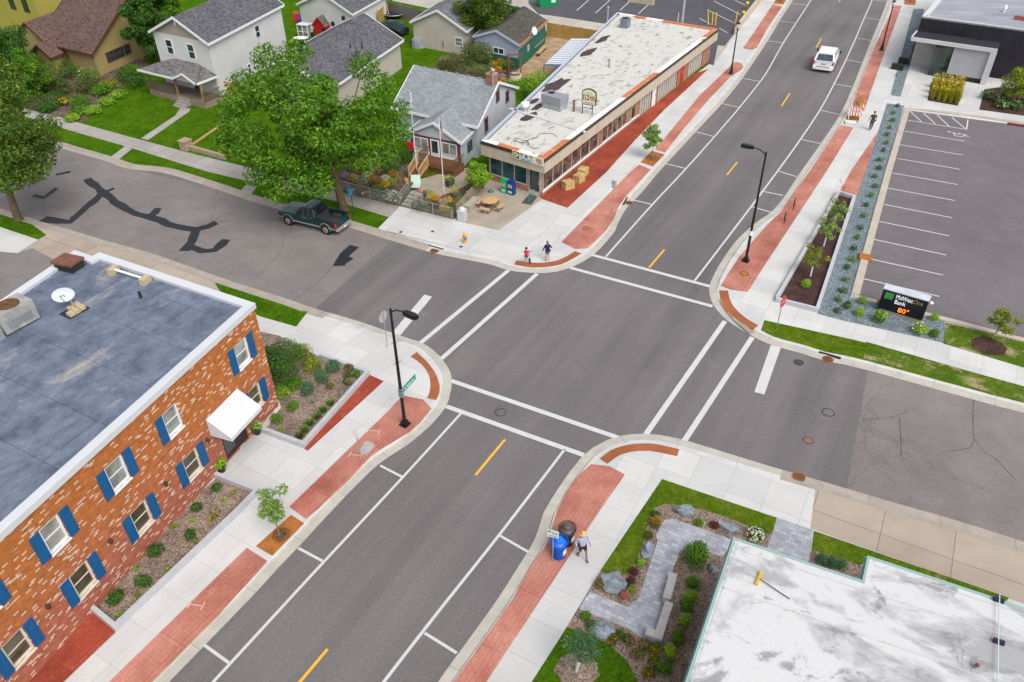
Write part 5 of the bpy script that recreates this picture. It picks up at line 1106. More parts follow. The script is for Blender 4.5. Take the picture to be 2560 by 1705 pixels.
ex = [(P(x, y, z), r) for x, y, z, r in ((60, 400, 5, 1.1), (20, 420, 4.6, 1.1), (55, 370, 5.6, 1.0), (10, 350, 6, 1.2), (25, 300, 7, 1.2), (60, 310, 6.4, .9), (5, 240, 8, 1.2), (30, 200, 8.8, 1.0), (85, 330, 5.6, .7), (105, 335, 5.2, .6), (80, 290, 6.2, .7), (20, 170, 9.4, 1.0), (-10, 150, 10, 1.2))]
tree('street_tree', 'tall yellow tinged tree at the left edge in front of the brick building', b0, 10, P(0, 315, 7), (3.9, 3.2, 3.9), 34, 240, .3, leafmat('turning leaves', (0.0232, 0.0697, 0.0116), (0.109, 0.186, 0.0174), (0.465, 0.403, 0.0233)), 5, (.3, .42), .3, m_bark, ex, lean=P(20, 440, 2.5))
tree('back_yard_tree', 'dark green tree standing between the yellow and white houses', P(335, 115, ZB), 9, P(330, 45, 5.2), (2.3, 2.3, 4.2), 26, 260, .32, LF_D, 8, (.34, .46), .22)
tree('back_yard_tree', 'broad dark tree behind the roof of the white two storey house', P(300, 20, ZB), 10, P(345, -10, 6.0), (4.2, 3, 3.4), 26, 240, .34, LF_G, 9, (.3, .42), .25)
tree('leafy_tree', 'dense olive green tree leaning over the beige garage roof', P(1135, 76, ZB), 8, P(1112, 14, 4.9), (3.4, 3.2, 3.5), 34, 280, .3, leafmat('mixed leaves', (0.0232, 0.062, 0.00698), (0.109, 0.178, 0.0163), (0.31, 0.31, 0.0233)), 10, (.3, .4), .2)
tree('conical_tree', 'small dark conical tree between the leafy tree and blue garage', P(1175, 70, ZB), 5, P(1177, 42, 2.6), (1.2, 1.2, 2.2), 12, 150, .25, LF_D, 12, (.4, .55), .1)
tree('back_yard_tree', 'dark overgrown tree in front of the bright yellow house at the top left', P(30, 190, ZB), 7, P(18, 120, 3.6), (2.8, 2.8, 3.0), 26, 240, .28, LF_D, 14, (.32, .44), .18)
tree('back_yard_tree', 'green tree behind the turning street tree at the left edge', P(70, 215, ZB), 5, P(62, 165, 2.8), (2.0, 2.0, 2.2), 20, 220, .26, LF_G, 15, (.32, .44), .14)
# --- saplings
tree('sapling', 'young street tree in a rust square grate outside the diner', P(1500, 368, ZB), 3.3, P(1501, 312, 2.2), (.75, .75, 1.25), 20, 64, .18, LF_P, 31, (.34, .5), .035, m_barkg)
tree('sapling', 'young street tree in a rust square grate beside the brick building', P(642, 1229, ZB), 3, P(625, 1163, 2.3), (.85, .85, .9), 14, 52, .17, LF_P, 32, (.26, .4), .035, m_barkg)
for i, (bx, by, cx, cy, mt, lb) in enumerate(((1863, 635, 1874, 588, LF_Y, 'lowest yellow leaved sapling with white trunk wrap in the dark mulch bed'), (1893, 567, 1906, 522, LF_P, 'middle green sapling with white trunk wrap in the dark mulch bed'), (1918, 508, 1927, 480, LF_P, 'upper green sapling with white trunk wrap in the dark mulch bed'))):
    tree('sapling', lb, P(bx, by, ZB), 2.8, P(cx, cy, 1.75), (.85, .85, .8), 12, 40, .16, mt, 40 + i, (.28, .4), .035, m_barkg, wrap=.8, group='saplings in the dark mulch bed')
tree('sapling', 'airy pale green sapling with white trunk guard on the lower lawn', P(1325, 1543, ZB), 3, P(1341, 1484, 2.2), (.75, .75, .8), 16, 60, .1, LF_B, 44, (.3, .45), .04, m_barkg, wrap=.75)
tree('sapling', 'yellowing sapling on the dry lawn beside the car park', P(2288, 768, ZB), 3, P(2308, 735, 1.7), (.8, .8, .95), 14, 40, .18, LF_Y, 45, (.3, .42), .04, m_barkg)
tree('young_tree', 'yellow green young tree beside the dark bank wall', P(2335, 235, ZB), 4, P(2352, 190, 2.3), (1.6, 1.6, 1.7), 20, 110, .22, LF_Y, 46, (.32, .45), .06)
tree('sapling', 'thin brownish sapling behind the striped barricades', P(1966, 268, ZB), 2.6, P(1975, 232, 1.7), (.5, .5, 1.1), 9, 16, .16, LF_T, 47, (.4, .55), .03, m_barkg)
tree('sapling', 'nearly bare sapling at the upper end of the mulch bed', P(1935, 452, ZB), 2, P(1942, 428, 1.2), (.45, .45, .6), 6, 7, .12, LF_T, 48, (.4, .5), .025, m_barkg)
# --- brick building bed
bush('big rounded dark green shrub against the brick corner', 645, 868, 1.5, 2.4, LF_D, 50, 5200, .15, cat='shrub')
bush('yellow green shrub behind the big rounded shrub', 697, 822, .62, 1.1, LF_Y, 51); bush('yellow green shrub in front of its taller twin', 716, 850, .66, 1.0, LF_Y, 52)
bush('low bright green shrub touching the brick corner', 652, 908, .55, .6, LF_L, 53); bush('low green shrub below the big rounded shrub', 672, 890, .62, .7, LF_G, 54)
for i, (x, y, r, h, l) in enumerate(((710, 902, .5, .75, 'bushy blue green perennial nearest the low shrubs'), (745, 882, .5, 1.0, 'tall blue green perennial in the middle of the corner bed'), (764, 856, .5, .9, 'blue green perennial by the upper bed kerb'))): bush(l, x, y, r, h, LF_B, 55 + i)
bush('dusky pink sedum nearest the kerb corner', 802, 853, .36, .5, LF_D, 60, flower=LF_PK, nf=110); bush('dusky pink sedum beside the tan sedum', 798, 868, .33, .45, LF_D, 61, flower=LF_PK, nf=90); bush('small green sedum at the tip of the corner bed', 820, 866, .3, .35, LF_G, 67)
bush('tan flowered sedum under the pink ones', 802, 883, .3, .4, LF_D, 62, flower=LF_T, nf=120); bush('tan flowered sedum in mid bed', 763, 893, .32, .4, LF_D, 63, flower=LF_T, nf=120)
bush('round bright green dwarf shrub, upper of two near the doorway', 678, 940, .4, .6, LF_G, 64, size=.08); bush('round bright green dwarf shrub, lower of two near the doorway', 641, 972, .4, .6, LF_G, 65, size=.08)
bush('hazy silver blue plant in mid bed', 718, 928, .42, .5, LF_S, 66, 110); bush('hazy silver blue plant lower in the bed', 700, 975, .38, .4, LF_S, 68, 80)
bush('tiny lime plant near the flower pot', 644, 992, .2, .25, LF_L, 69)
for i, (x, y) in enumerate(((761, 931), (744, 947), (731, 962), (714, 977), (702, 993), (690, 1007))): tuft(f'small green grass tuft along the sloping bed kerb, {ORD[i]} from the top', x, y, .28, .35, LF_G if i < 5 else LF_O, 70 + i, 70, 'grass tufts along the corner bed kerb')
# --- lower bed
for i, (x, y, r, h) in enumerate(((497, 1127, .3, .4), (458, 1170, .32, .42), (440, 1234, .36, .5), (366, 1272, .42, .65), (328, 1343, .4, .5), (267, 1386, .42, .55))): bush(f'dark green spiky shrub in the lower brick bed, {ORD[i]} from the top', x, y, r, h, LF_D, 80 + i, size=.13, group='dark shrubs in the lower brick bed')
for i, (x, y) in enumerate(((537, 1137), (518, 1153), (402, 1213), (451, 1247), (313, 1311), (382, 1315), (319, 1368), (272, 1418), (441, 1199))): bush(f'tiny lime plant in the lower brick bed, {ORD[i]} from the top', x, y, .2, .25, LF_L if i % 3 else LF_Y, 90 + i, 60, .1, group='lime plants in the lower brick bed')
for i, (x, y) in enumerate(((487, 1197), (497, 1187))): bush(f'small yellow flower clump in the lower brick bed, {["lower", "upper"][i]} of two', x, y, .2, .28, LF_G, 100 + i, 50, .09, LF_YF, 26, 'flower', group='yellow flowers in the lower brick bed')
# --- planters by the door
for lb, x, y, f in (('black pot of lime leaves and white flowers left of the doorstep bed', 592, 996, LF_WF), ('black pot of lime leaves at the near side of the awning door', 511, 1082, LF_L)):
    b = P(x, y, ZB); r_ = thing('flower_pot', lb, 'planter', b); mb = MB(); mb.lathe([(.17, 0), (.24, .35), (.26, .38), (.2, .36)], b, 12); mb.build('pot', m_black, r_); mb = MB(); leaves(mb, b + Vector((0, 0, .5)), (.38, .38, .28), 190, .14, random.Random(int(x)), .5, .5, -.3); mb.build('foliage', LF_L, r_)
    mb = MB(); leaves(mb, b + Vector((0, 0, .55)), (.3, .3, .28), 50, .1, random.Random(3), .9, .9, .1); mb.build('flowers', f, r_)
# --- garden by the white roofed building
bush('bright yellow chrysanthemum at the top of the paver path', 1507, 1206, .36, .45, LF_O, 110, flower=LF_OF, nf=190, cat='flower')
for i, (x, y, mt, lb) in enumerate(((1504, 1186, LF_D, 'small dark plant above the yellow chrysanthemum'), (1492, 1234, LF_O, 'low grassy plant beside the pavers'), (1607, 1208, LF_G, 'green perennial near the upper boulders'), (1638, 1210, LF_PU, 'reddish plant near the upper boulders'), (1454, 1317, LF_PU, 'purple leaved plant by the lawn tip'), (1450, 1338, LF_PU, 'purple leaved plant above the biggest boulder'), (1433, 1374, LF_PK, 'reddish perennial between lawn tip and path'), (1452, 1358, LF_Y, 'small yellow plant by the biggest boulder'), (1473, 1296, LF_L, 'small lime plant along the upper lawn edge'), (1349, 1419, LF_G, 'green perennial below the paver path'), (1356, 1440, LF_O, 'thin green plant above the lower boulder'), (1422, 1467, LF_D, 'dark green mum beside the lower boulder'))): bush(lb, x, y, .27, .35, mt, 111 + i)
for i, (x, y) in enumerate(((1379, 1348), (1449, 1480), (1480, 1487), (1463, 1509))): bush(f'salmon pink sedum in the garden, {["beside the biggest boulder", "left of a pair", "right of a pair", "below the pair"][i]}', x, y, .33, .4, LF_D, 125 + i, flower=LF_PK, nf=130, group='pink sedums in the garden', cat='flower')
for i, (x, y) in enumerate(((1408, 1479), (1505, 1499), (1499, 1524), (1486, 1552))): bush(f'orange yellow chrysanthemum, {["by the lower boulder", "nearest the seat wall", "under the one by the wall", "at the picture edge"][i]}', x, y, .3, .42, LF_D, 130 + i, flower=LF_OF, nf=70, group='orange chrysanthemums', cat='flower')
bush('largest feathery green shrub beside the white roof', 1603, 1290, .62, 1.0, LF_G, 140, 1500, .13)
for i, (x, y) in enumerate(((1587, 1344), (1589, 1377), (1578, 1402), (1570, 1436), (1558, 1469), (1540, 1502), (1530, 1541))): bush(f'round green shrub in the row along the white roof, {ORD[i]} from the top', x, y, .37, .52, LF_G if i % 2 == 0 else LF_L, 141 + i, size=.1, group='green shrubs along the white roof')
bush('white hydrangea beside the roof corner', 1735, 1240, .5, .6, LF_D, 150, flower=LF_WF, nf=90, fs=.16, cat='flower')
for i, (x, y) in enumerate(((1887, 1290), (1910, 1296), (1937, 1306))): bush(f'blue green shrub in the notch of the white roof, {ORD[i]} from left', x, y, .34, .5, LF_B, 151 + i, group='shrubs in the roof notch')
# --- bank planting
row = [(1175, 965, 0), (1145, 1028, 0), (1140, 1098, 0), (1110, 1165, 0), (1090, 1228, 0), (1078, 1305, 0), (1048, 1372, 0), (1020, 1455, 0), (998, 1535, 0), (975, 60, 1), (962, 150, 1), (935, 230, 1), (900, 322, 1), (873, 418, 1), (842, 525, 1), (805, 618, 1), (778, 712, 1), (750, 815, 1), (717, 895, 1), (697, 1000, 1), (665, 1102, 1), (643, 1185, 1), (620, 1285, 1)]
for i, (x, y, r) in enumerate(row): a = cc(x, y + 12, r); bush(f'small dark shrub in the blue gravel strip, {ORD[i]} from the bank end', a[0], a[1], .3 + .05 * (i % 3), .38, (LF_D, LF_G, LF_D, LF_PU)[i % 4] if i in (4, 13) else (LF_D, LF_G)[i % 2], 160 + i, 120, .13, group='shrubs in the blue gravel strip')
for i, (x, y, lb, mt, r) in enumerate(((715, 1250, 'dark shrub in gravel left of the bank sign', LF_D, .36), (865, 1205, 'bright green shrub in gravel by the car park kerb', LF_L, .36), (825, 1315, 'upright green shrub in gravel near the pavement', LF_L, .42), (1012, 1235, 'yellowish shrub behind the bank sign left end', LF_Y, .38), (1520, 1350, 'flowering shrub at the bank sign right end', LF_L, .36), (1510, 1505, 'green shrub at the gravel bed right corner', LF_G, .4))): a = cc(x, y + 15, 1); bush(lb, a[0], a[1], r, .55, mt, 190 + i)
a = cc(1012, 1375, 1); bush('lime hydrangea with round flower heads left of the bank sign', a[0], a[1], .5, .75, LF_G, 200, flower=LF_L, nf=60, fs=.24, cat='flower'); a = cc(1362, 1480, 1); bush('green hydrangea with white heads right of the bank sign', a[0], a[1], .55, .7, LF_L, 201, flower=LF_WF, nf=26, fs=.2, cat='flower')
bush('round lime shrub alone in the dark mulch bed', 1849, 661, .42, .6, LF_L, 202)
k = 0
for j in range(3):
    for i in range(5):
        x, y = 2146 + i * 14.2 - j * 2.5 + j * .4, 201 + j * 13 + i * 2.4; tuft(f'straw coloured feather grass before the bank entrance, {["back", "middle", "front"][j]} row, {ORD[i]} from left', x, y, .42, 1.25, leafmat('feather grass blades', (0.124, 0.155, 0.0116), (0.403, 0.372, 0.0233)), 210 + k, 110, 'feather grasses at the bank', w=.03, plume=LF_FG); k += 1
for i, (x, y) in enumerate(((2268, 226), (2292, 236), (2312, 222), (2330, 250), (2300, 250), (2350, 240))): bush(f'dark rose bush with white blooms by the bank wall, {ORD[i]} from left' if i < 4 else f'dark rose bush with white blooms in the {["near", "right"][i - 4]} part of the bank bed', x, y, .75, .8, LF_D, 230 + i, 420, .17, LF_WF, 60, group='rose bushes by the bank', fs=.14)
for i, (x, y) in enumerate(((2068, 150), (2060, 175), (2099, 110))): bush(f'low olive plant in the narrow gravel strip beside the bank walk, {ORD[i]} from the bottom', x, y, .3, .3, LF_O, 240 + i, 90, group='plants in the narrow gravel strip')
# --- house gardens
bush('golden yellow shrub in the flagpole garden', 828, 392, 1.0, 1.1, LF_Y, 250, 900, .18); bush('leafy green shrub beside the porch stairs', 890, 392, 1.25, 1.6, LF_G, 251, 1300, .18); bush('tall green hedge against the grey house', 928, 372, .9, 1.4, LF_D, 252, 900, .16)
tree('climbing_vine', 'lime green vine sprawling over the fence at the diner corner', P(1112, 432, ZB), 2, P(1098, 402, 1.8), (1.0, 1.3, .9), 24, 80, .2, LF_L, 253, (.35, .5), .05, cat='vine'); bush('lime vine on the lower end of the board fence', 1056, 490, .4, 1.0, LF_L, 254, 240, .15, cat='vine')
bush('bright yellow green shrub beside the diner roof', 1228, 215, 1.75, 2.4, LF_L, 255, 2400, .2); bush('dark shrub below the bright one behind the grey house', 1212, 232, .9, 1.2, LF_D, 257, 600, .18)
for i, (x, y, r, h, mt, lb) in enumerate(((1050, 178, 1.7, 2.6, LF_O, 'tall olive shrub behind the grey house chimney'), (1080, 150, 1.6, 2.6, LF_O, 'grey green shrub against the beige garage'), (1105, 145, 1.4, 2.4, leafmat('sage leaves', (0.062, 0.093, 0.0349), (0.202, 0.248, 0.0814), (0.341, 0.372, 0.116)), 'sage green shrub beside the blue garage'), (1025, 172, 1.1, 1.7, LF_O, 'dark leggy shrub at the lawn edge'))): bush(lb, x, y, r, h, mt, 258 + i, 1500, .2)
for i, (x, y, f, lb) in enumerate(((1134, 158, LF_YF, 'yellow flower mound under the blue garage window'), (1145, 170, LF_OF, 'orange flower mound behind the chimney'), (1155, 160, LF_G, 'round green mound in the back garden'), (1168, 182, LF_PU, 'dark red shrub by the rusty pergola'), (1154, 187, LF_V, 'violet aster in the back garden'), (1156, 198, LF_OF, 'orange marigold at the garden path'), (1127, 196, LF_YF, 'small yellow flowers beside the flue pipe'), (1126, 208, LF_PK, 'pink flowers behind the roof ridge'), (1150, 152, LF_OF, 'rust orange flowers along the green boards'))): bush(lb, x, y, .6, .8, LF_G if f not in (LF_G, LF_PU) else f, 262 + i, 260, flower=f, nf=170, cat='flower', fs=.17)
gl = [(792, 412, LF_V, 'violet flowers at the timber wall left end'), (815, 418, LF_T, 'tan dried flowers behind the timber wall'), (846, 412, LF_WF, 'white hydrangea in the flagpole garden'), (874, 424, LF_PK, 'pink phlox in the flagpole garden'), (887, 421, LF_WF, 'small white flowers beside the pink phlox'), (886, 434, LF_YF, 'yellow plant at the fence corner'), (836, 428, LF_S, 'silvery plant among the garden stones'), (862, 438, LF_PU, 'dark purple plant above the timber wall'), (900, 425, LF_L, 'lime plant beside the white chair'), (995, 462, LF_YF, 'golden flowers behind the right chain link fence'), (1008, 470, LF_OF, 'orange zinnias behind the right chain link fence'), (1018, 476, LF_V, 'violet asters behind the right chain link fence'), (984, 470, LF_D, 'dark green plant behind the right chain link fence'), (1030, 470, LF_YF, 'yellow lilies near the flagpole base'), (1034, 482, LF_D, 'leafy dark plant at the board fence'), (970, 478, LF_B, 'blue green plant beside the garden steps'), (1041, 446, LF_T, 'tan grasses beside the flagpole')]
for i, (x, y, f, lb) in enumerate(gl): bush(lb, x, y, .5, .65, (LF_L if i % 3 else LF_G) if f not in (LF_D, LF_L, LF_B) else f, 280 + i, 260, flower=f if f not in (LF_D, LF_L, LF_B) else None, nf=150, cat='flower', z=.5, fs=.15)
hb = [(75, 210, 1.7, 2.0, LF_D), (120, 190, 1.7, 2.3, LF_G), (165, 180, 1.5, 1.8, LF_D), (205, 190, 1.4, 1.6, LF_G), (90, 250, 1.3, 1.4, LF_O), (140, 240, 1.4, 1.5, LF_D), (290, 192, 1.3, 1.5, LF_D), (318, 200, 1.2, 1.3, LF_D), (255, 205, 1.1, 1.0, LF_Y), (185, 240, 1.2, 1.0, LF_G), (210, 262, 1.1, .7, LF_L), (240, 240, 1.1, .6, LF_L), (275, 222, 1.0, .7, LF_L), (170, 275, .9, .7, LF_L), (40, 245, 1.3, 1.6, LF_G), (60, 170, 1.4, 2.4, LF_D), (355, 140, 1.0, 2.2, LF_PU), (30, 210, 1.4, 2.2, LF_O)]
hl = ['dark overgrown shrub left of the yellow house porch', 'tall green shrub before the yellow house porch', 'dark shrub under the lower brown gable', 'green shrub with white blossom by the yellow house corner', 'olive shrub at the pavement corner', 'dark shrub behind the yellow daylilies', 'dark rounded shrub between the two houses', 'dark rounded shrub beside the railed porch', 'yellowish shrub along the yellow house side wall', 'green shrub at the lawn corner', 'lime ivy patch nearest the pavement', 'lime ivy patch along the lawn edge', 'lime ivy patch nearest the porch', 'lime shrub by the pavement step', 'green shrub at the far left pavement', 'tall dark shrub hiding the upper gable wall', 'purple leaved shrub beside the white house corner', 'olive shrub behind the turning tree']
for i, ((x, y, r, h, mt), lb) in enumerate(zip(hb, hl)): bush(lb, x, y, r, h, mt, 310 + i, 800, .2, LF_WF if i == 3 else None, 40 if i == 3 else 0, fs=.2)
bk = [(1118, 172, .9, 1.0, LF_G, None, 'green shrub left of the yellow flower mound'), (1132, 182, .7, .8, LF_O, LF_OF, 'orange flowers between chimney and mound'), (1148, 205, .6, .5, LF_L, None, 'lime ground plant at the garden path'), (1163, 196, .7, .7, LF_G, LF_WF, 'white blooms below the rusty pergola'), (1110, 182, .9, 1.1, LF_O, None, 'olive shrub close to the grey house ridge'), (1170, 160, .8, 1.0, LF_D, LF_OF, 'rust flowers on the pergola side'), (1192, 150, .7, 1.3, LF_D, None, 'dark climber at the blue garage corner'), (1098, 170, 1.1, 1.5, LF_G, None, 'green shrub in the thick of the back garden'), (1122, 148, 1.0, 1.5, LF_G, LF_YF, 'yellow dotted shrub against the blue garage')]
for i, (x, y, r, h, mt, f, lb) in enumerate(bk): bush(lb, x, y, r, h, mt, 400 + i, 420, .16, f, 60 if f else 0, fs=.15)
hb2 = [(50, 130, 2.0, 3.2, LF_D, 'tall dark shrub mass beside the bright yellow wall'), (22, 165, 1.9, 3.0, LF_G, 'leafy green shrub in front of the bright yellow wall'), (110, 160, 1.5, 2.4, LF_G, 'full green shrub between the two brown gables'), (135, 150, 1.3, 2.0, LF_D, 'dark shrub against the lower brown gable wall'), (175, 155, 1.3, 1.9, LF_O, 'olive shrub below the brown eave'), (105, 215, 1.4, 1.6, LF_G, 'green shrub in the thick of the overgrown yard'), (150, 212, 1.3, 1.5, LF_O, 'olive shrub in the thick of the overgrown yard'), (70, 235, 1.3, 1.5, LF_G, 'green shrub behind the turning street tree'), (115, 255, 1.0, 1.1, LF_D, 'dark low shrub near the yellow daylilies'), (230, 218, 1.1, 1.0, LF_G, 'green shrub on the upper lawn edge'), (200, 215, 1.2, 1.3, LF_O, 'olive shrub beside the white blossomed one'), (188, 262, .9, .8, LF_G, 'low green shrub between daylilies and ivy'), (305, 180, 1.2, 1.5, LF_G, 'green shrub between the two dark rounded ones')]
for i, (x, y, r, h, mt, lb) in enumerate(hb2): bush(lb, x, y, r, h, mt, 360 + i, 1300, .22)
gl2 = [(800, 400, LF_D, None, 'dark leafy plant behind the dried flowers'), (858, 420, LF_G, LF_YF, 'yellow daisies in the flagpole garden middle'), (905, 412, LF_G, LF_OF, 'orange lilies by the porch stairs'), (868, 402, LF_O, LF_T, 'tan astilbe in front of the green shrub'), (830, 440, LF_G, LF_PK, 'pink blooms spilling over the timber wall'), (878, 452, LF_B, None, 'blue green plant at the timber wall'), (905, 458, LF_D, LF_WF, 'white blooms at the timber wall right end'), (845, 444, LF_O, None, 'olive plant at the timber wall'), (1000, 482, LF_D, LF_PU, 'purple plant behind the right fence rail'), (1022, 490, LF_G, LF_YF, 'yellow blooms at the right fence corner'), (990, 455, LF_G, None, 'green plant beside the curved garden path'), (1062, 468, LF_G, None, 'green plant under the lower fence vine'), (1085, 430, LF_L, None, 'lime vine tendrils hanging over the board fence')]
for i, (x, y, mt, f, lb) in enumerate(gl2): bush(lb, x, y, .52, .7, mt, 380 + i, 280, flower=f, nf=130, cat='flower', z=.45, fs=.15)
bush('yellow daylilies at the pavement before the yellow house', 150, 243, .8, .8, LF_G, 340, 250, .16, LF_YF, 120, 'flower', fs=.2)
bush('low green shrub beside the porch steps', 478, 236, 1.0, .8, LF_G, 341, 500, .16); bush('small green shrub left of the porch walk', 440, 232, .4, .4, LF_L, 342, 160, .12)
# stones
m_rock = simple('blue grey stone', (.20, .23, .26), .9, .4, 1.6, .25, 12, bump=.6)
for i, (x, y, sx_, sy_, h, ang, lb) in enumerate(((1572, 1179, .46, .28, .45, -.4, 'blue grey boulder at the top of the garden'), (1674, 1218, .5, .24, .4, -.5, 'flat blue grey boulder beside the roof corner'), (1490, 1270, .24, .42, .4, -.3, 'narrow upright boulder beside the pavers'), (1412, 1348, .58, .45, .55, -.2, 'biggest blue grey boulder near the pavement'), (1386, 1455, .5, .34, .45, -.3, 'blue grey boulder below the paver path'), (1640, 1310, .2, .22, .22, 0, 'small grey rock against the white roof edge'))):
    b = P(x, y, ZB); mb = MB(); rr = random.Random(i); mb.ell((b.x, b.y, b.z + h * .3), (sx_, sy_, h * .7), 9, 6, .7, i + 3)
    mb.sm = [False] * len(mb.sm); o = mb.build('boulder', m_rock, None, b); o.rotation_euler = (0, 0, ang); tag(o, lb, 'boulder', 'boulders in the garden')
# ------------------------------------------------------------------ street furniture
m_pole = plain('black pole paint', (.012, .012, .016), .35); m_maroonp = plain('dark plum pole paint', (.035, .01, .022), .4); m_signg = plain('sign back aluminium', (.45, .46, .48), .4, .5, .3)
m_chrome = plain('chrome', (.6, .6, .6), .2, .5, .8); m_rub = plain('rubber', (.015, .015, .015), .8); m_red = m_red
m_redp = plain('red paint', (.5, .02, .02), .5); m_greenp = plain('sign green', (.0, .28, .19), .4); m_bluep = plain('sign blue', (.01, .32, .65), .4); m_orange = plain('orange plastic', (.75, .2, .01), .5)
def cobra(label, b, t, head):
    base = P(*b, ZB); h = HT(b, t, ZB); root = thing('street_lamp', label, 'street lamp', base)
    hp = P(*head, h + .12); u = Vector((hp.x - base.x, hp.y - base.y, 0)); L = u.length; u.normalize()
    mb = MB(); mb.tube(base + Vector((0, 0, .06)), base + Vector((0, 0, h)), .1, .06, 10); mb.build('pole', m_pole, root)
    mb = MB(); mb.obox(base, u, .24, .24, ZB, ZB + .06); mb.obox(base, u, .15, .15, ZB + .06, ZB + .3); mb.build('base_plate', m_pole, root)
    mb = MB(); mb.path([base + Vector((0, 0, h - .2)), base + u * (L * .3) + Vector((0, 0, h + .05)), base + u * (L - .3) + Vector((0, 0, h + .12))], [.045, .04, .035], 6); mb.build('arm', m_pole, root)
    mb = MB(); c = base + u * L + Vector((0, 0, h + .1)); v = Vector((-u.y, u.x, 0))
    for z0, z1, w in ((-.09, .03, 1.0), (.03, .11, .72)): mb.prism([tuple((c + u * a * .42 * (w * .2 + .8) + v * bb * .2 * w)[:2]) for a, bb in ((-1, -.45), (-.3, -.9), (.5, -1), (1, -.5), (1, .5), (.5, 1), (-.3, .9), (-1, .45))], c.z + z0, c.z + z1)
    hd = mb.build('lamp_head', m_pole, root); mb = MB(); mb.prism([tuple((c + u * a * .3 + v * bb * .14)[:2]) for a, bb in ((-.6, -1), (1, -1), (1, 1), (-.6, 1))], c.z - .12, c.z - .09); mb.build('lens', plain('lamp lens', (.4, .42, .42), .2), hd)
    mb = MB()
    for z in (h * .55, h * .72): mb.tube(base + Vector((0, 0, z)), base + v * .35 + Vector((0, 0, z + .05)), .015, .012, 5); mb.tube(base + Vector((0, 0, z + .1)), base - v * .3 + Vector((0, 0, z + .15)), .015, .012, 5)
    mb.build('banner_bracket', m_pole, root); return root, base, h, u
lampA, bA, hA, uA = cobra('tall black cobra head street lamp with green street name sign by the brick building', (931, 976), (893, 714), (944, 727))
lampB, bB, hB, uB = cobra('tall black cobra head street lamp with white band by the dark mulch bed', (1714, 600), (1762, 353), (1718, 339))
zs = 2.15; p0 = P(921, 902, zs) ; zs = HT((931, 976), (920, 902), ZB); s0, s1 = P(922, 904, zs), P(952, 871, zs); us = unit(s1 - s0); org = Vector((bA.x, bA.y, zs)) + us * .14
sg = thing('street_name_sign', 'green street name plate clamped to the black lamp pole', 'sign', org); Ls = (s1 - s0).length; ns = Vector((us.y, -us.x, 0))
mb = MB(); mb.beam(org + Vector((0, 0, 0)), org + us * Ls, .03, .34); mb.build('plate', m_greenp, sg)
for sg_, uu in ((1, us), (-1, -us)):
    text('East Washington Ave', .24, org + us * (Ls / 2) + ns * .022 * sg_ + Vector((0, 0, -.08)), uu, (0, 0, 1), plain('sign white', (.8, .82, .82)), sg, sx=Ls / 2.85, depth=.003)
mb = MB()
for dz in (-.14, 0, .14, .3): mb.lathe([(.15, dz), (.15, dz + .03)], Vector((bA.x, bA.y, zs - .1)), 10)
mb.build('clamp', m_galv, sg)
zb_ = HT((1714, 600), (1724, 535), ZB); mb = MB(); mb.lathe([(.128, -.16), (.128, .16)], (bB.x, bB.y, zb_), 12); mb.build('white_band', simple('white sticker', (.6, .7, .68), .5), lampB)
def postlamp(label, b, t):
    base = P(*b, ZB); h = HT(b, t, ZB); root = thing('pedestrian_lamp', label, 'street lamp', base, 'post lamps along the main street'); B = base
    mb = MB(); mb.lathe([(.24, 0), (.24, .12), (.17, .2), (.2, .35), (.13, .55), (.11, .75), (.14, .8), (.085, .9)], B, 12); mb.build('base', m_pole, root)
    mb = MB(); mb.tube(B + Vector((0, 0, .9)), B + Vector((0, 0, h - .1)), .08, .055, 10); mb.lathe([(.055, h - .15), (.12, h - .08), (.09, h)], B, 10); mb.build('pole', m_maroonp, root)
    mb = MB(); mb.lathe([(.1, h), (.19, h + .15), (.2, h + .35), (.16, h + .5)], B, 12); gl_ = mb.build('globe', plain('frosted globe', (.55, .53, .48), .3), root)
    mb = MB(); mb.lathe([(.21, h + .48), (.2, h + .56), (.1, h + .68), (.03, h + .74), (.02, h + .9), (.0, h + .92)], B, 12); mb.build('cap', m_pole, gl_); return root
postlamp('dark post lamp with a globe top beside the diner end driveway', (1680, 170), (1693, 68)); postlamp('dark post lamp with a globe top on the bank side of the street', (2026, 116), (2054, 17))
def post(name, label, b, t, plates, pm=None, r=.03):
    base = P(*b, ZB); h = HT(b, t, ZB); root = thing(name, label, 'sign', base); mb = MB(); mb.tube(base, base + Vector((0, 0, h)), r, r, 6); mb.build('post', pm or m_galv, root)
    for shape, w, hh, zc, u, col_ in plates:
        u = unit(u); n = Vector((u.y, -u.x, 0)); c = base + Vector((0, 0, h - zc)) + n * .045; mb = MB()
        if shape == 'oct': ring = [(w * .5 * math.cos(math.radians(22.5 + 45 * k)), w * .5 * math.sin(math.radians(22.5 + 45 * k))) for k in range(8)]
        else: ring = [(-w / 2, -hh / 2), (w / 2, -hh / 2), (w / 2, hh / 2), (-w / 2, hh / 2)]
        for k in range(len(ring)):
            a, b_ = ring[k], ring[(k + 1) % len(ring)]; f = lambda q, d: c + u * q[0] + Vector((0, 0, q[1])) + n * d
            mb.add([f(a, -.01), f(b_, -.01), f(b_, .01), f(a, .01)])
        mb.m = 0; mb.add([f(q, .01) for q in ring]); mb.m = 1; mb.add([f(q, -.01) for q in reversed(ring)]); o = mb.build('sign_plate', [col_, m_signg], root)
        if shape == 'oct': text('STOP', .24, c + n * .013 + Vector((0, 0, -.09)), u, (0, 0, 1), m_white, o, depth=.002)
    return root
post('stop_sign', 'stop sign seen from behind as a grey octagon near the left crosswalk', (891, 798), (881, 718), [('oct', .78, .78, .42, -DY, m_redp)])
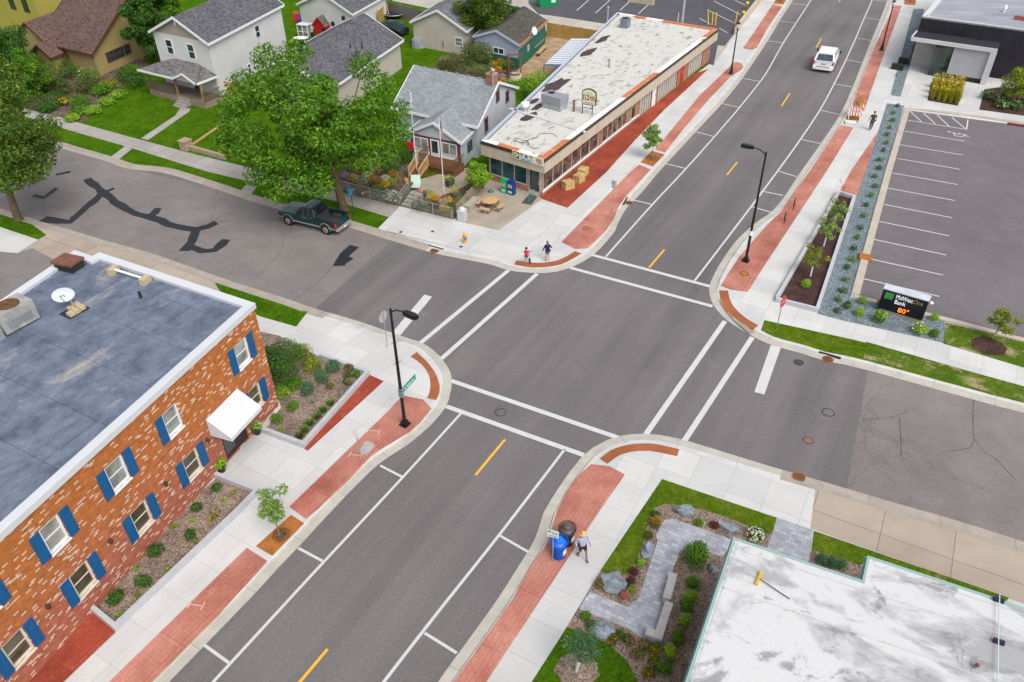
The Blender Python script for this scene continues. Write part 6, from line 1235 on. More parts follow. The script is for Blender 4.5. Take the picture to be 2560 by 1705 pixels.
post('stop_sign', 'stop sign seen nearly edge on between mulch bed and lawn strip', (1784.5, 757.7), (1804.7, 683), [('oct', .75, .75, .42, DY * .9 + DX * .25, m_redp)])
post('parking_sign', 'slim grey sign post standing in red paving beside the utility lid', (830.6, 1061.6), (813, 992), [('rect', .3, .45, .25, DX, plain('white sign face', (.7, .7, .7)))])
post('parking_sign', 'grey sign post with two small plates by the diner kerb', (1406.5, 485.4), (1411.5, 418), [('rect', .42, .38, .2, DX * -1, m_signg), ('rect', .3, .2, .52, DX * -1, m_signg)])
post('parking_sign', 'blue reserved parking sign on a dark green post behind the pickup', (814, 496.7), (804, 436), [('rect', .36, .5, .28, (1, -.5), m_bluep)], plain('green post', (.02, .06, .035)))
rp = post('parking_sign', 'white and green sign on a post beside the blue waste bin', (1270, 1291), (1271.6, 1222), [('rect', .5, .42, .2, (1, -.35), plain('white sign face', (.7, .7, .7)))])
mb = MB(); b_ = P(1270, 1291, ZB); hh = HT((1270, 1291), (1271.6, 1222), ZB); u = unit((1, -.35)); n = Vector((u.y, -u.x, 0)); c = b_ + n * .058 + Vector((0, 0, hh - .2))
for x0, x1, z0, z1 in ((-.22, -.1, .06, .18), (-.05, .2, .08, .13), (-.05, .2, -.02, .03), (-.2, .2, -.15, -.1)): mb.add([c + u * x0 + Vector((0, 0, z0)), c + u * x1 + Vector((0, 0, z0)), c + u * x1 + Vector((0, 0, z1)), c + u * x0 + Vector((0, 0, z1))])
mb.build('sign_marks', m_greenp, rp)
# hydrant
b = P(1069, 558, ZB); r_ = thing('fire_hydrant', 'orange yellow fire hydrant with a blue cap on the pavement', 'hydrant', b); m_hy = plain('hydrant paint', (.68, .3, .01), .5)
mb = MB(); mb.lathe([(.17, 0), (.17, .05), (.11, .06), (.11, .55), (.15, .57), (.15, .62), (.12, .66), (.1, .76), (.04, .82), (.03, .88), (0, .88)], b, 12); mb.build('body', m_hy, r_)
mb = MB(); mb.tube(b + Vector((-.2, 0, .48)), b + Vector((.2, 0, .48)), .06, .06, 8); mb.build('side_nozzle', m_hy, r_); mb = MB(); mb.tube(b + Vector((.05, -.1, .4)), b + Vector((.09, -.22, .4)), .085, .085, 8); mb.build('front_nozzle', plain('blue cap', (.02, .2, .5)), r_)
# hay bales
m_hay = chips('straw', [(.4, .28, .1), (.55, .4, .17), (.32, .22, .07), (.62, .48, .25)], 16)
for i, (x, y, a, lb) in enumerate(((1305.6, 432, .5, 'straw bale nearest the corner beside the diner wall'), (1330.8, 417, .75, 'middle straw bale beside the diner wall'), (1340, 402, .9, 'straw bale farthest from the corner beside the diner wall'))):
    b = P(x, y, ZB); mb = MB(); mb.obox(b, (math.cos(a), math.sin(a)), .42, .34, b.z, b.z + .62); o = mb.build('straw_bale', m_hay, None, b); o.rotation_euler = (0, 0, .1 * i); tag(o, lb, 'straw bale', 'straw bales by the diner')
    bv = o.modifiers.new('edge', 'BEVEL'); bv.width = .08; bv.segments = 2
# patio things
b = P(1063, 507, ZB); u = unit(P(1093, 463) - P(1070, 484)); r_ = thing('litter_bin', 'grey domed litter bin at the end of the concrete bench', 'bin', b); mb = MB(); mb.obox(b, u, .27, .27, ZB, ZB + .85); mb.build('body', simple('pebbled grey bin', (.45, .45, .46), .9, .1, 8, .2), r_); mb = MB(); mb.obox(b, u, .29, .29, ZB + .85, ZB + .92); mb.ell((b.x, b.y, ZB + .95), (.27, .27, .22), 10, 6); mb.build('lid', plain('grey lid', (.5, .52, .55)), r_)
p0, p1 = P(1073, 487, ZB), P(1096, 465, ZB); mb = MB(); c = (p0 + p1) / 2; mb.obox(c, u, (p1 - p0).length / 2, .3, ZB, ZB + .5); o = mb.build('concrete_bench', simple('weathered bench', (.34, .32, .28), .9, .15, 3, .15), None, c); tag(o, 'long low weathered block bench along the board fence', 'bench')
b = P(1127, 479, ZB); r_ = thing('picnic_table', 'pine topped octagonal picnic table with four seats on the patio', 'picnic table', b); a0 = math.atan2(u.y, u.x)
mb = MB(); mb.prism([(b.x + .62 * math.cos(a0 + k * math.pi / 4 + .39), b.y + .62 * math.sin(a0 + k * math.pi / 4 + .39)) for k in range(8)], .78, .84); mb.build('tabletop', m_pine, r_)
for k in range(4):
    d = Vector((math.cos(a0 + k * math.pi / 2), math.sin(a0 + k * math.pi / 2), 0)); mb = MB(); mb.obox(b + d * .92, Vector((-d.y, d.x, 0)), .42, .14, .48, .53); mb.build('seat', m_pine, r_)
    mb = MB()
    for s in (-.25, .25): q = Vector((-d.y, d.x, 0)) * s; mb.path([b + d * .25 + q * .5 + Vector((0, 0, .76 - ZB)), b + d * .3 + q + Vector((0, 0, .06)), b + d * .92 + q + Vector((0, 0, .03)), b + d * .92 + q + Vector((0, 0, .37))], .025, 5)
    mb.build('leg', plain('rusty steel', (.06, .03, .025)), r_)
for x, y, cc_, lb, wd in ((1161, 442, plain('newspaper green', (.01, .35, .12)), 'green newspaper vending box against the diner window', .26), (1176, 446, plain('newspaper blue', (.005, .04, .2)), 'blue newspaper vending box beside the green one', .28)):
    b = P(x, y, ZB); r_ = thing('newspaper_box', lb, 'newspaper box', b); mb = MB(); mb.obox(b, ftu, wd, .22, ZB, 1.1); n = Vector((ftu.y, -ftu.x, 0)); mb.prism([tuple((b + ftu * sx * wd * .9 + n * sy * .18)[:2]) for sx, sy in ((-1, -1), (1, -1), (1, 1), (-1, 1))], 1.1, 1.28); mb.build('body', cc_, r_)
    mb = MB(); wbox(mb, b, ftu, -wd * .7, wd * .7, .7, 1.0, .22, .235); mb.build('display_window', simple('newspaper front', (.45, .35, .28), .6, .5, 14), r_); mb = MB(); wbox(mb, b, ftu, -wd * .7, wd * .7, .25, .45, .22, .23); mb.build('label_panel', plain('pale panel', (.5, .6, .6)), r_)
mp = [P(x, y, ZB + .013) for x, y in ((1199, 467), (1218, 446), (1236, 452), (1221, 471))]; mb = MB(); mb.prism([tuple(p[:2]) for p in mp], ZB + .01, ZB + .03); o = mb.build('doormat', simple('dark mat', (.06, .065, .07), .95, .1, 4, .3)); tag(o, 'dark rubber doormat before the diner door', 'doormat')
b = P(1129, 441, ZB); r_ = thing('umbrella_stand', 'green weighted umbrella stand under the diner window', 'umbrella stand', b); mb = MB(); mb.lathe([(.26, 0), (.26, .06), (.12, .14), (.05, .2)], b, 12); mb.build('base', plain('green iron', (.05, .14, .1)), r_); mb = MB(); mb.tube(b, b + Vector((0, 0, .55)), .025, .025, 6); mb.build('tube', m_galv, r_)
b = P(1228, 456, ZB); r_ = thing('handrail', 'small green handrail at the diner door', 'handrail', b); mb = MB(); e = b + Vector((ftu.y, -ftu.x, 0)) * .8
for k in range(5): q = b.lerp(e, k / 4); mb.tube(q, q + Vector((0, 0, .75)), .02, .02, 5)
mb.tube(b + Vector((0, 0, .75)), e + Vector((0, 0, .75)), .025, .025, 5); mb.build('rail', plain('green rail', (.08, .3, .18)), r_)
# flagpoles
def flag(label, b, t, kind):
    base = P(*b, ZB); h = HT(b, t, ZB); root = thing('flagpole', label, 'flagpole', base); mb = MB(); mb.tube(base, base + Vector((0, 0, h)), .04, .025, 8); mb.build('pole', m_wtrim, root); mb = MB(); mb.ell(base + Vector((0, 0, h + .05)), (.06, .06, .06), 8, 6); mb.build('finial', plain('gold', (.5, .35, .1), .3), root)
    Lf = 1.55; n = 16; rr = random.Random(int(b[0]))
    def q(s, w):  # s down the hoist 0..1, w along the fly 0..1: the cloth hangs limp in folds
        z = h - .12 - s * .95 - w * .85 * (1 - .15 * s); x = .05 + .16 * w + .07 * math.sin(w * 9 + s * 2); y = .09 * math.sin(w * 13 + s * 3) * (.3 + w); return base + Vector((x, y, z))
    mb = MB()
    rows = 13 if kind == 'us' else 12
    for i in range(rows):
        for j in range(n):
            s0, s1, w0, w1 = i / rows, (i + 1) / rows, j / n, (j + 1) / n
            if kind == 'us': mb.m = 2 if (i < 7 and w1 <= .44) else (0 if i % 2 == 0 else 1)
            elif kind == 'il': mb.m = 2 if i in (2, 9) else 1
            else: mb.m = 0
            if kind == 'il' and 5 <= i <= 6 and 6 <= j <= 9: mb.m = 2
            mb.add([q(s0, w0), q(s1, w0), q(s1, w1), q(s0, w1)])
    mb.build('flag', [plain('flag red', (.45, .02, .03), .8), plain('flag white', (.7, .7, .7), .8), plain('flag blue', (.01, .03, .2) if kind == 'us' else (.0, .08, .5), .8)] if kind == 'us' else [plain('flag red', (.45, .02, .03), .8), plain('flag white', (.7, .7, .7), .8), plain('bright flag blue', (.0, .08, .5), .8)], root)
flag('white flagpole with a limp striped red white and blue flag', (1021, 446), (1008.4, 276), 'us'); flag('white flagpole with a limp white flag with blue stripes', (959, 398), (940.3, 212), 'il')
b = P(909, 352, ZB); r_ = thing('garden_pole', 'thin white pole with two small red pennants beside the big tree', 'pole', b); h = HT((909, 352), (902, 270), ZB); mb = MB(); mb.tube(b, b + Vector((0, 0, h)), .03, .02, 6); mb.build('pole', m_wtrim, r_)
for z in (h - .1, h - 1.4): mb = MB(); c = b + Vector((.05, 0, z)); mb.add([c, c + Vector((.05, -.02, -.5)), c + Vector((.2, .05, -.4)), c + Vector((.16, .0, -.05))]); mb.build('pennant', m_redp, r_)
# timber walls, chain link, board fences
m_timber = simple('mossy timber', (.13, .115, .07), .95, .35, 2, .3, 16)
def lowwall(name, label, pts, w, h, mat, z0=ZB, cat='wall', zs=None):
    q = [V2(P(x, y, z0)) for x, y in pts]; mb = MB(); n = normals([Vector((p.x, p.y, 0)) for p in q], 1)
    for i in range(len(q) - 1):
        d = (q[i + 1] - q[i]).normalized(); nn = Vector((-d.y, d.x, 0)) * w / 2; e = d * w / 2 * (i < len(q) - 2)
        mb.prism([tuple((q[i] - nn)[:2]), tuple((q[i + 1] + e - nn)[:2]), tuple((q[i + 1] + e + nn)[:2]), tuple((q[i] + nn)[:2])], z0 - .05, z0 + h - .002 * i)
    o = mb.build(name, mat, None, q[0]); tag(o, label, cat); return o
lowwall('timber_wall', 'mossy timber retaining wall below the flagpole garden', [(772, 434), (788, 439), (916, 471), (948, 432)], .25, .55, m_timber); lowwall('timber_wall', 'mossy timber retaining wall right of the garden steps', [(978, 450), (952, 479), (1040, 502), (1058, 488)], .25, .5, m_timber)
b = P(945, 462, ZB); r_ = thing('garden_steps', 'four grey concrete steps up to the flagpole garden', 'steps', b); mb = MB(); sa_, sb_ = V2(P(920, 472, ZB)), V2(P(952, 480, ZB)); d = (sb_ - sa_).normalized(); nn = Vector((-d.y, d.x, 0))
for k in range(4): c = (sa_ + sb_) / 2 + nn * (.2 + k * .38); mb.obox(c, d, (sb_ - sa_).length / 2 - .1, .2, ZB, ZB + .14 * (k + 1))
mb.build('treads', m_oldwalk, r_)
def chain(label, pts, z0, h):
    q = [P(x, y, z0) for x, y in pts]; root = thing('chain_link_fence', label, 'fence', q[0])
    mb = MB()
    for a, b_ in zip(q[:-1], q[1:]): mb.tube(a + Vector((0, 0, h)), b_ + Vector((0, 0, h)), .025, .025, 5)
    mb.build('top_rail', m_galv, root)
    for a, b_ in zip(q[:-1], q[1:]):
        L = (b_ - a).length; k = max(1, round(L / 2.2))
        for i in range(k + 1): mb = MB(); c = a.lerp(b_, i / k); mb.tube(c, c + Vector((0, 0, h + .05)), .028, .028, 6); mb.build('fence_post', m_galv, root)
        mb = MB(); n = int(L / .28)
        for i in range(n):
            for sg_ in (0, 1):
                x0, x1 = i / n, min(1, (i + 2.5) / n); z0_, z1_ = (0, h) if sg_ == 0 else (h, 0); mb.tube(a.lerp(b_, x0) + Vector((0, 0, z0_)), a.lerp(b_, x1) + Vector((0, 0, z1_)), .006, .006, 3, False)
        mb.build('wire_mesh', m_galv, root)
    return root
chain('galvanised chain link fence above the left timber wall', [(772, 434), (788, 439), (916, 471), (940, 440)], .6, .85); chain('galvanised chain link fence above the right timber wall', [(966, 462), (952, 479), (1040, 502)], .55, .85)
def boards(name, label, pts, h, mat, group=None, z0=ZB, th=.06):
    q = [V2(P(x, y, z0)) for x, y in pts]; root = thing(name, label, 'fence', (q[0].x, q[0].y, z0), group)
    mb = MB()
    for a, b_ in zip(q[:-1], q[1:]):
        d = (b_ - a).normalized(); nn = Vector((-d.y, d.x, 0)) * th / 2; mb.prism([tuple((a - nn)[:2]), tuple((b_ - nn)[:2]), tuple((b_ + nn)[:2]), tuple((a + nn)[:2])], z0 - .05, z0 + h)
    mb.build('board_panel', mat, root)
    for a, b_ in zip(q[:-1], q[1:]):
        L = (b_ - a).length; k = max(1, round(L / 2.4)); d = (b_ - a).normalized()
        for i in range(k + 1): mb = MB(); c = a.lerp(b_, i / k); mb.obox(c, d, .06, .07, z0, z0 + h + .1); mb.build('fence_post', mat, root)
    return root
boards('board_fence', 'weathered grey board fence between garden and diner patio', [(1052, 500), (1118, 420)], 1.1, m_wood)
boards('board_fence', 'yellow brown board fence behind the diner yard', [(1258, 83), (1372, 102)], 1.6, m_ywood); boards('board_fence', 'dark weathered board fence along the alley', [(893, 34), (956, 51), (985, 60)], 1.7, m_gwood); boards('board_fence', 'yellowish board fence beside the white garage', [(893, 34), (872, 56)], 1.6, m_ywood)
boards('board_fence', 'tan board fence between white house and long house', [(505, 218), (560, 226)], 1.5, m_ywood)
# low kerb walls round beds
lowwall('bed_kerb', 'pale concrete kerb wall round the corner planting bed', [(738, 823), (846, 862), (698, 1027), (606, 993)], .2, .32, m_conc); lowwall('bed_kerb', 'pale concrete kerb wall round the long bed under the brick wall', [(497, 1096), (592, 1134), (555, 1173), (268, 1446), (211, 1399)], .2, .3, m_conc)
lowwall('bed_kerb', 'white concrete kerb wall round the dark mulch bed', [(1785, 690), (1927, 446), (1962, 457), (1877, 716), (1782, 692)], .22, .28, m_conc)
m_seat = simple('pale stone blocks', (.40, .38, .38), .9, .12, 2.5, .15, 20)
lowwall('seat_wall', 'straight pale stone seat wall beside the paver path', [(1546, 1332), (1530, 1390)], .34, .45, m_seat, cat='seat wall'); lowwall('seat_wall', 'corner shaped pale stone seat wall at the end of the paver path', [(1536, 1398), (1512, 1474), (1483, 1464)], .34, .45, m_seat, cat='seat wall')
lowwall('garden_wall', 'low tan stone wall along the pavement beside the big tree', [(428, 341), (519, 367)], .3, .4, simple('tan stone', (.33, .26, .17), .9, .2, 4)); b = P(430, 343, ZB); mb = MB(); mb.obox(b, DX, .4, .4, ZB, ZB + .8); mb.obox(b, DX, .46, .46, ZB + .8, ZB + .9); o = mb.build('stone_pillar', simple('tan stone', (.33, .26, .17)), None, b); tag(o, 'tan stone pillar at the end of the low pavement wall', 'pillar')
lowwall('garden_edging', 'pale timber edging running up the lawn beside the big tree', [(441, 335), (517, 283)], .14, .14, m_pine, cat='edging')
lowwall('retaining_wall', 'beige low retaining wall between car park and upper pavement', [(1690, 80), (1701, 62), (1747, 3), (1770, -30)], .35, .8, simple('beige render', (.48, .4, .3)))
# ------------------------------------------------------------------ roof equipment
def boxthing(name, label, cat, c, u, lu, lv, z0, z1, mat, parts=()):
    r = thing(name, label, cat, (c[0], c[1], z0)); mb = MB(); mb.obox(c, u, lu, lv, z0, z1); mb.build('casing', mat, r); return r
m_acg = simple('grey air handler', (.25, .25, .29), .5, .08, 1, .05); zR = zt - .1
c0, c1, c2_ = P(1244.6, 245.9, zR), P(1286.8, 257.5, zR), P(1298, 246, zR); u = unit(c1 - c0); v = Vector((-u.y, u.x, 0)); cc0 = (c0 + c1) / 2 + v * .62
ac = boxthing('air_handler', 'big grey rooftop air handler on the diner roof', 'air conditioner', cc0, u, (c1 - c0).length / 2 + .03, .62, zR + .5, zR + 1.15, m_acg)
mb = MB(); mb.obox(cc0, u, (c1 - c0).length / 2 - .03, .56, zR, zR + .5); mb.build('base', simple('pale grey frame', (.3, .34, .36), .6, .3, 4), ac); mb = MB(); q = cc0 - u * .5 + v * .15; mb.lathe([(.3, zR + 1.15), (.3, zR + 1.19)], (q.x, q.y, 0), 14); mb.build('fan_grille', m_dark, ac)
b = P(1436.7, 62, zR); ac2 = boxthing('condenser_unit', 'small dark condenser at the far end of the diner roof', 'air conditioner', b, su, .45, .45, zR, zR + .95, simple('blue grey casing', (.16, .18, .22), .5)); mb = MB(); mb.lathe([(.36, zR + .95), (.36, zR + 1.0)], (b.x, b.y, 0), 14); mb.build('fan_grille', m_dark, ac2)
b = P(1207, 256, zR); r_ = thing('roof_vent', 'white cylinder vent at the front left of the diner roof', 'vent', b); mb = MB(); mb.lathe([(.3, 0), (.26, .08), (.26, .45)], b, 14); mb.build('collar', m_galv, r_); mb = MB(); mb.lathe([(.34, .45), (.36, .75), (.3, .82), (0, .84)], b, 14); mb.build('hood', m_wtrim, r_)
for x, y, h, mt, lb in ((1400, 153, .6, m_acg, 'grey vent pipe in the middle of the diner roof'), (1319, 256, .85, simple('rust red pipe', (.25, .08, .06)), 'rust red pipe beside the rooftop sign'), (1396, 52, 1.6, m_galv, 'tall grey flue at the back corner of the diner')):
    b = P(x, y, zR); r_ = thing('vent_pipe', lb, 'pipe', b); mb = MB(); mb.tube(b, b + Vector((0, 0, h)), .09, .09, 8); mb.build('pipe', mt, r_); mb = MB(); mb.lathe([(.12, h), (.13, h + .12), (.03, h + .16)], b, 8); mb.build('cap', mt, r_)
# rooftop sign
pl, pr = P(1338.4, 260.5, zR), P(1361, 264.5, zR); u = unit(pr - pl); Lp = (pr - pl).length; n = Vector((u.y, -u.x, 0)); r_ = thing('rooftop_sign', 'cream arched sign on a black frame standing on the diner roof', 'sign', pl)
mb = MB()
for p in (pl, pr): mb.tube(p, p + Vector((0, 0, .95)), .04, .04, 6)
for z in (.55, .85): mb.tube(pl + Vector((0, 0, z)), pr + Vector((0, 0, z)), .025, .025, 5)
mb.build('frame', m_black, r_); W2 = Lp * 1.28; zl, zh = zR + .9, zR + 2.15
arc = [(0, 0), (W2, 0), (W2, 1.05)] + [(W2 * (1 - k / 8), 1.05 + .22 * math.sin(math.pi * k / 8)) for k in range(1, 8)] + [(0, 1.05)]; mb = MB(); f = lambda q, d: pl + u * q[0] + n * d + Vector((0, 0, zl - zR + q[1]))
mb.add([f(q, .06) for q in arc]); mb.add([f(q, -.06) for q in reversed(arc)]); pnl = mb.build('sign_panel', plain('cream sign panel', (.62, .58, .38), .5), r_); mb = MB()
for k in range(len(arc)): a_, b_ = f(arc[k], 0), f(arc[(k + 1) % len(arc)], 0); mb.beam(a_, b_, .16, .07, n)
mb.build('sign_rim', m_black, r_)
text('T & T', .17, f((W2 / 2, .86), .065), u, (0, 0, 1), m_olive, pnl, depth=.003, sx=1.3); text('GALLEY', .19, f((W2 / 2, .06), .065), u, (0, 0, 1), m_navy, pnl, depth=.003, sx=1.2)
mug(V2(pl) + n * .07, u, n, W2 * .27, zl + .55, .52, pnl); strips(V2(pl) + n * .07, u, n, W2 * .72, zl + .52, .6, pnl)
def rc2(x, y): return (1177 + x * .2522, y * .2522)
mb = MB(); pts_ = catmull([P(*rc2(x, y), zR + .03) for x, y in ((110, 1300), (30, 1285), (20, 1265), (60, 1262), (110, 1282), (170, 1268), (230, 1250), (245, 1222), (330, 1215), (390, 1225), (405, 1245))], .2); mb.path(pts_, .018, 4); tag(mb.build('cable', m_black), 'thin looped black cable lying on the front of the diner roof', 'cable')
mb = MB(); pts_ = catmull([P(*rc2(x, y), zR + .03) for x, y in ((145, 1278), (150, 1310), (170, 1342), (210, 1352), (255, 1345))], .2); mb.path(pts_, .018, 4); tag(mb.build('cable', m_black), 'short black cable end lying near the diner sign', 'cable')
# lean-to with white slats behind the diner
q4 = [P(1250.5, 149, 2.5), P(1313.2, 88.6, 2.5), P(1362, 88.6, 2.5), P(1299, 150.2, 2.5)]; r_ = thing('slatted_canopy', 'white corrugated lean to roof against the diner back wall', 'canopy', q4[0]); mb = MB(); mb.add(q4[::-1]); mb.add([p - Vector((0, 0, .06)) for p in q4]); mb.build('sheeting', plain('white sheeting', (.62, .64, .68), .5), r_)
mb = MB()
for k in range(1, 13): t_ = k / 13; a_, b_ = q4[0].lerp(q4[1], t_) , q4[3].lerp(q4[2], t_); mb.beam(a_ + Vector((0, 0, .02)), b_ + Vector((0, 0, .02)), .07, .05)
mb.build('slat', plain('blue grey rib', (.2, .23, .3)), r_); mb = MB(); mb.beam(q4[0], q4[3], .1, .2); mb.build('front_beam', plain('blue beam', (.14, .2, .36)), r_)
for k in (0, 1): mb = MB(); mb.tube((q4[k].x, q4[k].y, ZB), (q4[k].x, q4[k].y, 2.45), .06, .06, 6); mb.build('support_post', m_deck, r_)
# brick roof equipment
zK = 6.68
b = P(40, 745, zK); u = unit(P(85, 735, zK) - P(20, 770, zK)); r_ = thing('air_conditioner', 'rusty boxed air conditioner on the blue black roof', 'air conditioner', b)
m_rac = simple('rust streaked casing', (.30, .30, .28), .7, .25, 2.5, .2); mb = MB(); mb.obox(b, u, .85, .6, zK + .1, zK + 1.15); mb.build('casing', m_rac, r_); mb = MB(); mb.lathe([(.5, 1.15), (.5, 1.19), (.42, 1.2), (.15, 1.17)], (b.x, b.y, zK), 16); mb.build('fan_grille', simple('rusted grille', (.12, .055, .025), .8, .5, 6), r_); mb = MB(); v = Vector((-u.y, u.x, 0)); wbox(mb, b, u, -.6, .6, zK + .3, zK + .7, .6, .62); mb.build('side_panel', simple('grey side panel', (.2, .2, .22)), r_)
mb = MB(); mb.obox(b - u * 1.3 - v * .1, u, .35, .5, zK, zK + .5); mb.build('duct', m_galv, r_)
b = P(172, 716, zK); r_ = thing('satellite_dish', 'grey oval satellite dish weighted by tan blocks on the brick building roof', 'satellite dish', b); tip = P(163, 690, zK + .55); dc = P(145, 678, zK + .95)
mb = MB(); mb.path([b + Vector((0, 0, .1)), Vector((tip.x, tip.y, zK + .5)), dc], .03, 6); mb.build('mast', m_galv, r_)
nd = Vector((.25, -.75, .62)).normalized(); ux = nd.orthogonal(); ux = Vector((.9, .3, 0)).normalized(); ux = (ux - nd * ux.dot(nd)).normalized(); uy = nd.cross(ux); mb = MB(); ring = []
for j, (rad_, dp) in enumerate(((0, -.09), (.25, -.06), (.42, 0), (.42, -.02), (.25, -.08), (0, -.11))): ring.append([dc + ux * rad_ * 1.25 * math.cos(k * .393) + uy * rad_ * .85 * math.sin(k * .393) + nd * dp for k in range(16)])
mb.smooth = True
for j in range(5):
    for k in range(16): mb.add([ring[j][k], ring[j][(k + 1) % 16], ring[j + 1][(k + 1) % 16], ring[j + 1][k]])
mb.build('dish', plain('pale grey dish', (.5, .53, .56), .5), r_); mb = MB(); mb.tube(dc - uy * .35, dc + nd * .5 - uy * .15, .02, .02, 5); mb.ell(dc + nd * .5 - uy * .12, (.06, .06, .08), 8, 6); mb.build('receiver', m_galv, r_)
mb = MB(); mb.obox(b, u, .55, .42, zK, zK + .05); mb.build('base_tray', m_dark, r_)
m_blk = simple('tan concrete block', (.45, .36, .23), .9, .15, 4, .15)
for i, (dx, dy) in enumerate(((-.32, -.22), (-.02, -.22), (.3, -.16), (.28, .18), (-.02, .2))): c = b + u * dx + v * dy; mb = MB(); mb.obox(c, u, .14, .17, zK + .05, zK + .22 + .06 * (i == 3)); mb.build('ballast_block', m_blk, r_)
b = P(162, 616, zK); boxt = thing('roof_hatch', 'rusty brown roof hatch near the back corner of the blue black roof', 'hatch', b); mb = MB(); u3 = bu; mb.obox(b, u3, .42, .6, zK, zK + .42); mb.build('curb', m_dark, boxt); mb = MB(); mb.obox(b, u3, .5, .68, zK + .42, zK + .55); mb.build('lid', simple('rust brown lid', (.17, .07, .05), .8, .2, 3), boxt)
pa, pb = P(255, 617, zK + .25), P(336, 642, zK + .25); r_ = thing('roof_pipe', 'white pipe propped on tan blocks along the brick roof edge', 'pipe', pa); mb = MB(); mb.tube(pa, pb, .07, .07, 10); mb.build('pipe', m_wtrim, r_)
for q in (pa.lerp(pb, .06), pa.lerp(pb, .96)): mb = MB(); mb.obox(q, bu, .3, .14, zK, zK + .36); mb.build('support_block', m_blk, r_)
b = P(324, 684, zK); r_ = thing('roof_vent', 'small black vent stub alone on the blue black roof', 'vent', b); mb = MB(); mb.lathe([(.1, 0), (.07, .05), (.07, .3)], b, 8); mb.build('pipe', m_black, r_); mb = MB(); mb.lathe([(.09, .3), (.09, .36), (0, .37)], b, 8); mb.build('cap', m_black, r_)
# white roof bits
zW = 3.98; pa, pb = P(1738, 1346, zW), P(1750, 1318, zW); r_ = thing('push_broom', 'yellow push broom with black handle lying on the white roof', 'broom', pa); mb = MB(); mb.beam(pa + Vector((0, 0, .06)), pb + Vector((0, 0, .06)), .1, .1); mb.build('head', plain('broom yellow', (.6, .38, .01)), r_); mb = MB(); c = pa.lerp(pb, .45); e = P(1815, 1378, zW); mb.tube(c + Vector((0, 0, .1)), e + Vector((0, 0, .03)), .018, .018, 6); mb.build('handle', m_black, r_)
pa, pb = P(2298, 1366, zW + .15), P(2292, 1620, zW + .15); r_ = thing('roof_conduit', 'thin pale conduit running over the white roof on dark blocks', 'conduit', pa); mb = MB(); mb.tube(pa, pb, .02, .02, 6); mb.build('pipe', simple('pale conduit', (.5, .58, .62), .5), r_)
for y in (1381, 1477): q = P(2295, y, zW + .02); mb = MB(); mb.obox(q, d1, .17, .07, zW, zW + .14); mb.build('support_block', plain('navy rubber block', (.015, .012, .05)), r_)
b = P(2243, 1535, zW); r_ = thing('roof_drain', 'small dark red capped pipe on the white roof', 'pipe', b); mb = MB(); mb.lathe([(.05, 0), (.05, .12)], b, 8); mb.build('pipe', m_galv, r_); mb = MB(); mb.lathe([(.07, .12), (.07, .18), (0, .2)], b, 8); mb.build('cap', plain('dark red cap', (.18, .02, .03)), r_)
zE5 = 5.0
b = P(2308, 27, zE5); r_ = thing('roof_vent', 'white capped vent on the bank roof', 'vent', b); mb = MB(); mb.lathe([(.12, 0), (.12, .5)], b, 8); mb.build('pipe', m_wtrim, r_); mb = MB(); mb.lathe([(.22, .35), (.22, .4), (.15, .55), (.1, .7), (0, .74)], b, 10); mb.build('hood', m_wtrim, r_)
pa, pb = P(2330, 44, zE5), P(2420, 58, zE5); mb = MB(); mb.beam(pa + Vector((0, 0, .25)), pb + Vector((0, 0, .25)), .3, .3); tag(mb.build('roof_beam', simple('faded red beam', (.32, .1, .09))), 'faded red box section lying on the bank roof', 'beam')
# ------------------------------------------------------------------ bank sign
sl0, sr0 = P(2017, 711, ZB), P(2118, 741, ZB); u = unit(sr0 - sl0); L = (sr0 - sl0).length; n = Vector((u.y, -u.x, 0)); H1_, H0_ = 1.75, .35
bs = thing('bank_sign', 'black monument bank sign with white lettering and orange temperature digits', 'sign', sl0)
def Q(s, z, d=0.0): return sl0 + u * s + n * d + Vector((0, 0, z - ZB))
mb = MB(); wbox(mb, sl0, u, .12, L - .1, ZB, H0_, -.35, .12); mb.build('stone_base', simple('sandstone base', (.38, .33, .24), .9, .15, 3), bs)
mb = MB(); wbox(mb, sl0, u, 0, L, H0_, H1_, -.4, .2); mb.build('cabinet', simple('black sign face', (.012, .011, .018), .35, .2, 2, .1), bs); mb = MB(); wbox(mb, sl0, u, -.02, L + .02, H1_, H1_ + .06, -.45, .22); mb.build('top_cap', simple('silver cap', (.50, .52, .58), .4), bs)
mb = MB(); mb.add([Q(L * .06, 1.15, .205), Q(L * .25, 1.15, .205), Q(L * .27, 1.6, .205), Q(L * .08, 1.6, .205)]); mb.build('emblem', simple('green emblem', (.05, .26, .06), .5, .4, 9), bs)
tw = plain('sign lettering white', (.8, .8, .85), .5, .3, 0, .3); tg = plain('sign lettering gold', (.32, .2, .06))
text('MidWest', .42, Q(L * .31, 1.33, .21), u, (0, 0, 1), tw, bs, 'lettering', 'LEFT', 1, .006, L * .37); text('One', .42, Q(L * .70, 1.33, .21), u, (0, 0, 1), tg, bs, 'lettering', 'LEFT', 1, .006, L * .2); text('Bank', .42, Q(L * .31, .97, .21), u, (0, 0, 1), tw, bs, 'lettering', 'LEFT', 1, .006, L * .24)
text('80°', .46, Q(L * .56, .46, .21), u, (0, 0, 1), plain('orange display digits', (1.0, .2, .01), .5, .3, 0, 1.3), bs, 'display_digits', 'CENTER', 1, .006, L * .24)
mb = MB(); b_ = Q(L + .15, H1_ - .15, 0); mb.ell(b_, (.14, .14, .1), 8, 6); mb.tube(b_, Q(L - .02, H1_ - .2, 0), .03, .03, 5); mb.build('floodlight', m_wtrim, bs)
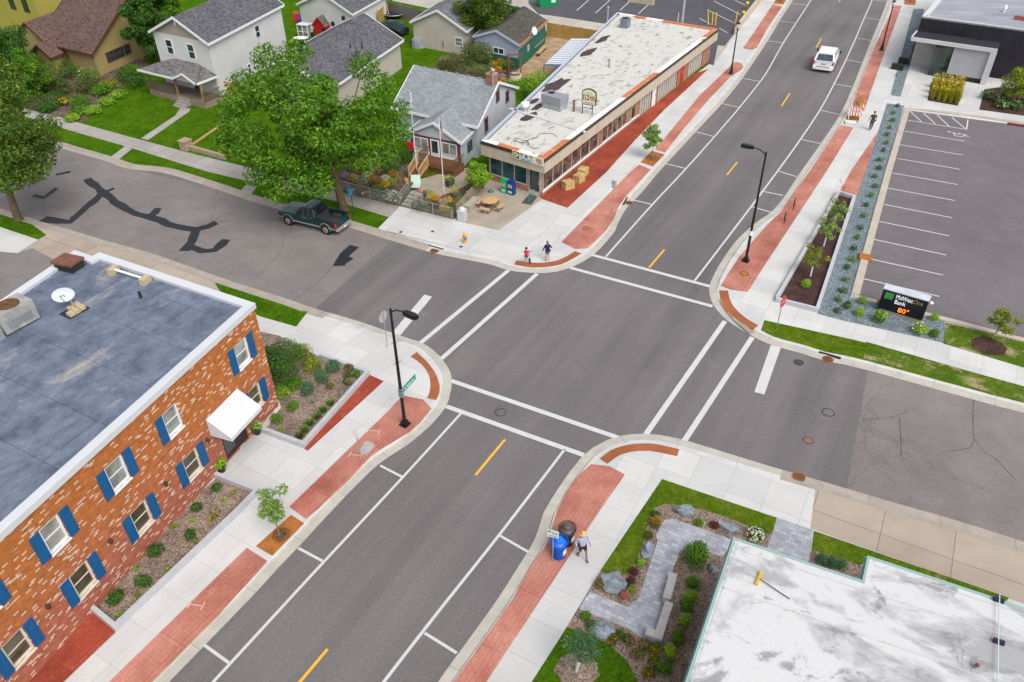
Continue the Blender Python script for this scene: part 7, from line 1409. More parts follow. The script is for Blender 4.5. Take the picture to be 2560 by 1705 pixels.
# ------------------------------------------------------------------ bins
def bin_(label, x, y, col_, lid):
    b = P(x, y, ZB); r = thing('waste_bin', label, 'bin', b); mb = MB()
    for k in range(26):
        t = 2 * math.pi * k / 26; d = Vector((math.cos(t), math.sin(t), 0)); mb.beam(b + d * .3 + Vector((0, 0, .04)), b + d * .31 + Vector((0, 0, .82)), .045, .012, d); mb.beam(b + d * .31 + Vector((0, 0, .82)), b + d * .4 + Vector((0, 0, 1.0)), .04, .012, d)
    mb.build('slat', col_, r)['kind'] = 'stuff'
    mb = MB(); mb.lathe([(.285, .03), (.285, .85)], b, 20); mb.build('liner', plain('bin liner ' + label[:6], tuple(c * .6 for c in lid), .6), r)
    mb = MB(); mb.lathe([(.415, .98), (.415, 1.02), (.39, 1.02), (.39, .98)], b, 24, True, False); mb.build('rim_band', col_, r)
    mb = MB(); mb.lathe([(.36, .86), (.33, .93), (.21, .98), (.19, 1.0), (.19, 1.14), (.16, 1.17), (0, 1.18)], b, 20); mb.build('lid', plain('bin lid ' + label[:6], lid, .45), r)
    mb = MB(); d = Vector((.78, -.62, 0)).normalized(); e = Vector((-d.y, d.x, 0)); c = b + d * .315
    mb.add([c - e * .13 + Vector((0, 0, .3)), c + e * .13 + Vector((0, 0, .3)), c + e * .13 + Vector((0, 0, .62)), c - e * .13 + Vector((0, 0, .62))]); mb.build('paper_notice', plain('white paper', (.7, .7, .68)), r)
bin_('bright blue slatted recycling bin on the red paving', 1284, 1277, plain('bin blue', (.005, .09, .5), .4), (.01, .15, .7)); bin_('dark brown slatted waste bin behind the blue bin', 1303, 1247, plain('bin brown', (.03, .018, .014), .4), (.1, .075, .075))
# barricades and board
for i, (x, y, lb) in enumerate(((1968.5, 262, 'upper striped barricade with an orange lamp by the tree pit'), (1962.5, 273, 'lower striped barricade with a yellow lamp by the tree pit'))):
    b = P(x, y, ZB); r_ = thing('barricade', lb, 'barricade', b, 'striped barricades'); u = unit((.96, -.28)); n = Vector((u.y, -u.x, 0)); mb = MB()
    for s in (-.5, .5):
        for sg_ in (-1, 1): mb.beam(b + u * s + n * sg_ * .3, b + u * s + Vector((0, 0, 1.05)), .05, .04)
    mb.build('frame', m_wtrim, r_)
    for z in (.95, .5):
        mb = MB()
        for k in range(10): a = -.6 + k * .12; mb.m = k % 2; f_ = lambda s, zz: b + u * s + n * (.06 + (.95 - z) * .25) + Vector((0, 0, zz)); mb.add([f_(a, z - .14), f_(a + .12, z - .14), f_(a + .05, z + .14), f_(a - .07, z + .14)]); mb.add([f_(a - .07, z + .14) - n * .03, f_(a + .05, z + .14) - n * .03, f_(a + .12, z - .14) - n * .03, f_(a, z - .14) - n * .03])
        mb.build('striped_panel', [plain('barricade white', (.75, .75, .74)), plain('barricade orange red', (.62, .12, .06))], r_)
    mb = MB(); mb.ell(b + u * (.45 if i == 0 else .5) + Vector((0, 0, 1.22)), (.12, .12, .14), 10, 6); mb.build('warning_lamp', m_orange if i == 0 else plain('amber lamp', (.75, .42, .01)), r_)
b = P(1955, 284, ZB); mb = MB(); u = unit((.96, -.28)); mb.obox(b, u, .5, .3, ZB + .02, ZB + .2); o = mb.build('plank_stack', simple('white plank', (.55, .57, .6)), None, b); tag(o, 'white slab lying in the open tree pit by the barricades', 'slab')
# bike racks
for i, (x, y, xt, yt, lb) in enumerate(((1802, 511, 1806, 490, 'lower black hoop bike rack on the red paving'), (1823.6, 478, 1828, 457, 'upper black hoop bike rack on the red paving'))):
    b = P(x, y, ZB); d = Vector((.28, .96, 0)); r_ = thing('bike_rack', lb, 'bike rack', b, 'hoop bike racks'); mb = MB(); pts_ = [b - d * .25] + [b - d * .25 * math.cos(t) + Vector((0, 0, .55 + .28 * math.sin(t))) for t in [k * math.pi / 6 for k in range(7)]] + [b + d * .25]; mb.path(pts_, .03, 6); mb.build('hoop', m_black, r_); mb = MB(); mb.tube(b - d * .25 + Vector((0, 0, .45)), b + d * .25 + Vector((0, 0, .45)), .02, .02, 5); mb.build('crossbar', m_black, r_)
# covers, grates, lids
def disc(name, label, x, y, rx, mat, z=.012, ry=None, n=18, cat='manhole cover', bars=False):
    b = P(x, y, z); r = thing(name, label, cat, b); mb = MB(); mb.prism([(b.x + rx * math.cos(2 * math.pi * k / n), b.y + (ry or rx) * math.sin(2 * math.pi * k / n)) for k in range(n)], z - .004, z + .004, True, False); mb.build('cover', mat, r)
    mb = MB()
    if bars:
        for k in range(-3, 4): w = math.sqrt(max(0, 1 - (k / 4) ** 2)) * rx * .85; mb.prism([(b.x - w, b.y + k * rx / 4.4 - .02), (b.x + w, b.y + k * rx / 4.4 - .02), (b.x + w, b.y + k * rx / 4.4 + .02), (b.x - w, b.y + k * rx / 4.4 + .02)], z + .004, z + .008)
    else: mb.lathe([(rx * .98, z + .004), (rx * .98, z + .009), (rx * .86, z + .009), (rx * .86, z + .004)], (b.x, b.y, 0), n, False, False)
    mb.build('bars' if bars else 'ring', m_dark, r); return r
disc('manhole_cover', 'rusty round cover in the red paving by the diner corner', 1348.6, 525, .3, m_rust, ZB + .02); disc('manhole_cover', 'rusty round cover in the red paving near the right lamp', 1711, 629, .3, m_rust, ZB + .018)
disc('manhole_cover', 'dark round cover in the main street near the bottom crosswalk', 1151, 948, .32, m_new); disc('manhole_cover', 'dark round cover in the right side street', 1904, 948, .34, m_new); disc('manhole_cover', 'rust tinted cover in the right side street', 1857.6, 1012.4, .26, simple('rust tinted asphalt', (.2, .12, .09)))
disc('manhole_cover', 'dark round cover near the right stop line', 1836, 833, .28, plain('dark iron', (.05, .05, .055), .7))
for x, y, lb in ((999, 576, 'brown round storm drain below the pavement hydrant'), (1836.2, 1096, 'rusty barred storm drain in the lower right gutter'), (1903, 826, 'rusty barred storm drain by the right lawn strip'), (1446, 466, 'red brown round drain in the kerb bulb beside the diner')): disc('storm_drain', lb, x, y, .33, m_rust, .03, cat='storm drain', bars=True)
for x, y, lb in ((921.4, 533.3, 'small dark lid farthest left on the new pavement'), (994.5, 532, 'small rusty ringed lid in the middle of the new pavement'), (1060, 567, 'small black lid beside the hydrant')): disc('valve_lid', lb, x, y, .13, plain('dark iron lid', (.06, .05, .05), .7), ZB + .016, n=12, cat='lid')
b = P(1991, 594, ZB); r_ = thing('storm_drain', 'square rusty drain inlet in the car park kerb', 'storm drain', b); mb = MB(); mb.obox(b, unit(P(1966, 678) - P(2043, 393)), .42, .38, ZB + .02, ZB + .125); mb.build('grate', m_rust, r_); mb = MB(); mb.obox(b - Vector((.38, -.12, 0)), unit(P(1966, 678) - P(2043, 393)), .45, .06, ZB, ZB + .26); mb.build('hood', m_rust, r_)
b = P(2336, 289, ZB); mb = MB(); mb.obox(b, unit(P(2354, 284) - P(2230, 266)), .75, .1, ZB, ZB + .16); o = mb.build('kerb_inlet', simple('dark red inlet', (.14, .03, .03)), None, b); tag(o, 'dark red kerb inlet at the upper right of the car park', 'storm drain')
SLOT = {'brown': (1003, 569, DX), 'rusty barred storm drain by': (1908, 816, DX), 'red brown': (1438, 461, unit(P(1444, 452) - P(1432, 474)))}
for o in [o for o in COL.objects if o.name.startswith('storm_drain')]:
    for k_, (x, y, d_) in SLOT.items():
        if o['label'].startswith(k_): mb = MB(); mb.obox(P(x, y, ZB), d_, .62, .05, ZB - .06, ZB + .035); mb.build('kerb_slot', m_dark, o)
c = P(843, 1030, ZB); mb = MB(); ps = [P(a, b_, ZB) for a, b_ in ((826, 1037), (838, 1016), (846, 1014), (858, 1019), (861, 1025), (848, 1042), (840, 1045), (830, 1042))]; mb.prism([tuple(p[:2]) for p in ps], ZB + .008, ZB + .024); o = mb.build('access_cover', simple('grey concrete lid', (.36, .35, .34), .9, .12, 3, .2, 30), None, c); tag(o, 'grey concrete utility lid in the red paving', 'lid')
# tree grates
def grate(label, pts):
    q = [P(x, y, ZB) for x, y in pts]; c = sum(q, Vector()) / 4; r = thing('tree_grate', label, 'tree grate', c, 'square tree grates'); mb = MB(); mb.prism([tuple(p[:2]) for p in q], ZB + .008, ZB + .018); mb.build('plate', m_rust, r); mb = MB()
    R0 = min((q[i] - q[(i + 1) % 4]).length for i in range(4)) / 2
    for k in range(3, 9): rr_ = R0 * k / 8.6; mb.lathe([(rr_, ZB + .018), (rr_, ZB + .021), (rr_ - .025, ZB + .021), (rr_ - .025, ZB + .018)], (c.x, c.y, 0), 28, False, False)
    mb.build('slots', simple('slot shadow', (.10, .035, .012)), r); mb = MB(); mb.prism([(c.x + .24 * math.cos(t * .7), c.y + .24 * math.sin(t * .7)) for t in range(9)], ZB + .018, ZB + .026); mb.build('soil_hole', m_dirt, r); return r
grate('square rust tree grate outside the diner', [(1498.5, 346.8), (1527.5, 355.6), (1501, 383), (1472, 373)]); grate('square rust tree grate beside the brick building', [(669, 1184), (699.5, 1203), (626, 1278), (588.5, 1256)])
grate('square rust tree grate at the top left of the street', [(1785, -4), (1809, -2), (1800, 11), (1778, 8)]); grate('square rust tree grate at the top right of the street', [(2080, -5), (2107, -5), (2104, 12), (2078, 10)]); grate('dark open tree pit beside the barricades', [(1951, 258.5), (1982, 264), (1968, 288), (1940, 281)])
# utility paint marks
m_mark = simple('pink white utility paint', (.62, .42, .36), .8)
for x, y, a in ((859, 990, .2), (817, 1046, .2), (451, 1391, .2)):
    c = P(x, y, ZB + .03); uu = Vector((math.cos(a - .4), math.sin(a - .4), 0)); vv = Vector((-uu.y, uu.x, 0)); mb = MB()
    for (a0, b0, a1, b1) in ((-.3, -.2, -.3, .2), (.3, -.2, .3, .2), (-.3, 0, .3, 0)): mb.beam(c + uu * a0 + vv * b0, c + uu * a1 + vv * b1, .05, .004)
    tag(mb.build('utility_mark', m_mark), kind='structure')
# car park and yard things at the top
b = P(1258, 12, ZB); r_ = thing('dumpster', 'green dumpster with a white notice beside the top car park', 'dumpster', b); u = unit((.95, .3)); v = Vector((-u.y, u.x, 0)); mb = MB(); mb.prism([tuple((b + u * a * 1.3 + v * c_ * .8)[:2]) for a, c_ in ((-1, -1), (1, -1), (1, 1), (-1, 1))], ZB, 1.3); mb.build('body', plain('dumpster green', (.0, .22, .07), .5), r_); mb = MB(); mb.prism([tuple((b + u * a * 1.35 + v * c_ * .85)[:2]) for a, c_ in ((-1, -1), (1, -1), (1, 1), (-1, 1))], 1.3, 1.42); mb.build('lid', plain('black lid', (.03, .035, .04)), r_)
mb = MB(); wbox(mb, b - v * .8, u, .3, .9, .6, 1.1, .0, .02); mb.build('notice', m_wtrim, r_); mb = MB(); wbox(mb, b - v * .8, u, -1.45, -1.3, .6, .8, -.8, .0); mb.build('side_bracket', plain('dumpster green', (.0, .22, .07)), r_)
b = P(1567, 60, ZB); r_ = thing('utility_pole', 'pale utility pole behind the diner at the car park', 'pole', b); mb = MB(); mb.tube(b, b + Vector((0, 0, 7.5)), .16, .13, 10); mb.build('pole', simple('pale grey pole', (.4, .4, .41)), r_); mb = MB(); mb.tube(b + Vector((-.55, 0, 0)), b + Vector((-.55, 0, 1.6)), .05, .05, 6); mb.build('guard_post', m_wtrim, r_)
b = P(1473, 8, ZB); r_ = thing('screen_wall', 'beige enclosure wall standing in the top car park', 'wall', b); mb = MB(); u = unit(P(1496, 6) - P(1450, 0)); mb.obox(b, u, 1.9, .15, ZB, 1.5); mb.build('panel', simple('beige render', (.48, .4, .3)), r_); mb = MB(); mb.obox(b, u, 1.95, .2, 1.5, 1.6); mb.build('coping', m_pine, r_)
m_yb = plain('bollard yellow', (.7, .45, .01), .5)
for i, (x, y, lb) in enumerate(((1716, 22, 'round yellow topped bollard by the beige wall, farther one'), (1707, 44, 'round yellow topped bollard by the beige wall, nearer one'))): b = P(x, y, ZB); r_ = thing('bollard', lb, 'bollard', b, 'yellow topped bollards'); mb = MB(); mb.tube(b, b + Vector((0, 0, .7)), .12, .12, 10); mb.build('post', m_post, r_); mb = MB(); mb.ell(b + Vector((0, 0, .8)), (.24, .24, .24), 12, 8); mb.build('ball_top', m_yb, r_)
for i, (x, y, lb) in enumerate(((1628, 56, 'yellow pipe post nearest the diner end'), (1637, 57, 'yellow pipe post in the middle of three'), (1644, 58, 'yellow pipe post farthest right of three'), (1690, 56, 'yellow pipe post beside the car park wall end'))): b = P(x, y, ZB); mb = MB(); mb.tube(b, b + Vector((-.15 + .1 * i, .3, 1.5)), .07, .07, 8); mb.lathe([(.1, 0), (.1, .05)], b, 8); o = mb.build('pipe_post', m_yb, None, b); tag(o, lb, 'post', 'yellow pipe posts')
# back yard of houses
b = P(742, 74, ZB); r_ = thing('playhouse', 'small red playhouse with a grey pitched roof', 'playhouse', b); gable(r_, V2(b) + Vector((-.9, -.6, 0)), Vector((.5, 1.5, 0)), Vector((1.5, -.7, 0)), 1.2, 2.1, .12, siding('red boards', (.45, .015, .015), .15, True), m_shd, plain('red trim', (.4, .015, .015)), t=.06)
b = P(703, 83, ZB); r_ = thing('rabbit_hutch', 'grey framed glazed hutch on the back lawn', 'hutch', b); u = unit((.9, -.35)); mb = MB(); v = Vector((-u.y, u.x, 0))
for s in (-.7, 0, .7):
    for t_ in (-.5, .5): mb.beam(v3(V2(b) + u * s + v * t_, ZB), v3(V2(b) + u * s + v * t_, 1.5), .08, .08)
for t_ in (-.5, .5): mb.beam(v3(V2(b) - u * .7 + v * t_, .75), v3(V2(b) + u * .7 + v * t_, .75), .06, .06)
mb.build('frame', m_wtrim, r_); mb = MB(); mb.obox(b, u, .66, .46, .15, 1.45); mb.build('pane', m_glassg, r_); mb = MB(); mb.obox(b, u, .8, .6, 1.5, 1.58); mb.build('roof', plain('pale roof', (.55, .58, .62)), r_)
b = P(693, 99, ZB); r_ = thing('garden_table', 'white oval garden table on the back lawn', 'table', b); mb = MB(); mb.prism([(b.x + .9 * math.cos(k * .4), b.y + .6 * math.sin(k * .4)) for k in range(16)], .7, .76); mb.build('tabletop', m_wtrim, r_)
for dx, dy in ((-.5, -.3), (.5, -.3), (.5, .3), (-.5, .3)): mb = MB(); mb.tube(b + Vector((dx, dy, 0)), b + Vector((dx, dy, .62)), .04, .04, 6); mb.build('leg', m_wtrim, r_)
for x, y, c_, lb in ((681, 44, (.55, .12, .03), 'orange plastic toy slide on the back lawn'), (694, 47, (.02, .2, .5), 'blue plastic toy chair on the back lawn'), (681, 50, (.5, .03, .04), 'red plastic toy car on the back lawn'), (705, 40, (.01, .12, .45), 'tall blue plastic toy beside the white garage')):
    b = P(x, y, ZB); r_ = thing('toy', lb, 'toy', b); mt = plain('toy ' + lb[:6], c_, .4); mb = MB(); mb.obox(b, (1, .2), .35, .3, ZB, .45); mb.build('seat', mt, r_); mb = MB(); mb.obox(b + Vector((0, .3, 0)), (1, .2), .35, .06, .45, 1.0); mb.build('back', mt, r_)
b = P(962, 109, ZB); mb = MB(); mb.prism([(b.x + .75 * math.cos(k * .785 + .3), b.y + .55 * math.sin(k * .785 + .3)) for k in range(8)], ZB, 1.05); mb.prism([(b.x + .6 * math.cos(k * .785 + .3), b.y + .42 * math.sin(k * .785 + .3)) for k in range(8)], 1.05, 1.2); o = mb.build('covered_grill', simple('grey tarp', (.28, .3, .34), .7, .25, 2), None, b); tag(o, 'grey tarp covered grill before the beige garage', 'covered grill')
b = P(905, 76, ZB); r_ = thing('covered_boat', 'dark tarp covered boat on a trailer behind the long house', 'boat', b); d = Vector((.75, -.65, 0)).normalized(); mb = MB(); v = Vector((-d.y, d.x, 0)); rows = []
for s, w, h in ((-2.2, .15, .8), (-1.6, .7, 1.15), (-.6, .95, 1.5), (.6, 1.0, 1.6), (1.6, .95, 1.35), (2.1, .85, 1.1)): rows.append([b + d * s + v * w * a + Vector((0, 0, z * h)) for a, z in ((-.8, .25), (-1, .6), (-.5, .95), (0, 1.0), (.5, .95), (1, .6), (.8, .25))])
for i in range(5):
    for k in range(6): mb.add([rows[i][k], rows[i + 1][k], rows[i + 1][k + 1], rows[i][k + 1]])
mb.add(rows[-1]); mb.add(rows[0][::-1]); mb.build('tarp', simple('dark green tarp', (.02, .035, .035), .35, .5, 2), r_)
for s in (-1, 1):
    mb = MB(); c = b + d * .5 + v * s * .95 + Vector((0, 0, .22)); mb.tube(c - v * .1, c + v * .1, .28, .28, 12); mb.build('wheel', m_rub, r_)
b = P(888, 43, ZB); r_ = thing('ladder', 'pale wooden ladder leaning on the alley fence', 'ladder', b); mb = MB()
for s in (0, .45): mb.beam(b + Vector((s, 0, 0)), b + Vector((s - .4, .8, 2.3)), .06, .06)
mb.build('rail', m_pine, r_); mb = MB()
for k in range(1, 8): t_ = k / 8; mb.beam(b + Vector((-.4 * t_, .8 * t_, 2.3 * t_)), b + Vector((.45 - .4 * t_, .8 * t_, 2.3 * t_)), .05, .05)
mb.build('rung', m_pine, r_)
b = P(906, 40, ZB); r_ = thing('trampoline', 'collapsed dark trampoline net by the alley fence', 'trampoline', b); mb = MB(); mb.lathe([(1.5, .5), (1.55, .55), (1.5, .6)], b, 18, True, False); mb.build('frame', m_galv, r_); mb = MB(); mb.prism([(b.x + 1.48 * math.cos(k * .35), b.y + 1.48 * math.sin(k * .35)) for k in range(18)], .58, .62); mb.build('mat', plain('navy mat', (.02, .02, .06)), r_)
b = P(1184, 181, ZB); r_ = thing('stone_planter', 'round stone ring planter on the grass behind the grey house', 'planter', b); mb = MB(); mb.lathe([(.75, 0), (.75, .5), (.58, .5), (.58, .3)], b, 18, True, False); mb.build('ring', simple('pale stone ring', (.4, .34, .25), .9, .2, 4), r_); mb = MB(); mb.lathe([(.58, .35), (0, .36)], b, 18); mb.build('soil', m_dirt, r_)
for i, (x, y, lb) in enumerate(((1234, 112, 'long pine picnic table beside the green boards'), (1245, 122, 'pine bench plank nearer the lean to'))):
    b = P(x, y, ZB); d = unit(P(1248, 93) - P(1220, 120)); r_ = thing('picnic_table', lb, 'table', b); mb = MB(); mb.obox(b, d, 1.7 - .2 * i, .38 - .16 * i, .72 - .25 * i, .78 - .25 * i); mb.build('tabletop', m_pine, r_)
    for s in (-1.2, 1.2): mb = MB(); mb.obox(b + d * s, d, .06, .3 - .14 * i, ZB, .72 - .25 * i); mb.build('leg', m_deck, r_)
b = P(1172, 172, ZB); r_ = thing('pergola', 'small rusty brown pergola arch in the back garden', 'pergola', b)
for dx in (-.1, 1.2): mb = MB(); mb.beam(b + Vector((dx, 0, 0)), b + Vector((dx, 0, 2.1)), .16, .16); mb.build('support_post', simple('rust brown post', (.2, .08, .03)), r_)
mb = MB(); mb.beam(b + Vector((-.3, 0, 2.15)), b + Vector((1.4, 0, 2.15)), .14, .12); mb.build('crossbeam', simple('rust brown post', (.2, .08, .03)), r_)
b = P(1228, 78, 2.9); r_ = thing('satellite_dish', 'white satellite dish on the blue garage roof', 'satellite dish', b); mb = MB(); nd = Vector((.75, -.6, .3)).normalized(); ux = nd.orthogonal().normalized(); uy = nd.cross(ux); ring = [[b + Vector((0, 0, .35)) + (ux * math.cos(k * .45) + uy * math.sin(k * .45)) * q + nd * d_ for k in range(14)] for q, d_ in ((.02, -.1), (.3, -.04), (.45, .04))]
for j in range(2):
    for k in range(14): mb.add([ring[j][k], ring[j][(k + 1) % 14], ring[j + 1][(k + 1) % 14], ring[j + 1][k]])
mb.build('dish', m_wtrim, r_); mb = MB(); mb.tube(b + Vector((-.5, .3, .1)), b + Vector((0, 0, .35)), .03, .03, 5); mb.tube(b + Vector((-.5, -.2, .0)), b + Vector((0, 0, .35)), .03, .03, 5); mb.build('bracket', m_wtrim, r_)
# flagpole garden bits
b = P(956, 436, ZB); r_ = thing('lounge_chair', 'pale green plastic lounge chair at the garden gate', 'chair', b); m_mint = plain('mint plastic', (.45, .58, .5), .5); mb = MB(); mb.add([b + Vector(q) for q in ((-.45, -.3, .35), (.35, -.35, .35), (.4, .3, .4), (-.4, .35, .4))]); mb.add([b + Vector(q) for q in ((-.4, .35, .38), (.4, .3, .38), (.35, -.35, .32), (-.45, -.3, .32))]); mb.build('seat', m_mint, r_); mb = MB(); mb.add([b + Vector(q) for q in ((-.4, .35, .4), (.4, .3, .4), (.35, .75, .95), (-.4, .8, .95))]); mb.build('backrest', m_mint, r_)
for dx, dy in ((-.4, -.25), (.32, -.3), (.35, .3), (-.38, .33)): mb = MB(); mb.tube(b + Vector((dx, dy, 0)), b + Vector((dx, dy, .35)), .03, .03, 5); mb.build('leg', m_mint, r_)
for x, y, r0, h, c_, f, lb in ((1035, 428, .4, .6, (.03, .03, .032), LF_L, 'half barrel of lime leaves beside the porch'), (1046, 432, .16, .3, (.03, .3, .05), None, 'small green bucket by the lattice'), (964, 445, .15, .34, (.5, .05, .04), None, 'red plastic can by the garden steps'), (935, 420, .2, .35, (.5, .25, .04), None, 'orange pot by the porch stairs')):
    b = P(x, y, ZB); r_ = thing('garden_pot', lb, 'pot', b); mb = MB(); mb.lathe([(r0 * .8, 0), (r0, h), (r0 * .85, h), (r0 * .8, h - .06), (0, h - .07)], b, 12); mb.build('pot', plain('pot ' + lb[:9], c_, .6), r_)
    if f: mb = MB(); leaves(mb, b + Vector((0, 0, h + .15)), (.42, .42, .25), 160, .14, random.Random(1)); mb.build('foliage', f, r_)
b = P(962, 362, ZB); mb = MB(); p_ = Aw + nw * .3 + uw * .1; mb.obox(p_, uw, .3, .06, 1.0, 1.75); o = mb.build('red_towel', plain('red cloth', (.55, .01, .03), .8)); tag(o, 'bright red cloth hanging at the porch left window', 'cloth')
# garden stones: one scatter nobody could count
mb = MB(); rr = random.Random(77)
for k in range(70):
    a = rr.random(); px = 775 + a * 145; py = 408 + a * 40 + rr.uniform(-4, 24 - 6 * a); q = P(px, py, .6); s = rr.uniform(.06, .17); mb.ell(q, (s, s * .8, s * .6), 6, 4, .6, k)
tag(mb.build('garden_stones', simple('garden stones', (.27, .24, .22), .9, .45, 3, .2)), kind='stuff')
# ------------------------------------------------------------------ vehicles
def loft(mb, secs, closed_ends=True):
    n = len(secs[0])
    for i in range(len(secs) - 1):
        for k in range(n): k2 = (k + 1) % n; mb.add([secs[i][k], secs[i + 1][k], secs[i + 1][k2], secs[i][k2]])
    if closed_ends: mb.add(secs[0]); mb.add(list(reversed(secs[-1])))
def wheel(root, x, y, r, w, side):
    mb = MB(); mb.smooth = True; a = Vector((x, y - w / 2, r)); b = Vector((x, y + w / 2, r)); mb.path([a, a + Vector((0, .03, 0)), b - Vector((0, .03, 0)), b], [r * .9, r, r, r * .9], 18); wh = mb.build('wheel', m_rub, root)
    mb = MB(); yo = y + side * (w / 2 + .005); mb.path([Vector((x, yo - side * .02, r)), Vector((x, yo, r))], [r * .62, r * .58], 14); mb.build('rim', plain('alloy rim', (.5, .48, .44), .35, .5, .4), wh)
    mb = MB()
    for k in range(5): t = k * 2 * math.pi / 5; mb.beam(Vector((x, yo + side * .01, r)), Vector((x + math.cos(t) * r * .5, yo + side * .01, r + math.sin(t) * r * .5)), .07, .02)
    mb.build('spokes', plain('dark spokes', (.1, .1, .1), .4), wh)
def carpaint(name, c, rough=.35):
    m = Mat(name, rough, .3); m.b.inputs['Coat Weight'].default_value = .35; m.b.inputs['Coat Roughness'].default_value = .15; m.col(c); return m.m
# pickup: x forward, origin under the middle of the body
tr = thing('pickup_truck', 'dark green pickup truck with open bed parked at the kerb under the tree', 'pickup')
m_gp = carpaint('dark green car paint', (.003, .03, .032)); m_bedl = simple('dark bed liner', (.05, .05, .055), .8, .3, 3); m_trimg = plain('grey body trim', (.25, .27, .26), .4)
L2, WB = 2.8, 1.78
def ring(x, w, zb, zs, top, wt=None): wt = wt or w * .93; return [(x, -w, zb), (x, -w * 1.01, (zb + zs) / 2), (x, -w, zs - .12), (x, -wt, zs), (x, 0, top), (x, wt, zs), (x, w, zs - .12), (x, w * 1.01, (zb + zs) / 2), (x, w, zb)]
mb = MB(); mb.smooth = False
loft(mb, [ring(2.78, .84, .55, .88, .9), ring(2.72, .92, .45, 1.0, 1.02), ring(2.4, .96, .45, 1.06, 1.1), ring(1.35, .97, .45, 1.14, 1.2), ring(.85, .97, .45, 1.16, 1.22), ring(-.8, .97, .45, 1.16, 1.2)])
for sgn in (-1, 1):
    def wb2(x0, x1, y0, y1, z0, z1): mb.prism([(x0, y0), (x1, y0), (x1, y1), (x0, y1)], z0, z1)
    y0, y1 = sorted((sgn * .97, sgn * .86))
    wb2(-2.62, -.8, y0, y1, .45, 1.15); 
wb2(-2.72, -2.62, -.94, .94, .55, 1.13)
mb.build('body', m_gp, tr)
mb = MB(); mb.prism([(-2.62, -.85), (-.8, -.85), (-.8, .85), (-2.62, .85)], .6, .66); 
for sgn in (-1, 1): y0, y1 = sorted((sgn * .85, sgn * .62)); mb.prism([(-2.15, y0), (-1.3, y0), (-1.3, y1), (-2.15, y1)], .66, .88)
mb.prism([(-.84, -.85), (-.81, -.85), (-.81, .85), (-.84, .85)], .66, 1.14); mb.build('bed', m_bedl, tr)
mb = MB(); mb.beam((-2.62, -.915, 1.17), (-.82, -.915, 1.17), .13, .03); mb.beam((-2.62, .915, 1.17), (-.82, .915, 1.17), .13, .03); mb.build('bed_rail', m_black, tr)
cab = [(1.0, .84, 1.17), (.42, .7, 1.68), (-.62, .7, 1.7), (-.8, .82, 1.17)]
mb = MB(); cz = [Vector((x, y, z)) for x, y, z in cab]
F, T0, T1, B = cab
mb.add([(F[0], -F[1], F[2]), (T0[0], -T0[1], T0[2]), (T0[0], T0[1], T0[2]), (F[0], F[1], F[2])][::-1]); mb.add([(B[0], -B[1], B[2]), (B[0], B[1], B[2]), (T1[0], T1[1], T1[2]), (T1[0], -T1[1], T1[2])][::-1])
for s in (-1, 1): q = [(F[0], s * F[1], F[2]), (T0[0], s * T0[1], T0[2]), (T1[0], s * T1[1], T1[2]), (B[0], s * B[1], B[2])]; mb.add(q if s < 0 else q[::-1])
mb.build('windows', glass('car glass', (.012, .015, .016), .04), tr)
mb = MB(); loft(mb, [[(.48, -.72, 1.66), (.48, -.66, 1.74), (.48, .66, 1.74), (.48, .72, 1.66)], [(.2, -.74, 1.69), (.2, -.68, 1.79), (.2, .68, 1.79), (.2, .74, 1.69)], [(-.45, -.74, 1.7), (-.45, -.68, 1.79), (-.45, .68, 1.79), (-.45, .74, 1.7)], [(-.68, -.72, 1.66), (-.68, -.66, 1.74), (-.68, .66, 1.74), (-.68, .72, 1.66)]])
for s in (-1, 1):
    for a, b in (((1.0, .85, 1.17), (.42, .71, 1.7)), ((.1, .86, 1.17), (.02, .72, 1.7)), ((-.8, .85, 1.17), (-.64, .71, 1.7)), ((-.35, .86, 1.17), (-.33, .72, 1.7))): mb.beam((a[0], s * a[1], a[2]), (b[0], s * b[1], b[2]), .09, .07)
mb.build('cab_roof', m_gp, tr)
mb = MB()
for s in (-1, 1):
    mb.beam((1.3, s * .99, .56), (-1.2, s * .99, .56), .03, .1); mb.beam((2.75, s * .95, .62), (2.2, s * .99, .62), .03, .08); mb.beam((-2.1, s * .99, .6), (-2.7, s * .97, .6), .03, .08)
    for x in (WB, -WB): mb.path([(x + .52 * math.cos(t), s * .985, .42 + .52 * math.sin(t)) for t in [k * math.pi / 8 for k in range(9)]], .03, 5)
mb.build('side_trim', m_trimg, tr)
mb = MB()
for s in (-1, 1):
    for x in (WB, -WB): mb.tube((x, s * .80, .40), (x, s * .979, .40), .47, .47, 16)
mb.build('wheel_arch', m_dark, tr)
for x in (WB, -WB):
    for s in (-1, 1): wheel(tr, x, s * .88, .39, .26, s)
mb = MB(); mb.prism([(2.72, -.9), (2.88, -.8), (2.88, .8), (2.72, .9)], .42, .6); mb.build('front_bumper', m_chrome, tr); mb = MB(); mb.prism([(-2.9, -.85), (-2.72, -.92), (-2.72, .92), (-2.9, .85)], .42, .6); mb.build('rear_bumper', m_trimg, tr)
for s in (-1, 1): mb = MB(); y0, y1 = sorted((s * .95, s * .82)); mb.prism([(-2.74, y0), (-2.6, y0), (-2.6, y1), (-2.74, y1)], .72, 1.06); mb.obj = 0; mb.build('tail_light', plain('tail light red', (.5, .01, .02), .2), tr)
mb = MB(); mb.prism([(-2.925, -.16), (-2.905, -.16), (-2.905, .16), (-2.925, .16)], .46, .58); mb.build('number_plate', m_wtrim, tr)
for s in (-1, 1):
    mb = MB(); y0, y1 = sorted((s * .98, s * 1.16)); mb.prism([(.72, y0), (.84, y0), (.84, y1), (.72, y1)], 1.16, 1.32); mb.build('wing_mirror', m_gp, tr)
    mb = MB(); mb.beam((.0, s * .99, 1.02), (.22, s * .99, 1.02), .03, .05); mb.build('door_handle', m_chrome, tr)
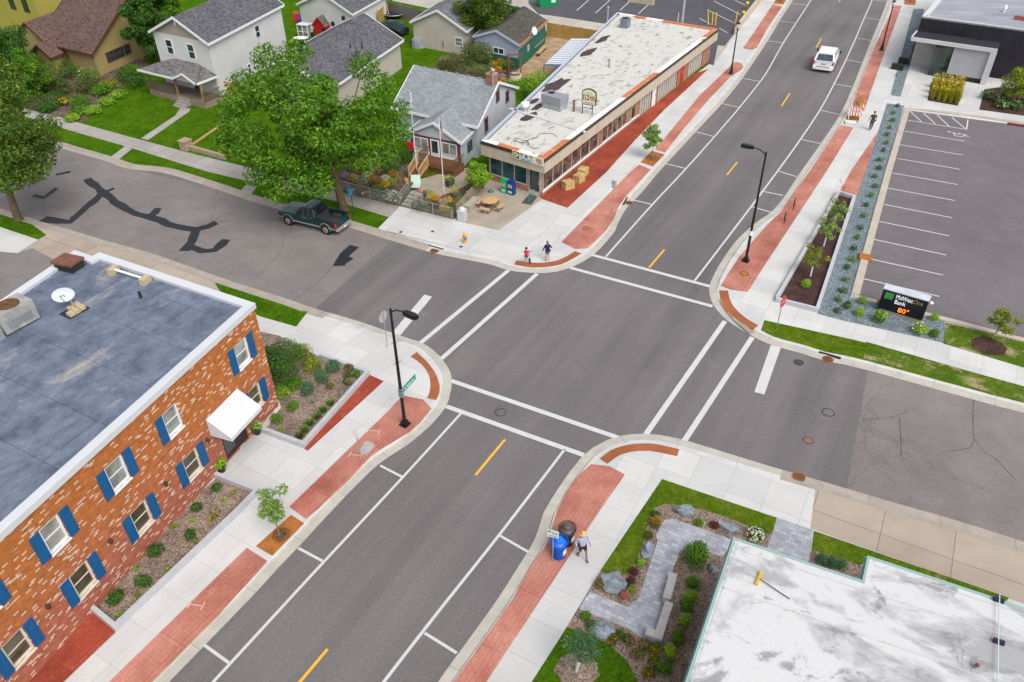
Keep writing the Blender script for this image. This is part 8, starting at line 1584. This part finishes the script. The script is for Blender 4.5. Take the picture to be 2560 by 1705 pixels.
pf, pr_ = P(666.6, 516.2, .004), P(752.5, 537.7, .004); hd = unit(pf - pr_); lat = Vector((-hd.y, hd.x, 0)); sc_ = (pf - pr_).length / (2 * WB)
if lat.dot(V2(P(700, 470)) - V2(pf)) < 0: lat = -lat
ctr = (pf + pr_) / 2 + lat * .86 * sc_; tr.location = ctr; tr.rotation_euler = (0, 0, math.atan2(hd.y, hd.x)); tr.scale = (sc_,) * 3
# white minivan seen from behind
vn = thing('minivan', 'white minivan driving away up the main street', 'minivan'); m_wp = carpaint('white car paint', (.72, .72, .74))
def vring(x, w, zb, zs): return [(x, -w * .96, zb), (x, -w, zb + .2), (x, -w, zs - .1), (x, -w * .96, zs), (x, w * .96, zs), (x, w, zs - .1), (x, w, zb + .2), (x, w * .96, zb)]
mb = MB(); loft(mb, [vring(2.4, .8, .35, .78), vring(2.2, .9, .28, .9), vring(1.2, .96, .25, 1.02), (vring(.6, .97, .25, 1.06)), vring(-2.2, .96, .25, 1.08), vring(-2.42, .92, .32, 1.06)]); mb.build('body', m_wp, vn)
prof = [(1.35, 1.03, .86), (.55, 1.6, .72), (-1.9, 1.66, .73), (-2.36, 1.06, .88)]
mb = MB()
for s in (-1, 1): q = [(x, s * w, z) for x, z, w in prof]; mb.add(q if s < 0 else q[::-1])
a, b = prof[0], prof[1]; mb.add([(a[0], -a[2], a[1]), (a[0], a[2], a[1]), (b[0], b[2], b[1]), (b[0], -b[2], b[1])]); a, b = prof[2], prof[3]; mb.add([(a[0], -a[2], a[1]), (a[0], a[2], a[1]), (b[0], b[2], b[1]), (b[0], -b[2], b[1])]); mb.build('windows', glass('van glass', (.02, .045, .07), .04), vn)
mb = MB(); loft(mb, [[(x, -w, z - .05), (x, -w * .9, z + .04), (x, w * .9, z + .04), (x, w, z - .05)] for x, z, w in ((.62, 1.58, .74), (.2, 1.68, .76), (-1.3, 1.74, .77), (-1.98, 1.66, .76))])
for s in (-1, 1):
    for a, b in (((1.35, .87, 1.03), (.55, .74, 1.6)), ((.3, .9, 1.05), (.25, .76, 1.66)), ((-.9, .9, 1.06), (-.9, .77, 1.68))): mb.beam((a[0], s * a[1], a[2]), (b[0], s * b[1], b[2]), .09, .06)
    mb.beam((-2.37, s * .86, 1.05), (-1.93, s * .72, 1.66), .16, .12)
mb.beam((-2.39, -.88, 1.06), (-2.39, .88, 1.06), .1, .08); mb.build('roof', m_wp, vn)
for s in (-1, 1):
    mb = MB(); mb.beam((-2.40, s * .86, .78), (-2.36, s * .85, 1.12), .16, .12); mb.build('tail_light', plain('tail light red', (.5, .01, .02)), vn)
    mb = MB(); y0, y1 = sorted((s * .97, s * 1.16)); mb.prism([(.85, y0), (1.0, y0), (1.0, y1), (.85, y1)], 1.02, 1.2); mb.build('wing_mirror', m_black, vn)
mb = MB(); loft(mb, [[(x, -w, .3), (x, -w, .55), (x, w, .55), (x, w, .3)] for x, w in ((-2.3, .95), (-2.5, .9), (-2.54, .6))]); mb.build('rear_bumper', m_wp, vn); mb = MB(); mb.beam((-2.53, -.6, .57), (-2.53, .6, .57), .03, .05); mb.build('bumper_step', m_dark, vn)
mb = MB(); mb.beam((-2.44, -.2, .83), (-2.44, .2, .83), .02, .13); mb.build('number_plate', plain('plate grey', (.3, .33, .34)), vn)
for x in (1.5, -1.5):
    for s in (-1, 1): wheel(vn, x, s * .86, .33, .22, s)
rl, rr_ = P(1871.5, 157, .3), P(1908.5, 165, .3); hd = unit(P(1925, 110) - P(1902, 158)); c = (rl + rr_) / 2; vn.location = Vector((c.x, c.y, .004)) + hd * 2.75; vn.rotation_euler = (0, 0, math.atan2(hd.y, hd.x)); vn.scale = (1.12,) * 3
# ------------------------------------------------------------------ people
SK = plain('skin', (.42, .22, .14), .6); SKT = plain('tanned skin', (.3, .14, .08), .6)
def skin(nodes, edges, root_i=0, sub=1):
    me = bpy.data.meshes.new('tmp'); me.from_pydata([n[0] for n in nodes], edges, []); o = bpy.data.objects.new('tmp', me); COL.objects.link(o)
    o.modifiers.new('s', 'SKIN'); sv = me.skin_vertices[0].data
    for i, n in enumerate(nodes): r = n[1]; sv[i].radius = (r, r) if not isinstance(r, tuple) else r; sv[i].use_root = (i == root_i)
    ss = o.modifiers.new('u', 'SUBSURF'); ss.levels = ss.render_levels = sub
    dg = bpy.context.evaluated_depsgraph_get(); dg.update(); ev = o.evaluated_get(dg); m2 = bpy.data.meshes.new_from_object(ev, depsgraph=dg); out = ([v.co.copy() for v in m2.vertices], [tuple(p.vertices) for p in m2.polygons])
    bpy.data.objects.remove(o); bpy.data.meshes.remove(me); bpy.data.meshes.remove(m2); return out
def chainskin(pts, rs, sub=1): return skin([(Vector(p), r) for p, r in zip(pts, rs)], [(i, i + 1) for i in range(len(pts) - 1)], 0, sub)
def person(label, px, h, heading, pose, wear, hair, skin_m, group=None):
    base = P(*px, ZB + .02); root = thing('person', label, 'person', (0, 0, 0), group)
    J = dict(pel=(0, 0, .93), sp=(0, -.01, 1.1), ch=(0, -.01, 1.28), nk=(0, .0, 1.45), hd=(0, .02, 1.53))
    J.update({k: v for k, v in pose.items()})
    N, E_, idx = [], [], {}
    def add(k, p, r, par=None):
        idx[k] = len(N); N.append((Vector(p), r))
        if par is not None: E_.append((idx[par], idx[k]))
    add('pel', J['pel'], (.15, .11)); add('sp', J['sp'], (.125, .095), 'pel'); add('ch', J['ch'], (.15, .105), 'sp'); add('nk', J['nk'], .055, 'ch'); add('hd', J['hd'], .06, 'nk')
    for s, q in ((-1, 'l'), (1, 'r')):
        add('hip' + q, (s * .09, 0, .86), .085, 'pel'); add('kn' + q, J['kn' + q], .058, 'hip' + q); add('an' + q, J['an' + q], .038, 'kn' + q); a = Vector(J['an' + q]); f = Vector(J.get('toe' + q, (a.x + s * .02, a.y + .15, a.z - .05))); add('toe' + q, f, .035, 'an' + q)
        add('sh' + q, (s * .17, 0, 1.38), .058, 'ch'); add('el' + q, J['el' + q], .04, 'sh' + q); add('wr' + q, J['wr' + q], .028, 'el' + q)
        w = Vector(J['wr' + q]); d = (w - Vector(J['el' + q])).normalized(); side = d.cross(Vector((1, 0, 0))) if abs(d.x) < .8 else d.cross(Vector((0, 0, 1))); side.normalize(); pm = w + d * .055; add('pm' + q, pm, (.032, .018), 'wr' + q)
        for i, (o_, ln) in enumerate(((-.027, .075), (-.009, .085), (.009, .08), (.026, .062))):
            k = f'f{i}{q}'; add(k, pm + d * .035 + side * o_, .009, 'pm' + q); cv = Vector((-s * .012, 0, -.004)); add(k + 'b', pm + d * (.035 + ln * .55) + side * o_ * 1.1 + cv * .6, .0085, k); add(k + 'c', pm + d * (.035 + ln) + side * o_ * 1.1 + cv * 2.2, .007, k + 'b')
        add('th' + q, w + d * .03 - side * .035, .01, 'pm' + q); add('th2' + q, w + d * .075 - side * .055, .008, 'th' + q)
    vs, fs = skin(N, E_, 0, 1); mb = MB(); mb.smooth = True; mb.raw(vs, fs); hc = Vector(J['hd']) + Vector((0, .01, .1)); hr = (.078, .098, .118)
    mb.ell(hc, hr, 14, 10); mb.ell(hc + Vector((0, .1, -.015)), (.013, .02, .025), 6, 5)
    for s in (-1, 1): mb.ell(hc + Vector((s * .08, 0, -.01)), (.012, .022, .032), 6, 5)
    mb.ell(hc + Vector((0, .06, -.085)), (.04, .04, .03), 8, 6); B_ = mb.build('body', skin_m, root)
    mb = MB()
    for s in (-1, 1): mb.ell(hc + Vector((s * .03, .09, .01)), (.012, .008, .008), 6, 4)
    mb.build('eye', m_dark, B_); mb = MB(); mb.ell(hc + Vector((0, .093, -.055)), (.025, .008, .007), 6, 4); mb.build('mouth', plain('lips', (.3, .08, .07)), B_)
    for nm, keys, mat in wear:
        if nm in ('shirt', 'jacket'):
            long_ = keys; nd = [(Vector(J['pel']) + Vector((0, 0, .0)), (.185, .185)), (Vector(J['sp']), (.17, .165)), (Vector(J['ch']), (.19, .175)), (Vector((0, 0, 1.42)), (.11, .11))]; ed = [(0, 1), (1, 2), (2, 3)]
            for s, q in ((-1, 'l'), (1, 'r')):
                sh = Vector((s * .17, 0, 1.375)); el = Vector(J['el' + q]); wr = Vector(J['wr' + q]); i = len(nd); nd.append((sh, .078)); ed.append((2, i))
                if long_: nd += [(el, .058), (wr.lerp(el, .06), .045)]; ed += [(i, i + 1), (i + 1, i + 2)]
                else: nd.append((sh.lerp(el, .75), .07)); ed.append((i, i + 1))
            v_, f_ = skin(nd, ed, 1, 1); mb = MB(); mb.smooth = True; mb.raw(v_, f_); mb.build(nm, mat, root)
        elif nm in ('shorts', 'trousers'):
            nd = [(Vector(J['pel']) + Vector((0, 0, .04)), (.175, .175))]; ed = []
            for s, q in ((-1, 'l'), (1, 'r')):
                hp = Vector((s * .09, 0, .86)); kn = Vector(J['kn' + q]); an = Vector(J['an' + q]); i = len(nd); nd.append((hp, .108)); ed.append((0, i))
                if nm == 'trousers': nd += [(kn, .082), (an + Vector((0, 0, .03)), .066)]; ed += [(i, i + 1), (i + 1, i + 2)]
                else: nd.append((hp.lerp(kn, keys), .098)); ed.append((i, i + 1))
            v_, f_ = skin(nd, ed, 0, 1); mb = MB(); mb.smooth = True; mb.raw(v_, f_); mb.build(nm, mat, root)
        elif nm == 'shoe':
            for q in 'lr':
                a = Vector(J['an' + q]); t = Vector(J.get('toe' + q, (a.x, a.y + .15, a.z - .05))); v_, f_ = chainskin([a + (a - t).normalized() * .05 + Vector((0, 0, -.03)), a.lerp(t, .4) + Vector((0, 0, -.02)), t], [.052, .056, .045]); mb = MB(); mb.smooth = True; mb.raw(v_, f_); mb.build('shoe', mat, root)
    kind, hm = hair; mb = MB()
    if kind == 'long': mb.ell(hc + Vector((0, -.025, .03)), (.092, .1, .115), 12, 8); mb.ell(hc + Vector((0, -.07, -.1)), (.085, .05, .14), 10, 8); mb.ell(hc + Vector((-.02, -.085, -.22)), (.05, .035, .1), 8, 6); mb.build('hair', hm, root)
    elif kind == 'short': mb.ell(hc + Vector((0, -.02, .03)), (.088, .1, .105), 12, 8); mb.build('hair', hm, root)
    elif kind == 'helmet': mb.ell(hc + Vector((0, -.005, .045)), (.15, .17, .14), 14, 8); mb.build('helmet', hm, root)
    elif kind == 'hat':
        mb.lathe([(.0, .16), (.07, .155), (.092, .12), (.1, .06), (.1, .045), (.17, .03), (.175, .02), (.1, .03)], hc, 16); mb.build('hat', hm, root)
    root.scale = (h / 1.76,) * 3; root.rotation_euler = (0, 0, heading); root.location = base; return root
aw = math.atan2(-.25, 1) * 0 + .15
person('woman with long hair in a navy top and blue shorts walking away at the corner', (1258, 600), 1.6, .15,
       dict(knl=(-.08, .02, .49), anl=(-.08, .02, .08), toel=(-.09, .16, .03), knr=(.1, .12, .5), anr=(.1, -.22, .3), toer=(.1, -.16, .16), ell=(-.27, .02, 1.12), wrl=(-.36, .1, .88), elr=(.3, -.04, 1.16), wrr=(.33, .16, 1.12)),
       [('shirt', True, plain('navy knit', (.014, .01, .07), .9)), ('shorts', .45, plain('blue shorts', (.01, .07, .2), .9)), ('shoe', None, plain('tan sandal', (.4, .25, .18)))], ('long', simple('light brown hair', (.2, .12, .05), .7, .4, 20)), SK)
boy = person('child in a red shirt and dark helmet pushing a scooter at the corner', (1210, 604), 1.2, -.1,
       dict(knl=(-.08, .03, .49), anl=(-.08, .0, .08), toel=(-.09, .15, .03), knr=(.1, .16, .5), anr=(.12, .02, .2), toer=(.12, .14, .12), ell=(-.26, .06, 1.14), wrl=(-.2, .28, 1.02), elr=(.26, .06, 1.14), wrr=(.22, .28, 1.02)),
       [('shirt', False, plain('red shirt', (.6, .005, .05), .9)), ('shorts', .8, plain('grey shorts', (.12, .1, .16), .9)), ('shoe', None, plain('pale trainer', (.5, .45, .42)))], ('helmet', plain('navy helmet', (.015, .035, .09), .3)), SK)
b = P(1214, 602, ZB + .02) + Vector((.12, .1, 0)); r_ = thing('kick_scooter', 'small dark kick scooter held by the helmeted child', 'scooter', b); mb = MB(); f = Vector((-.05, 1, 0)).normalized(); mb.beam(b - f * .3 + Vector((0, 0, .08)), b + f * .25 + Vector((0, 0, .08)), .11, .025); mb.build('deck', m_black, r_); mb = MB(); mb.tube(b + f * .28 + Vector((0, 0, .08)), b + f * .2 + Vector((0, 0, .68)), .018, .018, 6); mb.build('stem', m_galv, r_); mb = MB(); mb.tube(b + f * .2 + Vector((-.2, 0, .68)), b + f * .2 + Vector((.2, 0, .68)), .018, .018, 6); mb.build('handlebar', m_black, r_)
for k in (-.34, .3): mb = MB(); c = b + f * k + Vector((0, 0, .055)); mb.tube(c - Vector((.015, 0, 0)), c + Vector((.015, 0, 0)), .055, .055, 10); mb.build('wheel', m_rub, r_)
person('older man in a pale blue shirt, dark shorts and straw hat striding past the bins', (1337, 1281), 1.72, math.pi + .35,
       dict(knl=(-.11, .2, .52), anl=(-.12, .3, .1), toel=(-.13, .45, .06), knr=(.1, .04, .5), anr=(.11, -.2, .12), toer=(.12, -.05, .05), ell=(-.28, -.08, 1.14), wrl=(-.3, .1, .98), elr=(.29, -.1, 1.14), wrr=(.3, .06, .95)),
       [('shirt', True, simple('pale blue shirt', (.38, .42, .55), .9, .08, 12)), ('shorts', .8, plain('dark navy shorts', (.02, .018, .035), .9)), ('shoe', None, plain('dark shoe', (.03, .025, .045), .6))], ('hat', simple('straw hat', (.6, .4, .15), .8, .15, 20)), SKT)
person('man in dark grey clothes walking along the pavement by the gravel bed', (2000.5, 299), 1.8, -.25,
       dict(knl=(-.09, .05, .5), anl=(-.09, -.12, .1), toel=(-.1, .02, .04), knr=(.1, .16, .52), anr=(.1, .2, .1), toer=(.1, .34, .05), ell=(-.28, .0, 1.13), wrl=(-.33, .08, .9), elr=(.28, .0, 1.13), wrr=(.32, .12, .92)),
       [('shirt', False, plain('charcoal shirt', (.045, .05, .048), .9)), ('trousers', 1, plain('slate trousers', (.06, .06, .085), .9)), ('shoe', None, plain('black shoe', (.015, .014, .016), .6))], ('short', plain('black hair', (.012, .01, .01), .6)), SK)
